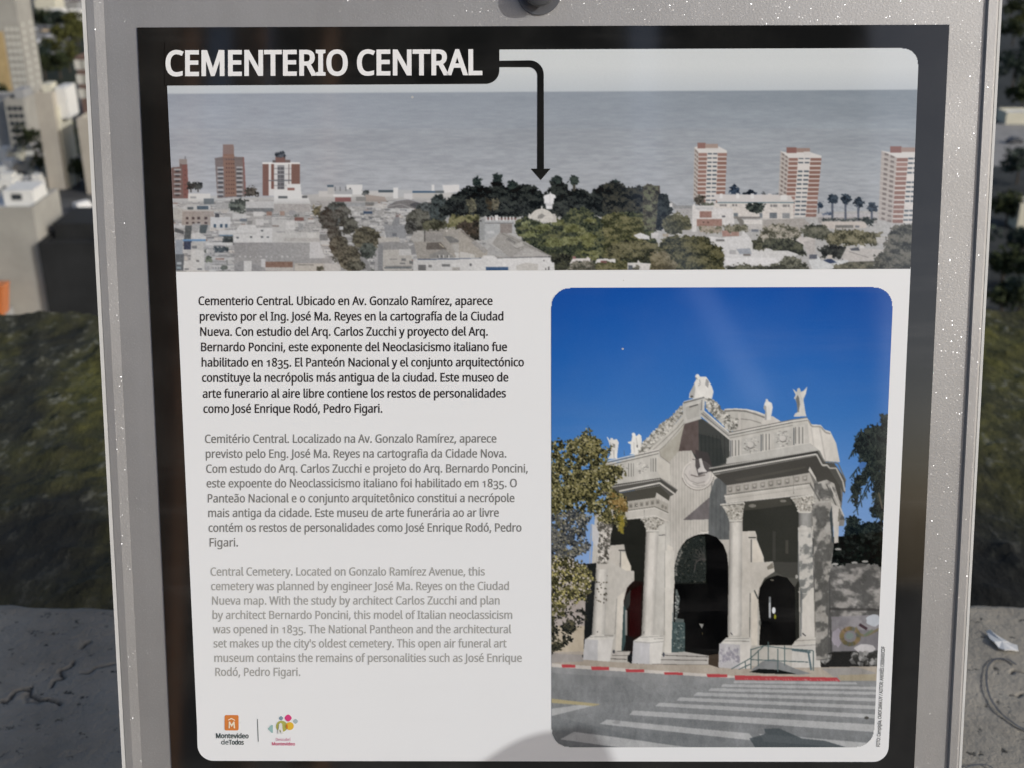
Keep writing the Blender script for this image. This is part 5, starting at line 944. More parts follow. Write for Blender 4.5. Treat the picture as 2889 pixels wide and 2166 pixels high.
    z.poly([(650, 700), (700, 690), (760, 720), (776, 800), (824, 880), (760, 960), (700, 1110), (622, 1110), (640, 900)], (40, 45, 46)); fol(z, [(650, 700), (700, 690), (760, 720), (776, 800), (824, 880), (760, 960), (700, 1110), (622, 1110), (640, 900)], 18, 300, [(34, 40, 42), (48, 54, 54), (28, 32, 34)])
    z.poly([(780, 770), (870, 830), (1050, 830), (1050, 870), (830, 880)], (140, 142, 142)); z.poly([(830, 870), (1050, 866), (1050, 980), (900, 980)], (164, 163, 162)); z.rect(780, 806, 812, 850, (206, 206, 204))
    bush_cols = [(86, 86, 64), (100, 98, 74), (70, 72, 56)]
    def bush2(pts, n_, cols, size=22): fol(z, pts, size, n_, cols)
    bush2([(690, 1060), (720, 960), (860, 910), (1000, 960), (1050, 1080), (980, 1170), (760, 1170)], 480, bush_cols)
    bush2([(0, 960), (160, 900), (320, 960), (470, 1000), (480, 1440), (0, 1440)], 1100, [(82, 84, 50), (98, 98, 58), (64, 68, 46), (108, 104, 64)])
    z.rect(930, 1120, 1240, 1190, (170, 168, 166))
    # tower one
    def block(pL, pT, pR, yb, floors, wl, bl, br, roof, pent):
        (x0, y0), (x1, y1), (x2, y2) = pL, pT, pR
        z.poly([(x0, y0), (x1, y1), (x1 - wl, yb), (x0 - wl * .7, yb - 40)], (170, 163, 157))
        z.poly([(x1, y1), (x2, y2), (x2 - wl * 1.4, yb), (x1 - wl, yb)], (206, 202, 197))
        st = (yb - y1) / floors
        for i in range(floors):
            f0 = i / floors; f1 = (i + 0.74) / floors; ya = y1 + st * i + st * 0.26; yc = y1 + st * (i + 1)
            def xx_(u, f): return (x1 + (x2 - x1) * u) - wl * (1 + 0.4 * u) * f
            br_c = np.array((152, 106, 92)) + rng.normal(0, 4)
            z.poly([(xx_(0, f0), ya), (xx_(bl, f0), ya), (xx_(bl, f1), yc), (xx_(0, f1), yc)], br_c); z.poly([(xx_(br, f0), ya), (xx_(1, f0), ya), (xx_(1, f1), yc), (xx_(br, f1), yc)], br_c * 0.97)
            if rng.random() < 0.92:
                z.poly([(xx_(bl + .02, f0), ya - st * .05), (xx_((bl + br) / 2 - .02, f0), ya - st * .05), (xx_((bl + br) / 2 - .02, f0), ya + st * .33), (xx_(bl + .02, f0), ya + st * .33)], (84, 96, 104))
                z.poly([(xx_((bl + br) / 2 + .02, f0), ya - st * .05), (xx_(br - .02, f0), ya - st * .05), (xx_(br - .02, f0), ya + st * .33), (xx_((bl + br) / 2 + .02, f0), ya + st * .33)], (88, 98, 106))
            for u in (0.2, 0.6):
                xa = x0 + (x1 - x0) * u - wl * .8 * f0; yl = y0 + (y1 - y0) * u + ((yb - 30) - y0) * f0
                z.poly([(xa, yl + 8), (xa + (x1 - x0) * .24, yl + 16), (xa + (x1 - x0) * .24, yl + 16 + st * .5), (xa, yl + 8 + st * .5)], (120, 112, 108))
            z.line([(x0 - wl * .7 * f0, y0 + (yb - 40 - y0) * f0), (xx_(0, f0), y1 + st * i)], 6, (196, 190, 184))
        z.poly(roof, (205, 203, 199)); 
        for (pp, col) in pent: z.rect(*pp, col)
    block((1070, 158), (1120, 208), (1450, 205), 800, 12, 18, 0.30, 0.68, [(1072, 152), (1140, 130), (1360, 145), (1452, 192), (1448, 212), (1120, 214)], [((1105, 100, 1200, 165), (150, 104, 94)), ((1196, 112, 1346, 160), (160, 142, 132)), ((1196, 160, 1345, 188), (200, 198, 194))])
    fol(z, [(1060, 760), (1110, 700), (1180, 730), (1180, 810), (1080, 830)], 18, 130, [(72, 68, 62), (88, 84, 76), (58, 56, 50)]); fol(z, [(1160, 790), (1290, 790), (1290, 830), (1160, 834)], 16, 60, [(84, 90, 78), (100, 104, 92)])
    fol(z, [(1470, 650), (1500, 600), (1536, 586), (1578, 610), (1592, 670), (1560, 706), (1500, 706)], 18, 160, [(46, 62, 84), (58, 72, 90), (38, 48, 62)]); fol(z, [(1640, 700), (1680, 660), (1730, 640), (1784, 680), (1780, 714), (1640, 714)], 18, 140, [(46, 62, 86), (62, 74, 92), (40, 48, 60)]); fol(z, [(1850, 690), (1890, 670), (1900, 716), (1860, 716)], 14, 40, [(90, 96, 100), (110, 112, 116)]); fol(z, [(1970, 700), (2060, 690), (2060, 716), (1970, 716)], 14, 40, [(96, 102, 106)])
    z.poly([(1296, 716), (1330, 706), (2080, 706), (2080, 792), (1340, 792)], (198, 195, 193)); z.rect(1340, 790, 2080, 802, (96, 122, 130)); z.rect(1300, 802, 2080, 985, (203, 198, 191))
    for x in (1368, 1394, 1422, 1512, 1548, 1664, 1955, 2000): z.rect(x, 816, x + 24, 842, (126, 124, 122))
    for x in (1530, 1830, 1950, 1996): z.rect(x, 920, x + 48, 980, (112, 122, 128))
    for x in (1366, 1560, 1730, 1930): z.rect(x, 692, x + 36, 752, (212, 212, 211))
    z.rect(1520, 960, 1840, 985, (128, 126, 122)); fol(z, [(1668, 850), (1700, 805), (1860, 800), (1902, 850), (1850, 910), (1780, 925), (1690, 890)], 18, 320, [(54, 62, 58), (68, 76, 68), (44, 50, 48)])
    z.poly([(1046, 836), (1070, 804), (1085, 836), (1300, 830), (1300, 862), (1520, 862), (1538, 1048), (1396, 1060), (1392, 992), (1100, 992), (1092, 1140), (1040, 1140)], (205, 203, 200)); z.rect(1130, 900, 1272, 972, (168, 108, 90)); z.rect(1098, 992, 1392, 1074, (163, 114, 97)); z.rect(1300, 870, 1510, 930, (208, 206, 204)); z.rect(1392, 948, 1430, 970, (92, 94, 98)); z.rect(1086, 850, 1290, 880, (186, 186, 186))
    for x in (1170, 1222): z.rect(x, 1020, x + 16, 1036, (84, 66, 62))
    fol(z, [(1120, 1080), (1390, 1070), (1390, 1150), (1200, 1150), (1110, 1120)], 18, 180, [(124, 122, 96), (104, 104, 82), (150, 140, 126)]); z.poly([(1540, 940), (1640, 1000), (1700, 1120), (1640, 1120)], (118, 116, 110)); fol(z, [(1400, 1070), (1700, 1050), (1700, 1130), (1420, 1140)], 20, 200, [(112, 112, 88), (92, 92, 74), (134, 130, 112)])
    z.poly([(1392, 1130), (1450, 1120), (1510, 1190), (1400, 1196)], (178, 120, 102)); z.rect(1500, 1140, 1590, 1190, (166, 126, 110)); z.rect(1650, 998, 1886, 1050, (207, 204, 199)); z.rect(1700, 1050, 1920, 1110, (186, 183, 179)); z.rect(1735, 1112, 1820, 1140, (110, 116, 124)); z.rect(1890, 1000, 2080, 1130, (170, 168, 166))
    z.poly([(1240, 1190), (1400, 1210), (1420, 1200), (1620, 1190), (1640, 1130), (1680, 1160), (1745, 1240), (1745, 1350), (2080, 1360), (2080, 1540), (1420, 1540), (1400, 1360), (1250, 1230)], (203, 203, 202)); z.rect(1320, 1226, 1420, 1250, (116, 116, 114)); z.poly([(1560, 1340), (1720, 1330), (1740, 1400), (1600, 1400)], (150, 156, 164)); z.rect(1640, 1395, 1730, 1420, (112, 108, 104)); z.rect(1440, 1442, 2040, 1520, (213, 213, 212)); z.rect(1480, 1350, 1560, 1400, (168, 168, 168)); z.rect(1880, 1390, 2080, 1440, (190, 190, 188)); z.rect(1910, 1332, 1980, 1390, (210, 210, 208))
    bush2([(1740, 1260), (1800, 1190), (1900, 1160), (1990, 1230), (2080, 1180), (2080, 1350), (1770, 1350)], 420, [(72, 74, 60), (90, 90, 72), (56, 58, 48)]); bush2([(1820, 1130), (1960, 1090), (2080, 1140), (2080, 1200), (1850, 1200)], 200, [(118, 116, 96), (100, 100, 84), (140, 134, 116)])
    z.poly([(360, 1180), (440, 1150), (545, 1190), (550, 1230), (420, 1220)], (206, 206, 204)); z.rect(562, 1150, 648, 1216, (196, 194, 192)); z.rect(845, 1166, 920, 1200, (200, 198, 192)); z.rect(700, 1160, 770, 1196, (160, 150, 132))
    bush2([(640, 1330), (700, 1220), (860, 1180), (1200, 1190), (1290, 1280), (1396, 1320), (1420, 1600), (640, 1600)], 2000, [(68, 68, 42), (82, 80, 48), (54, 56, 38), (96, 92, 58), (62, 60, 44)])
    bush2([(60, 1300), (260, 1230), (520, 1240), (640, 1270), (640, 1480), (300, 1480), (60, 1440)], 1000, [(92, 90, 62), (76, 76, 54), (104, 100, 70), (60, 62, 48)]); bush2([(560, 1380), (720, 1360), (860, 1500), (850, 1600), (560, 1600)], 420, [(112, 102, 72), (98, 90, 64), (120, 112, 84)])
    z.poly([(290, 1500), (400, 1500), (415, 1465), (440, 1500), (560, 1510), (545, 1592), (290, 1592)], (201, 199, 194)); z.rect(300, 1530, 350, 1592, (84, 90, 96)); fol(z, [(350, 1540), (440, 1530), (450, 1592), (350, 1592)], 18, 50, [(112, 110, 96), (90, 90, 80)])
    fol(z, [(1440, 1540), (1640, 1510), (1740, 1540), (1800, 1520), (2080, 1540), (2080, 1600), (1440, 1600)], 20, 300, [(84, 86, 70), (100, 100, 84), (70, 72, 62)])
    z = c.zoom(2150, 380, 4.144)
    block((212, 196), (310, 262), (690, 262), 965, 14, 46, 0.28, 0.66, [(208, 196), (280, 212), (560, 210), (692, 252), (686, 278), (310, 276)], [((280, 152, 398, 220), (150, 92, 82)), ((396, 160, 556, 212), (152, 128, 118)), ((480, 205, 560, 250), (200, 198, 194))])
    block((1390, 196), (1570, 262), (1830, 262), 1035, 14, 52, 0.50, 1.0, [(1388, 192), (1490, 210), (1840, 206), (1840, 268), (1570, 272)], [((1490, 142, 1624, 214), (150, 94, 84)), ((1620, 152, 1840, 206), (158, 136, 126))])
    z.poly([(0, 716), (70, 716), (70, 696), (104, 696), (104, 716), (330, 720), (378, 802), (0, 802)], (198, 194, 190)); z.rect(0, 792, 376, 804, (98, 124, 132)); z.rect(0, 804, 366, 990, (203, 198, 191)); z.rect(210, 708, 290, 770, (210, 210, 207))
    for x in (92, 124, 150, 236, 262, 296): z.rect(x, 820, x + 24, 848, (128, 126, 124))
    z.rect(84, 916, 170, 984, (104, 112, 118)); z.rect(232, 920, 320, 984, (134, 138, 140)); fol(z, [(0, 800), (36, 830), (20, 880), (0, 880)], 18, 40, [(54, 62, 58)])
    fol(z, [(645, 780), (690, 790), (705, 850), (650, 880)], 16, 70, [(46, 60, 78), (60, 70, 84)]); z.rect(650, 860, 664, 970, (84, 90, 96))
    z.rect(650, 965, 1340, 1040, (150, 148, 146)); z.rect(650, 930, 1340, 968, (178, 176, 178)); fol(z, [(690, 930), (720, 905), (790, 910), (800, 940), (700, 944)], 14, 60, [(84, 98, 122), (100, 112, 130)])
    for (x, y, t_) in ((818, 752, 1000), (972, 752, 1006), (1122, 790, 1010), (1277, 852, 1040)):
        z.poly([(x - 13, y + 40), (x + 13, y + 40), (x + 8, t_), (x - 16, t_)], (84, 92, 106)); fol(z, [(x - 66, y + 10), (x - 44, y - 42), (x, y - 62), (x + 44, y - 42), (x + 68, y + 10), (x + 36, y + 56), (x - 36, y + 56)], 16, 210, [(50, 62, 76), (64, 76, 88), (40, 50, 62)])
    fol(z, [(690, 985), (1340, 985), (1340, 1010), (690, 1010)], 16, 160, [(76, 86, 84), (92, 98, 94), (64, 72, 74)]); fol(z, [(1140, 990), (1220, 960), (1290, 1010), (1280, 1070), (1180, 1030)], 18, 120, [(52, 60, 60), (66, 72, 70)])
    z.poly([(0, 1000), (480, 980), (560, 1060), (400, 1180), (0, 1200)], (160, 156, 150)); fol(z, [(0, 1090), (180, 1040), (420, 1090), (470, 1180), (380, 1250), (0, 1260)], 22, 420, [(116, 114, 94), (138, 132, 116), (96, 96, 80), (160, 154, 142)])
    z.poly([(690, 1020), (1180, 1020), (1220, 1056), (1212, 1096), (800, 1104), (700, 1080)], (192, 184, 176)); z.rect(850, 1062, 1060, 1096, (112, 112, 108)); z.rect(1080, 1066, 1130, 1090, (116, 120, 124))
    bush2([(430, 1110), (560, 1050), (720, 1060), (830, 1150), (760, 1240), (500, 1200)], 460, [(82, 84, 72), (98, 98, 84), (66, 70, 62)]); bush2([(720, 1200), (860, 1120), (1120, 1110), (1320, 1150), (1420, 1130), (1330, 1290), (780, 1300)], 760, [(94, 90, 64), (110, 104, 74), (74, 74, 58), (120, 116, 92)])
    bush2([(0, 1240), (300, 1200), (480, 1270), (520, 1420), (220, 1410), (0, 1320)], 520, [(66, 70, 60), (84, 86, 70), (52, 56, 50)]); bush2([(640, 1330), (800, 1280), (1010, 1330), (960, 1440), (700, 1440)], 460, [(50, 53, 51), (62, 64, 60), (40, 43, 43)])
    z.poly([(385, 1238), (430, 1202), (560, 1204), (616, 1226), (618, 1392), (540, 1404), (480, 1290)], (192, 187, 182)); z.poly([(480, 1250), (616, 1230), (618, 1392), (520, 1400)], (176, 172, 168))
    z.poly([(0, 1380), (40, 1330), (100, 1340), (130, 1360), (300, 1360), (420, 1400), (360, 1460), (170, 1450), (160, 1530), (0, 1540)], (200, 200, 198)); z.rect(0, 1440, 160, 1520, (213, 213, 212)); bush2([(180, 1500), (260, 1420), (400, 1430), (520, 1530), (560, 1600), (0, 1600), (60, 1540)], 520, [(92, 94, 80), (110, 110, 94), (76, 78, 68)])
    z.poly([(980, 1320), (1180, 1330), (1440, 1352), (1310, 1440), (1290, 1480), (980, 1480), (920, 1440)], (186, 182, 177)); z.line([(1010, 1370), (1240, 1440)], 9, (130, 128, 124)); z.poly([(1020, 1336), (1120, 1318), (1140, 1360), (1040, 1360)], (84, 88, 94)); z.rect(1140, 1296, 1186, 1330, (210, 208, 204)); z.poly([(1320, 1200), (1480, 1200), (1450, 1290), (1340, 1270)], (176, 174, 170))
    z.poly([(535, 1470), (620, 1460), (640, 1410), (680, 1470), (780, 1480), (1000, 1470), (1000, 1520), (840, 1560), (700, 1600), (590, 1590)], (200, 203, 203)); z.poly([(708, 1474), (790, 1446), (870, 1498), (790, 1510)], (54, 66, 92)); z.rect(545, 1404, 640, 1456, (90, 94, 104)); z.rect(760, 1410, 815, 1456, (190, 182, 172)); z.poly([(840, 1540), (1010, 1490), (1300, 1480), (1300, 1600), (820, 1600)], (96, 95, 84)); fol(z, [(820, 1530), (1300, 1490), (1300, 1600), (820, 1600)], 20, 320, [(92, 92, 76), (108, 106, 90), (76, 78, 68)])
    bush2([(1300, 1440), (1380, 1370), (1480, 1140), (1560, 1050), (1830, 1040), (1830, 1600), (1300, 1600)], 1300, [(72, 73, 64), (86, 86, 74), (58, 60, 54), (96, 94, 84)])
    c.zoom(0, 0, 1)
    low = slice(236, None); g_ = c.a[low].mean(-1, keepdims=True); ex = np.clip((c.a[low][..., :1] - c.a[low][..., 2:] - 25) / 90.0, 0, 1); c.a[low] = g_ + (c.a[low] - g_) * (0.86 - 0.62 * ex)
    mt = vnoise((xx + 0 * yy) / 9.0, (yy + 0 * xx) / 5.0, 51, 3) - 0.5; rows = np.clip((yy - 560) / 20.0, 0, 1); c.a += (mt * 14 * rows)[..., None]
    left = np.clip((yy - 560) / 12.0, 0, 1) * np.clip((1420 - xx) / 200.0, 0, 1); c.a *= (1 - 0.10 * left)[..., None]
    fin = vnoise((xx + 0 * yy) / 3.2, (yy + 0 * xx) / 2.6, 81, 2) - .5; c.a += (fin * 34 * rows)[..., None]
    hz = np.clip((yy - 540) / 40.0, 0, 1)[..., None] * 0.07; c.a = c.a * (1 - hz) + np.array((166, 172, 180)) * hz
    c.a = c.a.astype(np.float32); c.blur(2)
    c.a += (rng.normal(0, 2.2, c.a.shape[:2])[..., None]).astype(np.float32)
    return c

# ------------------------------------------------------------------ the picture of the cemetery gate
def paint_gate():
    c = Canvas(1548, 804, 2524, 2112)
    yy = (np.arange(c.h)[:, None] + c.y0) * np.ones((1, c.w)); xx = (np.arange(c.w)[None, :] + c.x0) * np.ones((c.h, 1))
    st = [(804, (42, 88, 166)), (1000, (50, 102, 176)), (1180, (66, 118, 184)), (1300, (86, 134, 194)), (1420, (116, 154, 204)), (1600, (140, 168, 210))]
    for ch in range(3): c.a[..., ch] = np.interp(yy[:, 0], [s[0] for s in st], [s[1][ch] for s in st])[:, None]
    c.a -= (np.clip(np.hypot((xx - 2030) / 700, (yy - 1250) / 700) - 0.45, 0, 1) * 22)[..., None]
    L = (203, 200, 191); M = (178, 177, 170); S = (122, 123, 119); K = (40, 41, 38); DK = (26, 27, 25)
    def flute(z, pts, x0, x1, step, a=(192, 189, 181), b=(166, 163, 156)):
        z.poly(pts, a, n=2); r = z.mask(z.t(pts))
        m, sl = r; px = np.arange(sl[1].start, sl[1].stop); ph = ((px * z.o[2]) % step) / step
        v = c.a[sl]; f = (np.abs(ph - 0.5) * 2) ** 1.5; col = np.asarray(a, np.float32) * (1 - f[:, None] * 0.75) + np.asarray(b, np.float32) * f[:, None] * 0.75
        cc = np.broadcast_to(col[None], v.shape); v[m] = cc[m]
    def shaft(z, xl0, xr0, y0, xl1, xr1, y1, col=(206, 203, 195), k=10):
        for i in range(k):
            u0, u1 = i / k, (i + 1) / k; sh = 1.0 - 0.30 * max(0, (0.30 - u0) / 0.30) ** 1.2 - 0.16 * max(0, (u1 - 0.72) / 0.28)
            z.poly([(xl0 + (xr0 - xl0) * u0, y0), (xl0 + (xr0 - xl0) * u1 + .5, y0), (xl1 + (xr1 - xl1) * u1 + .5, y1), (xl1 + (xr1 - xl1) * u0, y1)], np.array(col) * sh)
    def mould(z, a, b, offs, al=1.0):
        """parallel mouldings: list of (offset, width, colour) below the line a-b"""
        for (o_, w_, col) in offs: z.line([(a[0], a[1] + o_), (b[0], b[1] + o_)], w_, col, al)
    def capital(z, pts, base=(172, 169, 160)):
        z.poly(pts, base, n=4); z.leaves(pts, 110, 13, [(112, 110, 102), (204, 201, 192), (144, 141, 133), (192, 189, 180)])
    def fol(z, pts, size, cols, al=1.0, holes=0.0, light=1.0, edge=None):
        cs = sorted([np.asarray(q, float) for q in cols], key=lambda q: q.sum()); z.foliage(pts, cs, size, edge or size, al, holes, light)
    def mottle(z, pts, size, lo, hi, thr=0.5, soft=0.12, sx=1.0):
        r = z.mask(z.t(pts))
        if r is None: return
        m, sl = r; Y, X = np.mgrid[sl[0].start:sl[0].stop, sl[1].start:sl[1].stop].astype(float); q = size / z.o[2]
        f = np.clip((vnoise((X + Y * .5) / (q * sx), (Y - X * .25) / q, int(size * 3), 4) - thr) / soft + .5, 0, 1)[..., None]
        f2 = vnoise(X / 5, Y / 5, 3, 3)[..., None] - .5
        v = c.a[sl]; cc = np.asarray(lo, float) * (1 - f) + np.asarray(hi, float) * f + f2 * 16; v[m] = cc[m]
    # stone mass and paving behind everything
    z = c.zoom(1540, 1400, 2.164)
    z.poly([(20, 940), (2040, 940), (2040, 1130), (20, 1130)], (166, 159, 148), n=3)
    z.poly([(300, 100), (780, -40), (1120, -40), (1640, 0), (1660, 1040), (240, 1000)], (180, 177, 169), n=2)
    z = c.zoom(1880, 1030, 3.684)
    z.poly([(180, 600), (370, 548), (650, 730), (1300, 580), (1460, 560), (1560, 700), (1650, 1000), (1780, 1080), (1830, 1300), (1800, 1660), (-330, 1660), (-330, 1010)], (112, 111, 106))
    # ---------- far right: palm, trees and shaded wall
    z = c.zoom(2100, 1180, 3.684)
    for pts, n_ in (([(1130, 300), (1160, 180), (1260, 80), (1400, 60), (1500, 100), (1500, 560), (1400, 520), (1330, 640), (1260, 520), (1180, 520), (1200, 420)], 700), ([(1400, -60), (1500, -60), (1500, 120), (1410, 110)], 120),
                    ([(1100, 720), (1130, 620), (1240, 520), (1330, 500), (1280, 620), (1200, 740), (1168, 940), (1120, 850)], 300), ([(1320, 560), (1480, 500), (1460, 1060), (1390, 1030), (1320, 1000), (1290, 950), (1340, 900), (1330, 760)], 500),
                    ([(1022, 1290), (1030, 1150), (1070, 1010), (1150, 990), (1210, 1080), (1290, 1060), (1440, 1060), (1440, 1400), (1000, 1400)], 900)):
        fol(z, pts, 30, [(22, 26, 30), (34, 40, 42), (46, 54, 52), (64, 70, 64)], edge=34)
    for (bx, by, tx, ty, bend) in ((1400, 420, 1120, 330, -120), (1400, 420, 1130, 560, -60), (1390, 460, 1110, 800, 60), (1400, 470, 1165, 930, 110), (1410, 400, 1180, 140, -130), (1420, 380, 1330, 70, -40), (1420, 500, 1260, 760, 40), (1430, 520, 1340, 900, 60), (1430, 540, 1400, 980, 20)):
        pp = [(bx + (tx - bx) * u + bend * .25 * math.sin(3.14 * u), by + (ty - by) * u - abs(bend) * math.sin(3.14 * u) * .8) for u in np.linspace(0, 1, 9)]
        for q in range(8): z.line([pp[q], pp[q + 1]], 8, (30, 36, 38))
        for q in range(1, 9):
            for sg in (-1, 1):
                lx_, ly_ = pp[q]; z.line([(lx_, ly_), (lx_ + sg * 26 - 14, ly_ + rng.uniform(40, 90))], 9, [(34, 42, 44), (46, 54, 52), (28, 33, 36), (60, 68, 62)][rng.integers(4)])
    z.line([(1390, 760), (1430, 930)], 16, (92, 88, 76)); z.poly([(1180, 480), (1215, 440), (1270, 450), (1250, 500), (1200, 530)], (76, 118, 180), 0.9); z.poly([(1215, 700), (1290, 640), (1310, 720), (1250, 900)], (112, 146, 196), 0.0)
    z = c.zoom(2100, 1530, 3.684)
    wall = [(700, -60), (860, 60), (900, 180), (1440, 190), (1420, 1340), (780, 1300), (730, 900)]
    z.poly(wall, (78, 78, 77), n=4)
    mottle(z, [(700, -60), (870, 0), (890, 1200), (790, 1290), (740, 900)], 120, (88, 88, 86), (150, 148, 143), 0.58)
    mottle(z, [(880, 200), (1440, 195), (1425, 900), (895, 900)], 80, (92, 92, 90), (156, 154, 150), 0.57, 0.22, sx=1.5)
    z.poly([(860, -60), (1460, -120), (1440, 210), (880, 205)], (28, 30, 29)); z.leaves([(860, -60), (1460, -120), (1440, 230), (880, 215)], 200, 26, [(24, 26, 26), (40, 44, 42), (32, 36, 34)])
    for (x, y) in ((940, 215), (1140, 200), (1250, 188), (970, 60)): z.ell(x, y, 34, 12, (170, 170, 166), 0.9)
    z.line([(880, 680), (1410, 690)], 26, (62, 61, 60), 0.7); z.poly([(900, 760), (1410, 740), (1400, 1110), (910, 1120)], (140, 138, 142), 0.75)
    z.ell(1340, 800, 80, 62, (190, 196, 202), 0.9, jag=.1); z.ell(1250, 1090, 110, 46, (194, 192, 192), 0.95, jag=.1); z.ell(960, 980, 60, 90, (176, 170, 180), 0.6, jag=.15)
    for a in np.linspace(0, 6.1, 26): z.ell(1095 + 88 * math.cos(a), 965 + 82 * math.sin(a), 27, 24, [(118, 104, 72), (96, 88, 62), (140, 116, 92), (90, 96, 90)][rng.integers(4)], rng.uniform(.35, .8), k=8)
    z.ell(1090, 960, 40, 36, (120, 140, 132), 0.6); z.line([(1150, 870), (1190, 940), (1240, 960), (1300, 940), (1400, 885)], 26, (120, 110, 80), .7); z.line([(1240, 960), (1330, 900)], 26, (110, 120, 104)); z.line([(1190, 840), (1270, 890)], 30, (74, 62, 66))
    z.poly([(790, 1180), (900, 1130), (1130, 1120), (1200, 1160), (1390, 1180), (1380, 1350), (790, 1290)], (46, 46, 45)); z.leaves([(1120, 1130), (1390, 1140), (1380, 1250), (1120, 1260)], 60, 36, [(160, 160, 158), (110, 110, 108), (60, 60, 58)], 0.8); z.leaves([(790, 1150), (900, 1140), (880, 1220), (800, 1260)], 30, 30, [(150, 150, 146), (96, 96, 94)], 0.8)
    # ---------- left: wall behind the tree
    z = c.zoom(1540, 1550, 3.684)
    z.poly([(40, 140), (440, 140), (430, 560), (395, 1045), (40, 1070)], (168, 160, 154), n=4); z.poly([(40, 780), (410, 780), (395, 1045), (40, 1060)], (178, 168, 150), n=3)
    z.poly([(430, 140), (532, 128), (500, 500), (480, 900), (392, 1020), (410, 560)], (38, 40, 40)); z.poly([(380, 143), (530, 128), (530, 144), (380, 160)], (40, 42, 44))
    # ---------- fluted central wall under the gable
    z = c.zoom(1880, 1030, 3.684)
    flute(z, [(-330, 930), (130, 870), (270, 876), (330, 990), (520, 1090), (640, 1180), (640, 1800), (120, 1800), (-330, 1800)], 0, 0, 30)
    z.poly([(170, 1600), (445, 1365), (450, 1330), (500, 1180), (620, 1100), (660, 1180), (660, 1800), (436, 1800), (436, 1592)], (98, 101, 101)); z.poly([(172, 1598), (446, 1366), (440, 1592)], (112, 108, 108))
    for x in range(470, 650, 44): z.line([(x, 1180), (x, 1800)], 10, (88, 91, 91), 0.8)
    z.poly([(-330, 420), (170, 420), (190, 560), (130, 880), (60, 980), (-40, 990), (-330, 1000)], (176, 174, 166), 0.0)
    # gable soffit and shadow
    z.poly([(-260, 1030), (-20, 830), (190, 590), (150, 760), (128, 885), (40, 985), (-60, 1060), (-330, 1200), (-330, 1060)], (170, 167, 156)); z.line([(-290, 1110), (-200, 1180)], 12, (120, 118, 110))
    z.poly([(186, 600), (365, 548), (655, 762), (650, 950), (618, 1010), (430, 1095), (400, 1000), (340, 975), (300, 960), (258, 878), (126, 884), (152, 745)], (72, 74, 72)); z.poly([(186, 600), (330, 558), (330, 960), (258, 878), (126, 884), (152, 745)], (104, 92, 89), 0.8); z.poly([(330, 700), (560, 760), (600, 1000), (430, 1090), (360, 980)], (56, 60, 59), 0.7)
    for x in range(360, 640, 40): z.line([(x, 720), (x + 4, 1010)], 8, (52, 54, 53), 0.7)
    # medallion with bust
    z.ell(325, 1130, 166, 158, (206, 202, 195)); z.ell(325, 1130, 150, 142, (172, 169, 163)); z.ell(325, 1128, 140, 132, (198, 194, 188)); z.ell(332, 1130, 108, 104, (186, 182, 177))
    for a in np.linspace(0.2, 2.9, 26): z.ell(325 + 165 * math.cos(a), 1130 + 158 * math.sin(a), 8, 6, (120, 116, 110), k=7)
    z.poly([(300, 870), (430, 900), (490, 1090), (430, 1100), (330, 1140), (300, 1040)], (72, 68, 68), 0.85)
    z.poly([(335, 965), (362, 958), (376, 1010), (392, 1060), (416, 1090), (410, 1116), (330, 1112), (322, 1076), (350, 1050)], (196, 193, 189)); z.poly([(262, 960), (300, 965), (296, 1040), (310, 1110), (262, 1120), (240, 1050)], (190, 186, 180)); z.line([(330, 1110), (420, 1108)], 12, (96, 92, 90)); z.line([(250, 1130), (320, 1150), (400, 1130)], 14, (120, 114, 110)); z.line([(265, 970), (300, 972)], 8, (110, 106, 102)); z.line([(190, 1120), (240, 1190), (320, 1220), (400, 1200)], 8, (150, 146, 140)); z.line([(270, 1220), (330, 1245), (400, 1235)], 10, (160, 156, 150))
    # arched attic behind, statues on the right
    z.poly([(560, 470), (640, 450), (800, 447), (920, 470), (1020, 510), (1170, 572), (1300, 590), (1300, 640), (700, 700), (640, 560)], (184, 182, 175)); z.line([(600, 470), (700, 462), (820, 470), (930, 502), (1040, 545)], 16, (120, 119, 114)); z.line([(600, 452), (720, 446), (840, 455), (940, 478), (1030, 514)], 14, (206, 203, 196)); z.line([(770, 550), (870, 560), (1000, 600)], 12, (146, 144, 138)); z.rect(742, 490, 770, 670, (196, 193, 186))
    z.poly([(980, 600), (1010, 540), (1100, 520), (1180, 572), (1060, 620)], (196, 193, 186))
    z.poly([(1015, 560), (1024, 470), (1004, 440), (1012, 400), (1028, 362), (1044, 346), (1058, 368), (1092, 384), (1102, 430), (1086, 520), (1082, 560)], (214, 213, 208)); z.poly([(1015, 560), (1024, 470), (1004, 440), (1014, 405), (1035, 420), (1040, 560)], (156, 156, 153)); z.ell(1040, 360, 14, 18, (206, 204, 199))
    z.poly([(1318, 526), (1332, 495), (1360, 480), (1352, 400), (1336, 345), (1322, 338), (1340, 300), (1305, 232), (1352, 272), (1356, 238), (1376, 226), (1390, 246), (1392, 268), (1424, 256), (1462, 212), (1446, 290), (1420, 350), (1432, 420), (1440, 480), (1452, 524)], (200, 199, 193)); z.poly([(1352, 400), (1340, 345), (1360, 300), (1376, 330), (1384, 400), (1372, 480), (1358, 480)], (120, 121, 119)); z.poly([(1386, 280), (1424, 258), (1460, 214), (1444, 290), (1410, 340)], (216, 214, 208))
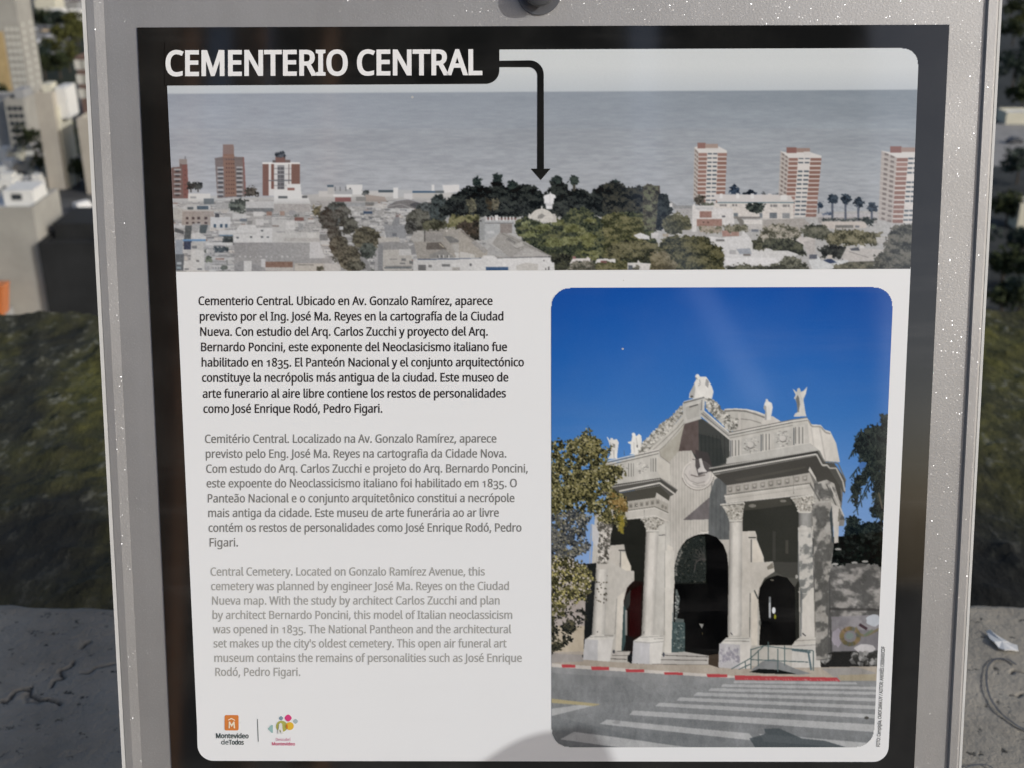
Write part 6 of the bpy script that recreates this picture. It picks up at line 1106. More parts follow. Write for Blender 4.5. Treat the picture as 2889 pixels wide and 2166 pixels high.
    # gable: crown block, statue group, ornate slopes
    z.poly([(232, 335), (238, 282), (262, 236), (290, 180), (306, 150), (296, 118), (308, 98), (332, 96), (346, 122), (412, 122), (436, 158), (470, 214), (488, 266), (470, 348)], (217, 216, 210)); z.poly([(262, 236), (290, 180), (300, 230), (286, 330), (240, 334), (240, 285)], (172, 172, 168)); z.poly([(410, 140), (440, 170), (430, 230), (400, 200)], (150, 150, 148)); z.line([(340, 150), (350, 190), (330, 210)], 10, (170, 168, 164)); z.line([(300, 128), (320, 150)], 9, (130, 128, 126)); z.ell(262, 318, 14, 12, (90, 90, 88))
    orn = [(400, 335), (470, 345), (548, 402), (556, 450), (620, 500), (750, 560), (742, 640), (660, 692), (410, 440)]
    z.poly(orn, (168, 167, 160)); z.leaves(orn, 260, 17, [(104, 104, 98), (206, 204, 196), (136, 135, 128), (188, 186, 178)])
    ornl = [(-330, 880), (-190, 740), (-60, 610), (60, 520), (140, 420), (166, 410), (168, 500), (60, 640), (-100, 800), (-330, 1000)]
    z.poly(ornl, (166, 164, 156)); z.leaves(ornl, 300, 17, [(112, 111, 104), (202, 200, 192), (138, 136, 128), (188, 186, 178)])
    z.poly([(-330, 1000), (-100, 800), (60, 640), (168, 505), (200, 592), (120, 700), (-20, 835), (-260, 1040)], (190, 188, 180)); z.line([(-300, 1010), (-60, 800), (110, 640), (190, 540)], 10, (150, 148, 141)); z.line([(-280, 1040), (-20, 830), (190, 592)], 8, (140, 138, 131))
    z.poly([(164, 384), (392, 322), (402, 336), (392, 462), (346, 508), (366, 548), (186, 602), (170, 520)], (190, 189, 183)); z.poly([(206, 416), (352, 378), (336, 486), (342, 520), (216, 560), (198, 510)], (176, 175, 169)); z.line([(176, 384), (392, 326)], 15, (120, 120, 116)); z.line([(178, 372), (392, 312)], 8, (214, 213, 207)); z.line([(236, 428), (328, 400)], 14, (104, 104, 101)); z.line([(196, 420), (346, 382)], 7, (208, 206, 200)); z.line([(366, 350), (360, 460)], 18, (146, 146, 142)); z.line([(384, 346), (378, 455)], 8, (208, 207, 201))
    z.poly([(346, 508), (392, 460), (662, 694), (652, 766)], (176, 175, 169)); z.line([(362, 492), (660, 738)], 9, (112, 113, 110)); z.line([(388, 466), (660, 700)], 12, (206, 204, 198)); z.line([(350, 512), (652, 762)], 9, (204, 202, 195)); z.line([(375, 480), (660, 720)], 7, (150, 150, 145))
    # balustrade right
    z.poly([(650, 690), (1310, 556), (1462, 540), (1480, 640), (1490, 820), (1590, 880), (620, 1018), (655, 940)], (189, 187, 180)); 
    z.poly([(1460, 540), (1500, 605), (1600, 612), (1640, 660), (1700, 680), (1760, 800), (1800, 1000), (1640, 985), (1590, 880), (1482, 800)], (206, 203, 195)); z.line([(1470, 560), (1506, 628), (1600, 632), (1650, 690), (1700, 704)], 16, (150, 148, 142)); z.line([(1590, 640), (1650, 980)], 16, (184, 181, 174)); z.line([(1500, 640), (1530, 840)], 14, (190, 187, 180))
    mould(z, (650, 692), (1310, 558), [(0, 10, (120, 119, 114)), (14, 12, (204, 202, 195)), (28, 10, (110, 110, 106)), (44, 16, (186, 184, 177)), (58, 8, (140, 138, 132))]); mould(z, (1310, 558), (1462, 536), [(0, 10, (126, 125, 120)), (14, 14, (204, 202, 195)), (28, 8, (126, 125, 120)), (44, 16, (190, 188, 180))])
    for (x, y, w_) in ((670, 765, 100), (985, 700, 100), (1325, 630, 110)):
        z.poly([(x, y), (x + w_, y - 20), (x + w_, y + 178), (x, y + 198)], (196, 194, 187))
        for k in range(3): xx_ = x + 14 + k * (w_ - 20) / 2.4; z.line([(xx_, y + 4), (xx_, y + 176)], 11, (122, 122, 118)); z.line([(xx_ + 10, y + 4), (xx_ + 10, y + 176)], 6, (212, 209, 201))
        z.line([(x - 4, y + 10), (x - 4, y + 190)], 12, (104, 108, 110))
    for (x, y) in ((870, 822), (1205, 756)):
        z.poly([(x - 88, y - 62), (x + 96, y - 100), (x + 98, y + 66), (x - 88, y + 100)], (180, 179, 173))
        for i in range(40): a = rng.uniform(0, 6.28); r_ = rng.uniform(46, 100); z.ell(x + r_ * math.cos(a) * .9, y + r_ * math.sin(a) * .85, rng.uniform(6, 15), rng.uniform(4, 9), [(130, 129, 124), (206, 204, 196)][i % 2], 0.8, k=8)
        z.ell(x + 4, y, 42, 38, (150, 149, 144)); z.ell(x, y - 6, 34, 30, (192, 190, 184)); z.line([(x - 30, y + 20), (x, y + 36), (x + 30, y + 24)], 9, (112, 111, 107))
    z.poly([(622, 958), (1330, 828), (1480, 802), (1590, 880), (620, 1018)], (184, 183, 177)); z.line([(640, 950), (1480, 800)], 6, (206, 204, 197))
    # main cornice right
    z.poly([(440, 1062), (1572, 868), (1612, 940), (1650, 1000), (1740, 1010), (1860, 1180), (1850, 1330), (1790, 1240), (1650, 1060), (1556, 922), (492, 1130)], (84, 84, 80))
    z.line([(440, 1064), (1572, 872)], 12, (176, 175, 169)); z.line([(452, 1084), (1566, 896)], 16, (62, 62, 60)); z.line([(480, 1104), (1556, 914)], 14, (208, 206, 199)); z.line([(486, 1124), (1556, 936)], 12, (120, 119, 115)); z.line([(1556, 916), (1616, 1030), (1668, 1030), (1690, 1060), (1760, 1060), (1830, 1200), (1850, 1300)], 16, (176, 174, 167)); z.line([(1572, 874), (1640, 990), (1720, 1000), (1780, 1010), (1860, 1190)], 12, (120, 120, 115))
    z.poly([(492, 1134), (1556, 934), (1612, 1040), (1680, 1060), (1800, 1250), (1820, 1420), (1700, 1300), (1540, 1180), (1490, 1050), (1470, 1080), (1480, 1112), (1320, 1136), (620, 1240), (560, 1180)], (74, 73, 69)); z.poly([(700, 1180), (1440, 1040), (1440, 1060), (760, 1200)], (86, 84, 78), 0.7)
    z.poly([(1486, 1046), (1550, 1160), (1556, 1200), (1474, 1080)], (190, 188, 180)); z.poly([(622, 1240), (1320, 1136), (1482, 1108), (1530, 1230), (1548, 1330), (620, 1424)], (168, 165, 157), n=2)
    for i in range(10):
        u = i / 9.0; x = 655 + 765 * u + (14 if i > 7 else 0); y = 1288 - 112 * u - (6 if i > 7 else 0); z.poly([(x - 26, y - 30), (x + 28, y - 38), (x + 28, y + 22), (x - 26, y + 30)], (146, 143, 136)); z.ell(x + 4, y + 2, 18, 20, (112, 110, 104)); z.ell(x + 2, y - 6, 15, 14, (168, 165, 157))
    z.poly([(598, 1338), (1500, 1214), (1540, 1330), (620, 1424)], (184, 181, 173)); mould(z, (598, 1340), (1500, 1216), [(0, 14, (122, 120, 114)), (14, 8, (206, 203, 195)), (46, 6, (160, 157, 149))]); z.line([(1316, 1140), (1318, 1330)], 6, (120, 118, 112)); z.line([(620, 1420), (1290, 1352)], 8, (206, 203, 195))
    z.poly([(1530, 1220), (1660, 1180), (1740, 1220), (1800, 1420), (1850, 1600), (1840, 1660), (1540, 1660), (1520, 1500), (1548, 1340)], (128, 127, 122)); mottle(z, [(1530, 1220), (1660, 1180), (1740, 1220), (1800, 1420), (1850, 1600), (1540, 1660)], 110, (92, 92, 89), (168, 166, 159), 0.5); z.line([(1490, 1225), (1590, 1400)], 16, (100, 99, 95)); z.line([(1700, 1240), (1840, 1560)], 14, (190, 187, 180)); z.line([(1660, 1230), (1800, 1540)], 12, (90, 90, 87))
    # ---------- right bay: dark inside, columns C and D
    z.poly([(640, 1424), (810, 1416), (1290, 1360), (1370, 1510), (1370, 2300), (700, 2300), (650, 1600)], (54, 55, 51)); z.poly([(810, 1420), (1280, 1366), (1300, 1440), (1000, 1480), (810, 1500)], (74, 73, 67), 0.8); z.ell(890, 1452, 40, 18, (130, 128, 120), .8); z.ell(1210, 1402, 34, 14, (130, 128, 120), .8)
    z = c.zoom(1880, 1480, 3.684)
    z.poly([(930, 0), (1370, 0), (1370, 560), (1110, 380), (1010, 380), (930, 140)], (54, 55, 51)); z.rect(1100, 60, 1130, 360, (66, 66, 62)); z.rect(1235, 150, 1262, 290, (82, 80, 74), .7)
    z.poly([(1010, 376), (1106, 368), (1124, 480), (1340, 500), (1380, 380), (1380, 640), (1330, 640), (1240, 540), (1140, 520), (1000, 560), (960, 500)], (82, 82, 77)); z.poly([(1104, 376), (1370, 380), (1370, 540), (1250, 540), (1120, 480)], (70, 70, 66))
    z.poly([(780, 58), (920, 56), (936, 100), (936, 140), (1010, 330), (1012, 380), (1104, 370), (1122, 476), (1016, 545), (962, 660), (950, 720), (944, 1250), (858, 1250), (850, 1165), (770, 1165)], (192, 188, 179), n=2)
    z.line([(850, 124), (930, 122)], 10, (60, 60, 58)); z.line([(880, 140), (878, 380)], 10, (96, 96, 94)); z.poly([(890, 150), (930, 150), (1004, 330), (1000, 376), (890, 380)], (206, 200, 188)); z.line([(868, 700), (862, 1160)], 9, (120, 119, 114)); z.poly([(880, 700), (944, 660), (944, 1240), (880, 1240)], (206, 200, 188)); z.poly([(1040, 430), (1100, 380), (1112, 440), (1050, 460)], (126, 122, 112)); z.line([(910, 670), (950, 760)], 14, (90, 92, 90))
    z.poly([(952, 760), (968, 640), (1050, 545), (1150, 516), (1250, 540), (1330, 640), (1345, 1240), (960, 1240), (975, 1010)], (23, 23, 21)); z.poly([(1330, 640), (1372, 560), (1380, 1230), (1340, 1230)], (44, 45, 42))
    z.rect(1060, 735, 1082, 960, (120, 124, 126)); z.rect(1060, 800, 1080, 950, (176, 180, 182)); z.ell(1112, 880, 20, 34, (212, 216, 218)); z.ell(1126, 945, 12, 26, (140, 140, 50)); z.ell(1095, 565, 20, 8, (110, 108, 100)); z.ell(970, 1010, 12, 30, (110, 112, 108))
    # main arch
    arch = [(76, 1330), (74, 560), (84, 400), (130, 240), (220, 130), (330, 92), (420, 84), (520, 120), (590, 200), (628, 300), (640, 420), (640, 1180), (560, 1220), (540, 1480), (440, 1350), (180, 1310)]
    z.poly([(20, 700), (30, 380), (90, 200), (200, 90), (330, 46), (440, 60), (430, 84), (330, 92), (220, 130), (130, 240), (84, 400), (76, 700)], (200, 197, 188)); z.line([(30, 560), (40, 380), (100, 210), (210, 96), (330, 54), (420, 60)], 8, (164, 161, 153))
    z.poly(arch, DK); z.poly([(84, 590), (88, 400), (132, 250), (222, 140), (330, 106), (400, 110), (412, 340), (410, 585)], (46, 50, 48)); z.leaves([(84, 590), (88, 400), (132, 250), (222, 140), (330, 106), (400, 110), (412, 585)], 160, 12, [(62, 66, 64), (36, 40, 38), (78, 78, 72)], 0.8); z.leaves([(84, 560), (88, 380), (150, 230), (170, 260), (110, 420), (104, 580)], 60, 12, [(130, 130, 124), (96, 98, 94)], .9)
    for a in np.linspace(1.7, 3.1, 6): z.line([(400, 360), (400 + 130 * math.cos(a), 360 - 150 * math.sin(a))], 8, (76, 74, 72), 0.8)
    z.line([(290, 470), (300, 390), (350, 345), (410, 350)], 10, (86, 82, 80), .8); z.rect(80, 588, 420, 606, (40, 42, 40)); z.poly([(80, 610), (420, 606), (640, 640), (640, 1170), (560, 1210), (520, 1300), (440, 1350), (190, 1310), (80, 1310)], (17, 18, 16))
    z.poly([(92, 660), (110, 660), (140, 760), (110, 960), (180, 970), (180, 1010), (88, 1010)], (104, 112, 110), 0.9); z.leaves([(92, 680), (130, 720), (130, 900), (92, 980)], 40, 12, [(170, 172, 168), (60, 64, 62)]); z.poly([(56, 1000), (192, 1004), (192, 1310), (52, 1316)], (72, 86, 86)); z.leaves([(70, 1020), (185, 1020), (185, 1290), (70, 1290)], 90, 12, [(98, 112, 110), (54, 64, 64), (120, 130, 126)]); z.line([(64, 600), (58, 1316)], 16, (70, 86, 88)); z.poly([(336, 1015), (386, 1022), (366, 1070)], (150, 150, 146)); z.ell(372, 1120, 8, 16, (60, 56, 46))
    z.poly([(430, 1345), (545, 1330), (545, 1475), (430, 1440)], (70, 62, 54)); z.poly([(-330, 1360), (60, 1318), (190, 1308), (440, 1350), (432, 1448), (-330, 1440)], (178, 175, 169), n=2)
    for (a, b) in (((-330, 1300), (0, 1345)), ((-10, 1346), (440, 1362)), ((-100, 1392), (420, 1398)), ((-150, 1440), (430, 1446))): z.line([a, b], 8, (96, 94, 90))
    z.poly([(-330, 1440), (440, 1446), (540, 1480), (880, 1500), (1900, 1560), (1900, 1650), (-330, 1650)], (168, 160, 146), n=3)
    # column C
    z.zoom(1880, 1030, 3.684); capital(z, [(560, 1438), (806, 1416), (808, 1456), (796, 1510), (786, 1606), (650, 1610), (636, 1560), (600, 1490)]); z.line([(556, 1440), (808, 1416)], 14, (196, 194, 186)); z.line([(560, 1452), (800, 1432)], 6, (96, 95, 90)); shaft(z, 652, 787, 1604, 632, 778, 2800); z.line([(650, 1608), (786, 1602)], 14, (196, 194, 186)); z.line([(650, 1622), (786, 1616)], 6, (130, 128, 122))
    z.zoom(1880, 1480, 3.684); z.poly([(620, 1160), (780, 1156), (870, 1172), (876, 1212), (760, 1240), (556, 1224), (600, 1180)], (202, 200, 193)); z.line([(615, 1172), (860, 1172)], 8, (150, 148, 142)); z.line([(600, 1196), (860, 1200)], 8, (140, 138, 132)); z.poly([(546, 1222), (762, 1236), (762, 1490), (538, 1470)], (178, 177, 178), n=3); z.poly([(762, 1238), (880, 1210), (872, 1496), (762, 1490)], (204, 201, 194)); z.leaves([(560, 1270), (750, 1270), (750, 1420), (560, 1420)], 90, 22, [(150, 148, 156), (186, 184, 186), (138, 136, 144)], .8); z.line([(665, 1110), (684, 1136)], 10, (84, 84, 84))
    # column D with tree shade
    z.zoom(1880, 1030, 3.684); capital(z, [(1286, 1372), (1530, 1338), (1532, 1430), (1502, 1516), (1372, 1518), (1350, 1440)], (166, 163, 154)); z.line([(1286, 1372), (1530, 1338)], 14, (194, 192, 184)); shaft(z, 1370, 1502, 1516, 1392, 1532, 2790, (150, 150, 146))
    z.line([(1370, 1520), (1502, 1516)], 14, (200, 198, 190))
    z.zoom(1880, 1480, 3.684); z.poly([(1364, 60), (1512, 60), (1520, 560), (1390, 660), (1362, 520)], (122, 124, 122)); z.poly([(1364, 20), (1500, 20), (1508, 70), (1366, 80)], (188, 186, 179))
    for (x, y, rx, ry) in ((1440, 130, 52, 60), (1400, 120, 24, 30), (1470, 330, 40, 18), (1500, 410, 22, 50), (1425, 470, 34, 22), (1430, 545, 50, 40), (1350, 530, 14, 22), (1500, 560, 20, 40), (1440, 690, 70, 18), (1420, 20, 40, 26)): z.ell(x, y, rx, ry, (196, 194, 187), 0.85, jag=.2)
    mottle(z, [(1366, 70), (1510, 70), (1522, 560), (1450, 700), (1384, 700)], 90, (132, 134, 131), (198, 196, 189), 0.50); z.poly([(1396, 780), (1440, 740), (1500, 650), (1528, 640), (1536, 1160), (1388, 1160)], (203, 200, 192)); z.poly([(1390, 660), (1410, 700), (1400, 1150), (1384, 1150)], (112, 116, 116), .8)
    z.poly([(1380, 1160), (1540, 1150), (1580, 1190), (1584, 1230), (1310, 1236), (1330, 1200)], (198, 195, 187)); z.line([(1340, 1196), (1560, 1184)], 8, (150, 147, 140)); z.poly([(1304, 1232), (1560, 1222), (1580, 1260), (1604, 1490), (1300, 1475)], (198, 196, 190), n=2); z.line([(1310, 1250), (1570, 1236)], 8, (150, 148, 142)); z.line([(1410, 1116), (1444, 1146)], 12, (74, 74, 74)); z.poly([(1528, 640), (1550, 900), (1560, 1160), (1536, 1160)], (150, 146, 138), .7)
    # far right return pilaster (between D and the street wall)
    z.zoom(2100, 1180, 3.684); z.poly([(700, 880), (900, 860), (925, 1320), (880, 1560), (860, 2500), (740, 2500), (720, 1400)], (104, 104, 101)); mottle(z, [(700, 880), (900, 860), (925, 1320), (870, 1700), (860, 2480), (740, 2500), (720, 1400)], 110, (94, 94, 91), (156, 154, 148), 0.56); z.poly([(895, 860), (985, 920), (980, 1040), (972, 1280), (930, 1290), (915, 1000)], (190, 187, 180)); z.line([(985, 930), (975, 1060)], 16, (120, 118, 108)); z.poly([(905, 900), (925, 1280), (905, 1280), (880, 980)], (70, 76, 78))
    # ---------- left wing
    z = c.zoom(1540, 1180, 3.684)
    z.poly([(655, 1060), (1000, 1030), (1060, 1120), (1020, 2700), (880, 2700), (830, 1370), (660, 1330)], K)
    z.poly([(600, 440), (740, 452), (1170, 312), (1190, 380), (1290, 462), (1292, 650), (1180, 612), (760, 702), (600, 660)], (189, 187, 180)); z.poly([(1152, 384), (1290, 462), (1292, 645), (1185, 608), (1160, 560)], (199, 196, 187))
    mould(z, (640, 436), (1172, 312), [(0, 10, (206, 204, 197)), (14, 10, (112, 111, 107)), (28, 12, (200, 198, 190)), (44, 10, (120, 119, 114)), (60, 12, (188, 186, 178))]); z.line([(1180, 330), (1190, 385), (1290, 460)], 9, (150, 147, 140))
    for (x, y, w_) in ((850, 458, 70), (1080, 404, 70)):
        for k in range(3): xx_ = x + 10 + k * 25; z.line([(xx_, y), (xx_, y + 140)], 10, (126, 126, 121)); z.line([(xx_ + 9, y), (xx_ + 9, y + 140)], 6, (210, 207, 199))
    for (x, y) in ((1000, 505), (790, 540)):
        for i in range(34): a = rng.uniform(0, 6.28); r_ = rng.uniform(10, 70); z.ell(x + r_ * math.cos(a) * .9, y + r_ * math.sin(a), rng.uniform(5, 12), rng.uniform(4, 8), [(132, 131, 126), (206, 204, 196)][i % 2], 0.8, k=8)
    z.poly([(770, 622), (1160, 545), (1192, 610), (760, 704)], (190, 188, 181)); z.poly([(560, 700), (1190, 608), (1368, 732), (1338, 778), (1288, 802), (1180, 690), (760, 765), (560, 790)], (88, 87, 83)); z.line([(570, 722), (1188, 622)], 9, (176, 174, 168)); z.line([(760, 748), (1178, 662)], 15, (206, 204, 197)); z.line([(1178, 660), (1338, 778)], 16, (196, 193, 185)); z.line([(1190, 612), (1366, 732)], 9, (150, 148, 142)); z.line([(1186, 636), (1350, 752)], 10, (70, 70, 67))
    z.poly([(760, 768), (1180, 692), (1288, 800), (1272, 864), (1150, 770), (1130, 820), (850, 862), (740, 880)], (76, 75, 69)); z.poly([(1148, 762), (1278, 848), (1272, 872), (1142, 790)], (190, 187, 179)); z.poly([(700, 872), (1130, 814), (1272, 880), (1272, 976), (1130, 912), (700, 975)], (168, 165, 156)); z.poly([(560, 980), (1130, 914), (1282, 998), (1284, 1062), (1130, 1002), (760, 1046), (560, 1050)], (184, 181, 173)); z.line([(700, 968), (1130, 908), (1272, 972)], 10, (120, 118, 111)); z.line([(700, 980), (1130, 920), (1272, 986)], 7, (206, 203, 195)); z.line([(760, 1044), (1130, 1000), (1284, 1062)], 8, (202, 199, 191)); z.line([(1020, 940), (1022, 1000)], 5, (128, 126, 119))
    for i in range(6): x = 880 + i * 56; y = 902 - i * 8; z.poly([(x - 18, y - 26), (x + 20, y - 30), (x + 20, y + 18), (x - 18, y + 22)], (146, 143, 135)); z.ell(x + 2, y, 13, 16, (116, 113, 106))
    z.ell(1210, 905, 14, 20, (130, 128, 120)); z.ell(1244, 920, 12, 18, (134, 131, 123))
    # statues left
    z.poly([(640, 412), (664, 380), (668, 290), (652, 236), (632, 186), (640, 184), (664, 222), (672, 196), (692, 194), (702, 214), (736, 206), (756, 240), (748, 310), (740, 372), (742, 410)], (214, 213, 208)); z.poly([(690, 250), (720, 262), (716, 300), (694, 290)], (150, 150, 146)); z.line([(705, 320), (708, 400)], 10, (168, 167, 163)); z.line([(668, 240), (690, 330)], 8, (176, 175, 171))
    z.poly([(862, 366), (884, 350), (880, 262), (850, 246), (852, 236), (886, 228), (896, 188), (892, 150), (910, 138), (926, 148), (936, 178), (968, 152), (990, 172), (996, 232), (978, 320), (958, 316), (954, 362)], (219, 218, 212)); z.ell(948, 280, 8, 16, (104, 106, 106)); z.line([(936, 190), (948, 260)], 8, (184, 183, 178)); z.line([(890, 190), (896, 174)], 8, (130, 128, 126)); z.line([(912, 240), (918, 350)], 8, (190, 189, 184)); z.line([(812, 320), (814, 372)], 5, (84, 92, 104))
    # column B
    capital(z, [(985, 1034), (1130, 1000), (1244, 1054), (1216, 1090), (1174, 1152), (1040, 1156), (1024, 1090)]); z.line([(985, 1034), (1130, 1002), (1244, 1056)], 8, (200, 197, 189)); z.leaves([(1180, 1140), (1250, 1080), (1250, 1130), (1190, 1160)], 20, 12, [(96, 96, 92), (150, 148, 142)])
    z.poly([(1168, 1110), (1292, 1064), (1300, 1200), (1330, 1330), (1330, 1700), (1140, 2400), (1150, 1160)], (190, 188, 180)); flute(z, [(1290, 1064), (1430, 1046), (1660, 1052), (1600, 1180), (1440, 1260), (1350, 1420), (1320, 1660), (1290, 1660)], 0, 0, 30); z.line([(1172, 1206), (1250, 1200)], 8, (90, 90, 88)); z.line([(1245, 1110), (1235, 1658)], 8, (164, 161, 154)); z.poly([(1262, 1300), (1320, 1330), (1316, 1658), (1250, 1658)], (204, 200, 190))
    shaft(z, 1040, 1172, 1152, 990, 1122, 2290); z.line([(1038, 1160), (1172, 1156)], 13, (206, 204, 196)); z.line([(1040, 1172), (1170, 1170)], 5, (140, 138, 132))
    # pier left of B
    z.poly([(668, 1310), (812, 1300), (824, 1372), (850, 1450), (886, 1530), (884, 1582), (918, 1582), (916, 1690), (640, 1690)], (182, 178, 169), n=2); z.line([(756, 1362), (820, 1360)], 10, (56, 56, 54)); z.line([(775, 1372), (770, 1580)], 8, (92, 92, 89)); z.poly([(784, 1380), (820, 1380), (880, 1520), (878, 1580), (784, 1580)], (204, 198, 184))
    z.zoom(1540, 1550, 3.684); z.poly([(640, 100), (830, 210), (916, 212), (914, 308), (842, 388), (808, 520), (782, 1050), (690, 1050), (712, 872), (605, 862)], (184, 181, 173), n=2); z.line([(735, 500), (716, 870)], 8, (150, 148, 141)); z.poly([(745, 480), (820, 420), (806, 600), (782, 1040), (722, 1040)], (202, 197, 186)); z.poly([(842, 388), (872, 352), (918, 310), (1010, 330), (990, 920), (905, 930), (892, 1170), (830, 1100), (786, 1044), (808, 520)], (38, 31, 29)); z.poly([(880, 420), (990, 360), (976, 880), (860, 900)], (48, 26, 24), .85); z.poly([(806, 560), (832, 470), (880, 400), (874, 560), (820, 640)], (56, 58, 56)); z.poly([(806, 560), (832, 600), (828, 1030), (784, 1044)], (62, 78, 78)); z.rect(820, 620, 842, 880, (150, 152, 148), .85); z.poly([(846, 880), (905, 900), (890, 1050), (800, 1040)], (34, 34, 34), .8)
    z.poly([(690, 1050), (880, 1045), (846, 1140), (640, 1130)], (182, 178, 171)); z.line([(735, 1048), (880, 1046)], 7, (110, 108, 104)); z.line([(690, 1090), (850, 1090)], 7, (120, 118, 113)); z.line([(630, 1122), (840, 1130)], 8, (96, 94, 90)); z.ell(705, 1050, 12, 20, (70, 70, 74)); z.poly([(850, 1090), (900, 1060), (890, 1172), (846, 1150)], (34, 36, 38))
    # pedestals and base of A, B
    z.poly([(990, 885), (1122, 880), (1220, 890), (1224, 940), (1080, 960), (905, 940), (960, 905)], (205, 203, 196)); z.line([(975, 900), (1215, 892)], 7, (150, 148, 142)); z.line([(1120, 916), (1220, 914)], 7, (140, 138, 132)); z.poly([(908, 938), (1078, 952), (1076, 1180), (892, 1170)], (186, 186, 187), n=2); z.poly([(1078, 952), (1222, 936), (1190, 1170), (1076, 1180)], (206, 204, 198)); z.line([(910, 946), (1078, 960), (1222, 944)], 8, (160, 158, 153)); z.line([(1020, 838), (1014, 862)], 9, (96, 96, 94)); z.ell(1222, 1080, 10, 24, (72, 76, 84)); z.poly([(1120, 880), (1232, 880), (1232, 0), (1150, 0)], (180, 178, 171), .5); z.poly([(1232, 0), (1240, 880), (1228, 1060), (1300, 1066), (1322, 520), (1336, 340), (1330, 0)], (202, 199, 190)); z.line([(1236, 0), (1228, 880)], 7, (150, 148, 141))
    shaft(z, 530, 650, 40, 476, 612, 882, (206, 203, 195)); z.poly([(468, 880), (612, 872), (708, 872), (712, 916), (540, 930), (408, 922), (450, 895)], (204, 202, 195)); z.line([(455, 898), (700, 892)], 7, (150, 148, 142)); z.line([(605, 880), (705, 880)], 8, (130, 128, 122)); z.poly([(404, 920), (540, 930), (538, 1160), (384, 1146)], (186, 186, 186), n=2); z.poly([(540, 930), (700, 916), (666, 1150), (538, 1160)], (204, 202, 197)); z.poly([(336, 1112), (386, 1080), (384, 1146)], (34, 34, 36)); z.line([(530, 852), (540, 838)], 9, (96, 96, 94))
    # column A upper part, dappled by the tree
    z.zoom(1540, 1180, 3.684); z.poly([(540, 1060), (700, 1050), (672, 1200), (660, 1400), (640, 1560), (524, 1560), (540, 1330), (560, 1180)], (184, 180, 172)); z.leaves([(540, 1060), (700, 1050), (672, 1200), (660, 1400), (640, 1500), (540, 1500), (545, 1330)], 330, 17, [(70, 68, 62), (92, 90, 84), (204, 200, 192), (112, 109, 102)], .9); z.poly([(480, 1085), (520, 1110), (552, 1180), (546, 1270), (530, 1330), (480, 1262)], (186, 186, 186)); z.line([(470, 1090), (455, 1500)], 8, (160, 156, 150))
    # pavement, kerb, road
    z = c.zoom(1540, 1400, 2.164)
    z.poly([(20, 990), (230, 990), (520, 1012), (1050, 1040), (1130, 1046), (2040, 1030), (2040, 1112), (1780, 1112), (1700, 1096), (980, 1080), (20, 1024)], (166, 158, 146), n=4); z.poly([(20, 950), (220, 960), (230, 1000), (20, 1012)], (154, 150, 146)); z.poly([(1680, 1044), (1900, 1036), (2010, 1070), (2010, 1120), (1780, 1112)], (150, 148, 144), n=4); z.poly([(1780, 1085), (2010, 1078), (2010, 1120), (1800, 1118)], (160, 152, 132), n=4)
    # ramp and railing by column C
    z.poly([(1250, 1055), (1320, 1000), (1390, 985), (1520, 1045), (1620, 1075), (1540, 1082)], (126, 129, 129)); z.poly([(1240, 1066), (1300, 1046), (1420, 1052), (1530, 1078), (1340, 1076)], (28, 31, 31)); rail = (84, 100, 100)
    for pts in ([(1250, 930), (1330, 905), (1460, 922), (1630, 935)], [(1250, 925), (1250, 1050)], [(1295, 930), (1295, 1030)], [(1355, 880), (1355, 1000)], [(1415, 925), (1415, 1065)], [(1455, 905), (1455, 1025)], [(1130, 1048), (1250, 980), (1330, 905)], [(1250, 990), (1600, 1005)], [(1175, 1050), (1250, 1016)], [(1215, 1000), (1218, 1046)]): z.line(pts, 6, rail)
    z.line([(1500, 930), (1615, 945)], 12, (92, 108, 112)); z.line([(1600, 945), (1618, 1055)], 12, (92, 108, 112)); z.line([(1630, 935), (1630, 1058)], 6, rail)
    z.grad([(20, 1022), (980, 1090), (1780, 1118), (2040, 1118), (2040, 1560), (20, 1560)], (140, 142, 142), (112, 116, 118), 1, n=4); z.poly([(20, 1070), (500, 1100), (700, 1250), (20, 1250)], (118, 121, 122), .5); z.poly([(20, 1330), (320, 1400), (900, 1550), (20, 1550)], (108, 112, 114), .6)
    cm = vnoise(xx / 60.0, yy / 14.0, 21, 4) - 0.5; rd = yy > (1400 + 1120 / 2.164); c.a[rd] += (cm[rd] * 14)[:, None]
    z.poly([(20, 1012), (1000, 1078), (1130, 1088), (1770, 1100), (1770, 1116), (1130, 1102), (980, 1094), (20, 1034)], (192, 187, 180))
    for (a, b, ya, yb) in ((95, 180, 1019, 1038), (275, 385, 1032, 1053), (485, 600, 1048, 1066), (720, 836, 1066, 1082), (980, 1106, 1077, 1096), (1150, 1775, 1086, 1114)):
        dy = (b - a) * (0.022 if b - a < 300 else 0.022); z.poly([(a, ya), (b, ya + dy), (b + (20 if b > 1500 else 0), yb + dy * .6), (a + 4, yb)], (172, 74, 78), n=4)
    for i in range(40): x = rng.uniform(1200, 1780); z.line([(x, 1100 + (x - 1150) * .02), (x + 6, 1112 + (x - 1150) * .012)], 3, (190, 160, 156), .6)
    for pts in ([(1150, 1118), (1890, 1128), (1900, 1141), (1145, 1133)], [(1080, 1139), (2040, 1157), (2040, 1173), (1065, 1156)], [(1005, 1163), (2040, 1188), (2040, 1205), (990, 1181)], [(920, 1190), (2040, 1226), (2040, 1246), (900, 1209)], [(815, 1220), (2040, 1272), (2040, 1294), (795, 1240)], [(690, 1252), (2040, 1326), (2040, 1350), (668, 1274)], [(532, 1300), (2040, 1388), (2040, 1434), (508, 1326)], [(372, 1355), (900, 1408), (1240, 1440), (1275, 1484), (328, 1382)], [(1300, 1442), (2040, 1504), (2040, 1540), (1330, 1490)], [(170, 1430), (420, 1462), (900, 1530), (480, 1530), (88, 1476)]):
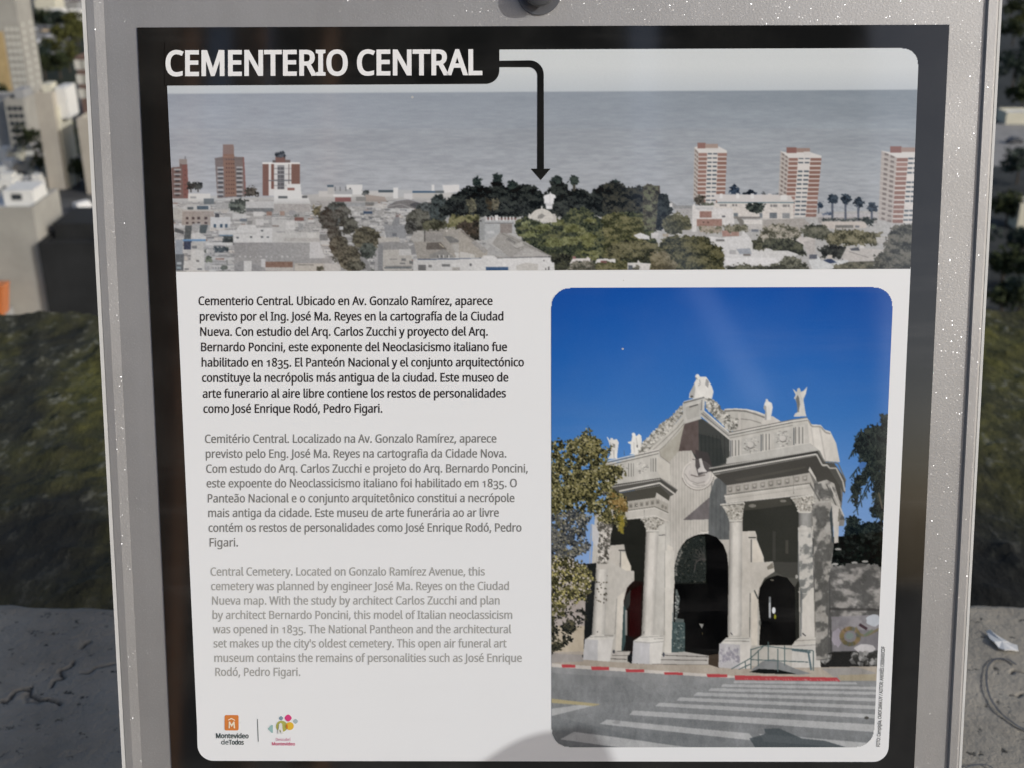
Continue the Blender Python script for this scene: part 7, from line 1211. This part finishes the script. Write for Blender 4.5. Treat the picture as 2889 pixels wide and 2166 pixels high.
        z.poly(pts, (170, 172, 172), 0.92, n=5)
    z.poly([(20, 1292), (220, 1264), (300, 1268), (20, 1338)], (164, 166, 166)); z.poly([(20, 1226), (335, 1262), (290, 1273), (20, 1252)], (168, 158, 122), .9)
    z.poly([(1240, 1470), (1300, 1455), (1340, 1440), (1330, 1412), (1420, 1408), (1560, 1470), (1700, 1484), (1830, 1524), (1280, 1530)], (62, 70, 74), 0.8); z.ell(1955, 1345, 14, 9, (70, 70, 66)); z.ell(430, 1372, 26, 10, (146, 148, 148))
    # ---------- the leafy tree on the left, last
    z = c.zoom(1540, 1180, 3.684)
    crown = [(40, 250), (120, 215), (200, 230), (300, 195), (380, 150), (440, 75), (470, 170), (560, 190), (600, 290), (690, 280), (640, 400), (620, 470), (740, 470), (830, 530), (790, 620), (720, 640), (690, 720), (830, 800), (850, 880), (820, 1000), (812, 1190), (760, 1170), (730, 1090), (640, 1080), (560, 1050), (470, 980), (300, 960), (200, 1000), (40, 1010)]
    lo1 = [(40, 980), (300, 950), (480, 990), (440, 1080), (400, 1200), (460, 1330), (380, 1400), (300, 1440), (240, 1500), (40, 1500)]; lo2 = [(40, 1420), (240, 1440), (400, 1490), (500, 1640), (470, 1760), (430, 1860), (280, 1930), (40, 1960)]; lo3 = [(40, 1930), (260, 1960), (410, 1980), (420, 2100), (330, 2170), (240, 2230), (290, 2290), (160, 2390), (40, 2440)]
    br = (46, 46, 42)
    for pts in ([(60, 1900), (110, 1500), (160, 1180), (250, 980), (280, 700)], [(160, 1180), (230, 1050), (420, 900)], [(130, 1400), (280, 1200), (420, 1080)], [(250, 900), (240, 820), (200, 640)], [(60, 1700), (240, 1560)]): z.line(pts, 22, br)
    OL = [(32, 34, 30), (54, 54, 42), (80, 79, 54), (106, 102, 68), (148, 143, 112)]
    fol(z, crown, 40, OL, edge=46, holes=0.30, light=.7); z.leaves(crown, 1500, 13, [(138, 132, 90), (44, 45, 36), (164, 158, 122), (36, 37, 32), (100, 96, 62)])
    fol(z, [(640, 780), (830, 800), (840, 1000), (700, 1000)], 34, [(92, 74, 46), (140, 112, 66), (176, 150, 104)], .75, holes=.4, edge=40); z.leaves([(740, 1000), (812, 1000), (812, 1190), (760, 1170)], 60, 15, [(140, 128, 60), (118, 110, 50)])
    fol(z, lo1, 36, [(36, 38, 42), (60, 64, 68), (86, 88, 88), (120, 118, 104)], holes=0.34, edge=44, light=.5); z.leaves(lo1, 420, 12, [(144, 142, 132), (40, 44, 48), (112, 108, 84)])
    fol(z, lo2, 36, OL, holes=0.34, edge=44, light=.7); z.leaves(lo2, 420, 13, [(168, 160, 104), (46, 44, 36), (190, 182, 174)]); fol(z, lo3, 36, [(28, 30, 30), (46, 48, 44), (70, 68, 58), (100, 96, 76)], holes=0.46, edge=46); z.leaves(lo3, 160, 14, [(34, 36, 36), (60, 60, 52)]); fol(z, [(40, 1930), (200, 1900), (180, 2050), (40, 2080)], 34, OL, holes=.45)
    c.zoom(1540, 1550, 3.684).leaves([(520, 330), (640, 260), (640, 540), (520, 560)], 26, 14, [(70, 68, 60), (96, 92, 80)])
    # stains on the stone and grain in the asphalt of the printed picture
    st_ = (vnoise(xx / 55.0, yy / 90.0, 61, 5) - .5) * 34 + (vnoise(xx / 8.0, yy / 16.0, 66, 3) - .5) * 18
    lum = c.a.mean(-1); grey = (np.abs(c.a[..., 0] - c.a[..., 2]) < 34) & (lum > 90)
    c.a[grey] += st_[grey][:, None].astype(np.float32)
    gr_ = rng.normal(0, 7, lum.shape); rdm = yy > 1925; c.a[rdm] += gr_[rdm][:, None].astype(np.float32)
    c.blur(1)
    c.a += (rng.normal(0, 2.0, c.a.shape[:2])[..., None]).astype(np.float32)
    return c

GLYPHS = {}
for _ln in GLYPH_SRC.split('\n'):
    ch = _ln[0]; adv, rest = _ln[1:].split(':', 1)
    GLYPHS[ch] = (int(adv), [[tuple(map(int, q.split())) for q in sp.split(',')] for sp in rest.split(';') if sp])
# humanist details of the panel's typeface: tailed l, old-style figures
GLYPHS['l'] = (222, [[(68, 90), (68, 609), (139, 609), (139, 112), (156, 66), (208, 58), (208, 0), (165, -8), (110, 8), (78, 45)]])
for _d, _f in (('3', lambda x, y: (x, y - 145)), ('5', lambda x, y: (x, y - 145)), ('1', lambda x, y: (x, y * 0.75))):
    GLYPHS[_d] = (GLYPHS[_d][0], [[_f(*q) for q in sp] for sp in GLYPHS[_d][1]])
CAP = 573.0

def fatten(sp, d):
    n = len(sp); out = []
    p = [np.array(q, float) for q in sp]
    for i in range(n):
        a = p[i] - p[i - 1]; b = p[(i + 1) % n] - p[i]
        la, lb = np.linalg.norm(a), np.linalg.norm(b)
        if la < 1e-6 or lb < 1e-6: out.append(tuple(p[i])); continue
        na = np.array([-a[1], a[0]]) / la; nb = np.array([-b[1], b[0]]) / lb
        m = na + nb; L = np.linalg.norm(m)
        if L < 0.35: m = na; k = 1.0
        else: m = m / L; k = min(1.8, 1.0 / max(0.35, float(m @ na)))
        out.append(tuple(p[i] + m * d * k * np.array((1.0, 0.8))))
    return out

def text_layout(s, fit_em, weight, track=0.0):
    """returns list of (outlines) with x squeezed so that the ink spans fit_em"""
    x = 0; items = []; lo = None; hi = 0
    for ch in s:
        adv, sp = GLYPHS[ch]
        if sp:
            xs = [q[0] for o in sp for q in o]
            if lo is None: lo = x + min(xs)
            hi = x + max(xs)
        items.append((x, sp)); x += adv + track
    sx = fit_em / (hi - lo)
    out = []
    for x0, sp in items:
        g = []
        for o in sp: g.append(fatten([((q[0] + x0 - lo) * sx, q[1]) for q in o], weight))
        if g: out.append(g)
    return out

def glyph_tris(g):
    """fill by winding number, so fattened outlines that cross themselves stay clean"""
    pts = [Vector((q[0], q[1])) for o in g for q in o]; ed = []; b = 0
    for o in g:
        n = len(o); ed += [(b + i, b + (i + 1) % n) for i in range(n)]; b += n
    vo, _e, fo, _a, _b, _c = delaunay_2d_cdt(pts, ed, [], 0, 1e-4)
    V = np.array([(q.x, q.y) for q in vo]); T = np.array([f for f in fo if len(f) == 3])
    C = V[T].mean(1); w = np.zeros(len(C), int)
    for o in g:
        p = np.array(o); q = np.roll(p, -1, 0)
        for (x1, y1), (x2, y2) in zip(p, q):
            if y1 == y2: continue
            cr = (C[:, 0] < x1 + (C[:, 1] - y1) * (x2 - x1) / (y2 - y1))
            if y1 < y2: w += ((C[:, 1] >= y1) & (C[:, 1] < y2) & cr)
            else: w -= ((C[:, 1] >= y2) & (C[:, 1] < y1) & cr)
    return V, [tuple(int(a) for a in t) for t in T[w < 0]]

def text_mesh(mb, s, p0, p1, cap_px, weight, h, along=None):
    """set one line of type between two photo pixels (baseline ends), at layer height h on the sign"""
    p0 = np.array(p0, float); p1 = np.array(p1, float); d = p1 - p0; L = np.linalg.norm(d); d /= L
    up = np.array([d[1], -d[0]])
    em = cap_px / CAP
    for g in text_layout(s, L / em, weight):
        flat, tris = glyph_tris(g); flat = flat * em
        P = p0[None] + flat[:, :1] * d[None] + flat[:, 1:] * up[None]
        S, T = sign_pt(P[:, 0], P[:, 1])
        mb.add([(a, -h, b) for a, b in zip(S, T)], tris)

# ================================================================== THE SIGN
def print_mat(name, col=None, attr=False, rough=0.22, dust=False):
    k = NT(name)
    if attr:
        a = k.n('ShaderNodeVertexColor'); a.layer_name = 'ink'; base = a.outputs[0]
    else: base = (float(col[0]), float(col[1]), float(col[2]))
    v = k.coord()
    # fine dust and grime lying on the laminate
    g1 = k.noise(v, 26, 5, 0.6)
    gr = k.ramp(g1, [(0.42, (0, 0, 0)), (0.9, (0.045, 0.045, 0.045))])
    c = k.mix(gr, base, (0.36, 0.35, 0.32))
    mp2 = k.n('ShaderNodeMapping'); mp2.inputs['Rotation'].default_value = (0, R(38), 0); mp2.inputs['Scale'].default_value = (7, 1, 70); k.l(k.n('ShaderNodeTexCoord').outputs['Object'], mp2.inputs[0])
    wipe = k.math('MULTIPLY', k.ramp(k.noise(mp2.outputs[0], 1.0, 4, 0.6), [(0.52, (0, 0, 0)), (0.80, (0.055, 0.055, 0.055))]), k.ramp(k.noise(v, 7, 3, 0.5), [(0.42, (0, 0, 0)), (0.62, (1, 1, 1))]))
    c = k.mix(wipe, c, (0.55, 0.54, 0.52))
    vo = k.n('ShaderNodeTexVoronoi'); vo.inputs['Scale'].default_value = 130; k.l(v, vo.inputs['Vector'])
    sp = k.n('ShaderNodeSeparateColor'); k.l(vo.outputs['Color'], sp.inputs[0])
    near = k.math('LESS_THAN', vo.outputs['Distance'], k.math('MULTIPLY', sp.outputs[1], 0.085))
    rare = k.math('GREATER_THAN', sp.outputs[0], 0.93 if dust else 0.975)
    speck = k.math('MULTIPLY', near, rare)
    c = k.mix(k.math('MULTIPLY', speck, 0.75), c, (0.52, 0.50, 0.46))
    k.l(c, k.p.inputs['Base Color'])
    rr = k.n('ShaderNodeMapRange'); k.l(g1, rr.inputs[0]); rr.inputs[3].default_value = rough * 0.6; rr.inputs[4].default_value = rough * 1.7
    k.l(rr.outputs[0], k.p.inputs['Roughness'])
    k.p.inputs['Specular IOR Level'].default_value = 0.75
    wv = k.noise(v, 9, 2, 0.5); b = k.bump(wv, 0.012, 0.004)
    return k.m

def mat_silver():
    """silver metal-flake paint"""
    k = NT('silver_flake_paint'); v = k.coord()
    g = k.noise(v, 14, 5, 0.6); st = k.noise(k.coord((60, 1, 1.2)), 1.6, 3, 0.55)
    c = k.ramp(g, [(0.3, (0.36, 0.355, 0.345)), (0.7, (0.43, 0.425, 0.415))])
    c = k.mix(k.ramp(st, [(0.45, (0, 0, 0)), (0.8, (0.35, 0.35, 0.35))]), c, (0.46, 0.46, 0.455))
    k.l(c, k.p.inputs['Base Color']); k.set(Metallic=0.6, Roughness=0.5)
    fine = k.noise(v, 900, 2, 0.6); k.bump(fine, 0.12, 0.0006)
    # each flake is a tiny mirror tilted its own way
    vo = k.n('ShaderNodeTexVoronoi'); vo.inputs['Scale'].default_value = 1900; k.l(v, vo.inputs['Vector'])
    geo = k.n('ShaderNodeNewGeometry')
    off = k.n('ShaderNodeVectorMath', operation='SUBTRACT'); k.l(vo.outputs['Color'], off.inputs[0]); off.inputs[1].default_value = (0.5, 0.5, 0.5)
    sc_ = k.n('ShaderNodeVectorMath', operation='SCALE'); k.l(off.outputs[0], sc_.inputs[0]); sc_.inputs['Scale'].default_value = 1.7
    ad = k.n('ShaderNodeVectorMath', operation='ADD'); k.l(geo.outputs['Normal'], ad.inputs[0]); k.l(sc_.outputs[0], ad.inputs[1])
    nm = k.n('ShaderNodeVectorMath', operation='NORMALIZE'); k.l(ad.outputs[0], nm.inputs[0])
    gl = k.n('ShaderNodeBsdfGlossy'); gl.inputs['Roughness'].default_value = 0.2; k.l(nm.outputs[0], gl.inputs['Normal'])
    small = k.math('LESS_THAN', vo.outputs['Distance'], 0.31)
    amt = k.math('MULTIPLY', small, 0.11); cc = k.n('ShaderNodeCombineColor')
    for q in range(3): k.l(amt, cc.inputs[q])
    k.l(cc.outputs[0], gl.inputs['Color'])
    ads = k.n('ShaderNodeAddShader'); k.l(k.p.outputs[0], ads.inputs[0]); k.l(gl.outputs[0], ads.inputs[1]); k.l(ads.outputs[0], k.out.inputs[0])
    return k.m

M_SILVER = mat_silver()
M_BOLT = NT('dull_zinc'); M_BOLT.set(Metallic=0.8, Roughness=0.42); M_BOLT.p.inputs['Base Color'].default_value = (0.2, 0.205, 0.215, 1); M_BOLT = M_BOLT.m
M_CORE = plain('raw_board_edge', (0.42, 0.30, 0.20), scale=80, var=0.3)

XL, XR = -0.1993, 0.2284
ZB, ZT = -0.2035, 0.225
sign = empty('information_sign'); tag(sign, 'silver framed information panel titled CEMENTERIO CENTRAL leaning back on the parapet', 'information sign')
sign.matrix_world = Matrix(((1, 0, 0, SO[0]), (0, -SN[1], ST[1], SO[1]), (0, -SN[2], ST[2], SO[2]), (0, 0, 0, 1)))
# put the thing's origin at its foot
_foot = Vector(SO) + Vector(ST) * ZB
def local_shift(o): return o
bpy.context.view_layer.update()

# board: a flat plate with a raw edge, and a raised rim with a bevelled inner lip along each side
board = MB().box(XL + 0.0008, XR - 0.0008, 0.0, 0.010, ZB, ZT).build('board', M_SILVER, sign)
MB().box(XL - 0.0016, XR + 0.0004, 0.0102, 0.016, ZB - 0.0008, ZT + 0.0008).build('backing_sheet', M_CORE, sign)
def rim(x0, x1, crown, H, inner, name='side_rim'):
    """raised lip along a side: x0 outer edge, x1 where it meets the plate"""
    s_ = 1 if x1 > x0 else -1
    prof = [(x0, 0.0095), (x0, -0.0006), (x0 + s_ * crown, -H), (x1 - s_ * inner, -H), (x1, -0.0001)]
    mb = MB(); n = len(prof)
    vs = [(a, b, ZB - 0.0004) for a, b in prof] + [(a, b, ZT + 0.0004) for a, b in prof]
    mb.add(vs, [(i, i + 1, i + 1 + n, i + n) for i in range(n - 1)] + [tuple(range(n)), tuple(range(2 * n - 1, n - 1, -1))])
    return mb.build(name, M_SILVER, board)
rim(XR - 0.0012, XR - 0.0068, 0.0014, 0.0016, 0.0005)
rim(XL + 0.0016, XL + 0.0098, 0.0004, 0.0010, 0.0044)
# pale strips painting in the glow of the clear edge, and the raw brown board showing behind it
M_EDGE = plain('pale_glow_edging', (0.66, 0.66, 0.63), rough=0.35, scale=30, var=0.08)
MB().box(XL - 0.0002, XL + 0.0015, -0.0008, 0.0098, ZB - 0.0006, ZT + 0.0006).build('glow_edging', M_EDGE, board)
MB().box(XR - 0.0011, XR + 0.0002, -0.0008, 0.0098, ZB - 0.0006, ZT + 0.0006).build('glow_edging', M_EDGE, board)

def bolt_at(x, z, name='bolt'):
    b = MB().lathe([(0.0052, -0.0002), (0.0052, -0.0052), (0.0074, -0.0056), (0.0078, -0.0076), (0.0066, -0.0100), (0.0036, -0.0112), (0.0006, -0.0115)], 28, 'y', (x, 0, z)).build(name, M_BOLT, sign, smooth=True)
    MB().lathe([(0.0105, -0.0001), (0.0105, -0.0010), (0.0056, -0.00085)], 28, 'y', (x, 0, z)).build('washer', M_BOLT, b)
    return b
_bs, _bt = sign_pt(1521.0, -22.0)
bolt_at(float(_bs), float(_bt))

# printed panel: black sheet with everything on it
BL, BR = -0.1743, 0.2046
_bt0 = float(sign_pt(1500, 75)[1])
panel = MB().box(BL, BR, -0.0006, -0.0001, ZB + 0.0006, _bt0).build('printed_panel', print_mat('black_laminate', (0.0085, 0.0088, 0.0085), rough=0.05, dust=True), sign)

def flat_px(name, pix, col, h, parent=None, mat=None):
    S, T = sign_pt([p[0] for p in pix], [p[1] for p in pix])
    tris = tessellate_polygon([[Vector((a, b, 0)) for a, b in zip(S, T)]])
    m = mat or print_mat(name + '_ink', ink(col))
    o = MB().add([(a, -h, b) for a, b in zip(S, T)], tris).build(name, m, parent or panel, fix=False)
    return o

def arc(cx, cy, rx, ry, a0, a1, n=9):
    return [(cx + rx * math.cos(R(a0 + (a1 - a0) * i / n)), cy - ry * math.sin(R(a0 + (a1 - a0) * i / n))) for i in range(n + 1)]

# white field under the texts, rounded at its lower corners
wf = [(497.5, 762), (2568, 754), (2506, 2105)] + arc(2462, 2102, 44, 44, 0, -90) + arc(604, 2098, 46, 45, -90, -180) + [(557, 2050)]
flat_px('white_field', wf, (211, 212, 207), 0.0007, mat=print_mat('white_ink', (0.785, 0.80, 0.80), rough=0.3))

M_PIC = print_mat('picture_print', attr=True, rough=0.06)
# city panorama
pano = paint_panorama()
pano.mesh('panorama_picture', M_PIC, panel, 0.00085, ((468.2, 145), (2591, 136.8), (2567, 759), (498, 767)), (0, 46, 0, 0))
# gate picture
gate = paint_gate()
gate.mesh('gate_picture', M_PIC, panel, 0.00085, ((1555, 812.5), (2519.5, 810), (2463.2, 2104.5), (1556, 2104.5)), (52, 54, 48, 50))

# title plate and pointer arrow over the panorama
M_BLACK = print_mat('black_ink', (0.0085, 0.0088, 0.0085), rough=0.05)
flat_px('title_plate', [(467, 120), (1409, 120), (1409, 200)] + arc(1371, 200, 38, 38, 0, -90) + [(467, 243)], None, 0.0010, mat=M_BLACK)
ap = [(1408, 173)] + [(1492, 172)] + arc(1495, 212, 39, 40, 90, 0)[0:] + [(1534.5, 477), (1553, 477), (1525.5, 509), (1497.5, 477), (1515.5, 477), (1516, 222)] + arc(1492, 216, 24, 25, 0, 90) + [(1408, 191)]
flat_px('pointer_arrow', ap, None, 0.0010, mat=M_BLACK)

mb = MB(); text_mesh(mb, 'CEMENTERIO CENTRAL', (472, 214.5), (1358, 211.5), 68.5, 25, 0.00115)
mb.build('title_lettering', print_mat('white_lettering', ink((226, 226, 224)), rough=0.3), panel, fix=False)

P1 = ["Cementerio Central. Ubicado en Av. Gonzalo Ramírez, aparece", "previsto por el Ing. José Ma. Reyes en la cartografía de la Ciudad", "Nueva. Con estudio del Arq. Carlos Zucchi y proyecto del Arq.", "Bernardo Poncini, este exponente del Neoclasicismo italiano fue", "habilitado en 1835. El Panteón Nacional y el conjunto arquitectónico", "constituye la necrópolis más antigua de la ciudad. Este museo de", "arte funerario al aire libre contiene los restos de personalidades", "como José Enrique Rodó, Pedro Figari."]
P2 = ["Cemitério Central. Localizado na Av. Gonzalo Ramírez, aparece", "previsto pelo Eng. José Ma. Reyes na cartografia da Cidade Nova.", "Com estudo do Arq. Carlos Zucchi e projeto do Arq. Bernardo Poncini,", "este expoente do Neoclassicismo italiano foi habilitado em 1835. O", "Panteão Nacional e o conjunto arquitetônico constitui a necrópole", "mais antiga da cidade. Este museu de arte funerária ao ar livre", "contém os restos de personalidades como José Enrique Rodó, Pedro", "Figari."]
P3 = ["Central Cemetery. Located on Gonzalo Ramírez Avenue, this", "cemetery was planned by engineer José Ma. Reyes on the Ciudad", "Nueva map. With the study by architect Carlos Zucchi and plan", "by architect Bernardo Poncini, this model of Italian neoclassicism", "was opened in 1835. The National Pantheon and the architectural", "set makes up the city's oldest cemetery. This open air funeral art", "museum contains the remains of personalities such as José Enrique", "Rodó, Pedro Figari."]
B1 = [(562.2, 861.2, 1389.4, 860.8), (565.7, 904.8, 1419.9, 904.3), (567, 947.9, 1375.9, 947.2), (569.3, 991.2, 1430.2, 990.7), (570.9, 1034.5, 1477.6, 1033.8), (572.1, 1077.1, 1433.8, 1076.2), (573.9, 1119.7, 1427, 1118.8), (576, 1162.3, 1078.9, 1161.6)]
B2 = [(580.2, 1247, 1400.4, 1245.8), (582.5, 1288.9, 1428.3, 1288), (583.6, 1331.1, 1488.6, 1330), (584.7, 1372.3, 1458.1, 1371.5), (588, 1414.5, 1451.3, 1413.5), (589.3, 1455.7, 1407.3, 1454.8), (590.2, 1497.4, 1471, 1496.8), (593.2, 1538.7, 672.3, 1538.6)]
B3 = [(595.9, 1620.9, 1367.8, 1620.4), (597.5, 1661.7, 1435.9, 1661.3), (600.2, 1702.4, 1409.6, 1702), (601.6, 1743, 1445.1, 1742.6), (602.5, 1783.1, 1442.3, 1783), (604.4, 1823.2, 1429, 1823), (606.7, 1863.8, 1471.9, 1863.8), (609.4, 1903.4, 847.7, 1903.4)]
for lines, boxes, col, wt, cap in ((P1, B1, (46, 42, 41), 14.5, 23.8), (P2, B2, (121, 121, 118), 10.5, 23.2), (P3, B3, (160, 160, 156), 11.5, 22.8)):
    mb = MB()
    for s_, (x0, y0, x1, y1) in zip(lines, boxes): text_mesh(mb, s_, (x0, y0), (x1, y1), cap, wt, 0.00085)
    mb.build('text_paragraph', print_mat('text_ink_%d' % col[0], ink(col), rough=0.3), panel, fix=False)

# emblems at the foot of the white field
def lg(pts): return [(560 + a / 5.53, 1980 + b / 5.53) for a, b in pts]
def rrect(x0, y0, x1, y1, r): return arc(x1 - r, y0 + r, r, r, 0, 90, 4) + arc(x0 + r, y0 + r, r, r, 90, 180, 4) + arc(x0 + r, y1 - r, r, r, 180, 270, 4) + arc(x1 - r, y1 - r, r, r, 270, 360, 4)
flat_px('orange_emblem', lg(rrect(414, 186, 632, 426, 24)), (203, 124, 66), 0.00085)
M_CREAM = print_mat('cream_ink', ink((226, 214, 190)), rough=0.3)
flat_px('emblem_roof', lg([(466, 258), (520, 228), (580, 262), (574, 274), (520, 246), (472, 270)]), None, 0.0010, mat=M_CREAM)
flat_px('emblem_letter', lg([(476, 390), (480, 286), (498, 284), (524, 330), (552, 284), (570, 286), (578, 390), (556, 390), (552, 326), (530, 366), (518, 366), (498, 326), (496, 390)]), None, 0.0010, mat=M_CREAM)
M_TEAL = print_mat('dark_teal_ink', ink((38, 56, 56)), rough=0.3); M_PINK = print_mat('pink_ink', ink((192, 68, 108)), rough=0.3)
def small_text(name, s_, a, b, cap, wt, mat):
    mb = MB(); (p0, p1) = lg([a, b]); text_mesh(mb, s_, p0, p1, cap / 5.53, wt, 0.00085); return mb.build(name, mat, panel, fix=False)
small_text('emblem_lettering', 'Montevideo', (282, 545), (785, 548), 74, 24, M_TEAL)
small_text('emblem_lettering', 'de', (362, 644), (474, 645), 72, 9, M_TEAL); small_text('emblem_lettering', 'Todos', (480, 645), (710, 647), 72, 24, M_TEAL)
flat_px('divider_line', lg([(920, 248), (930, 248), (944, 600), (934, 600)]), None, 0.00085, mat=M_TEAL)
def diamond(cx, cy, r, k=0.22): return [(cx + r * (abs(math.cos(a)) ** 1.35) * (1 if math.cos(a) >= 0 else -1), cy + r * (abs(math.sin(a)) ** 1.35) * (1 if math.sin(a) >= 0 else -1)) for a in np.linspace(0, 2 * math.pi, 25)[:-1]]
def disc(cx, cy, rx, ry): return [(cx + rx * math.cos(a), cy + ry * math.sin(a)) for a in np.linspace(0, 2 * math.pi, 29)[:-1]]
flat_px('logo_diamond', lg(diamond(1293, 236, 34)), (122, 146, 158), 0.00085); flat_px('logo_diamond', lg(diamond(1404, 233, 56)), (203, 70, 122), 0.00085); flat_px('logo_diamond', lg(diamond(1518, 284, 38)), (163, 178, 180), 0.00085)
flat_px('logo_disc', lg(disc(1304, 362, 90, 88)), (166, 166, 88), 0.00085); flat_px('logo_disc', lg(disc(1430, 356, 62, 62)), (214, 174, 62), 0.0010)
flat_px('logo_overlap', lg([(1372, 340), (1392, 322), (1402, 362), (1394, 400), (1376, 386)]), (196, 122, 52), 0.00115)
flat_px('logo_tower', lg([(1240, 470), (1256, 390), (1262, 322), (1292, 304), (1312, 324), (1318, 400), (1334, 470), (1296, 470), (1290, 430), (1278, 400), (1268, 430), (1280, 470)]), (214, 214, 208), 0.00115)
flat_px('logo_fin', lg([(1086, 400), (1140, 342), (1166, 340), (1168, 462), (1146, 464)]), (146, 180, 176), 0.00085)
small_text('logo_lettering', 'Descubrí', (1212, 590), (1442, 590), 46, 6, print_mat('pale_pink_ink', ink((192, 120, 146)), rough=0.3)); small_text('logo_lettering', 'Montevideo', (1152, 658), (1510, 660), 48, 20, M_PINK)
mb = MB(); text_mesh(mb, 'FOTO: Campiglia, CMDF.IMM.UY / AUTOR: ANDRÉS CRIBARI/CDF', (2481, 2103), (2495.5, 1821), 9.5, 22, 0.00085)
mb.build('photo_credit', print_mat('credit_ink', ink((104, 106, 106)), rough=0.3), panel, fix=False)

# one stout post carries the board on the parapet
bpy.context.view_layer.update()
_iv = sign.matrix_world.inverted()
p0 = _iv @ Vector((0.015, 0.665, COPE_Z - 0.004))
mb = MB(); w_ = 0.02
tp = (0.015, 0.020, -0.02)
mb.add([(p0.x - w_, p0.y - w_, p0.z), (p0.x + w_, p0.y - w_, p0.z), (p0.x + w_, p0.y + w_, p0.z + 0.012), (p0.x - w_, p0.y + w_, p0.z + 0.012), (tp[0] - w_, 0.017, tp[2]), (tp[0] + w_, 0.017, tp[2]), (tp[0] + w_, 0.057, tp[2]), (tp[0] - w_, 0.057, tp[2])],
       [(0, 3, 2, 1), (4, 5, 6, 7), (0, 1, 5, 4), (1, 2, 6, 5), (2, 3, 7, 6), (3, 0, 4, 7)])
mb.build('support_post', plain('galvanised_post', (0.35, 0.35, 0.35), rough=0.5, scale=10), sign)
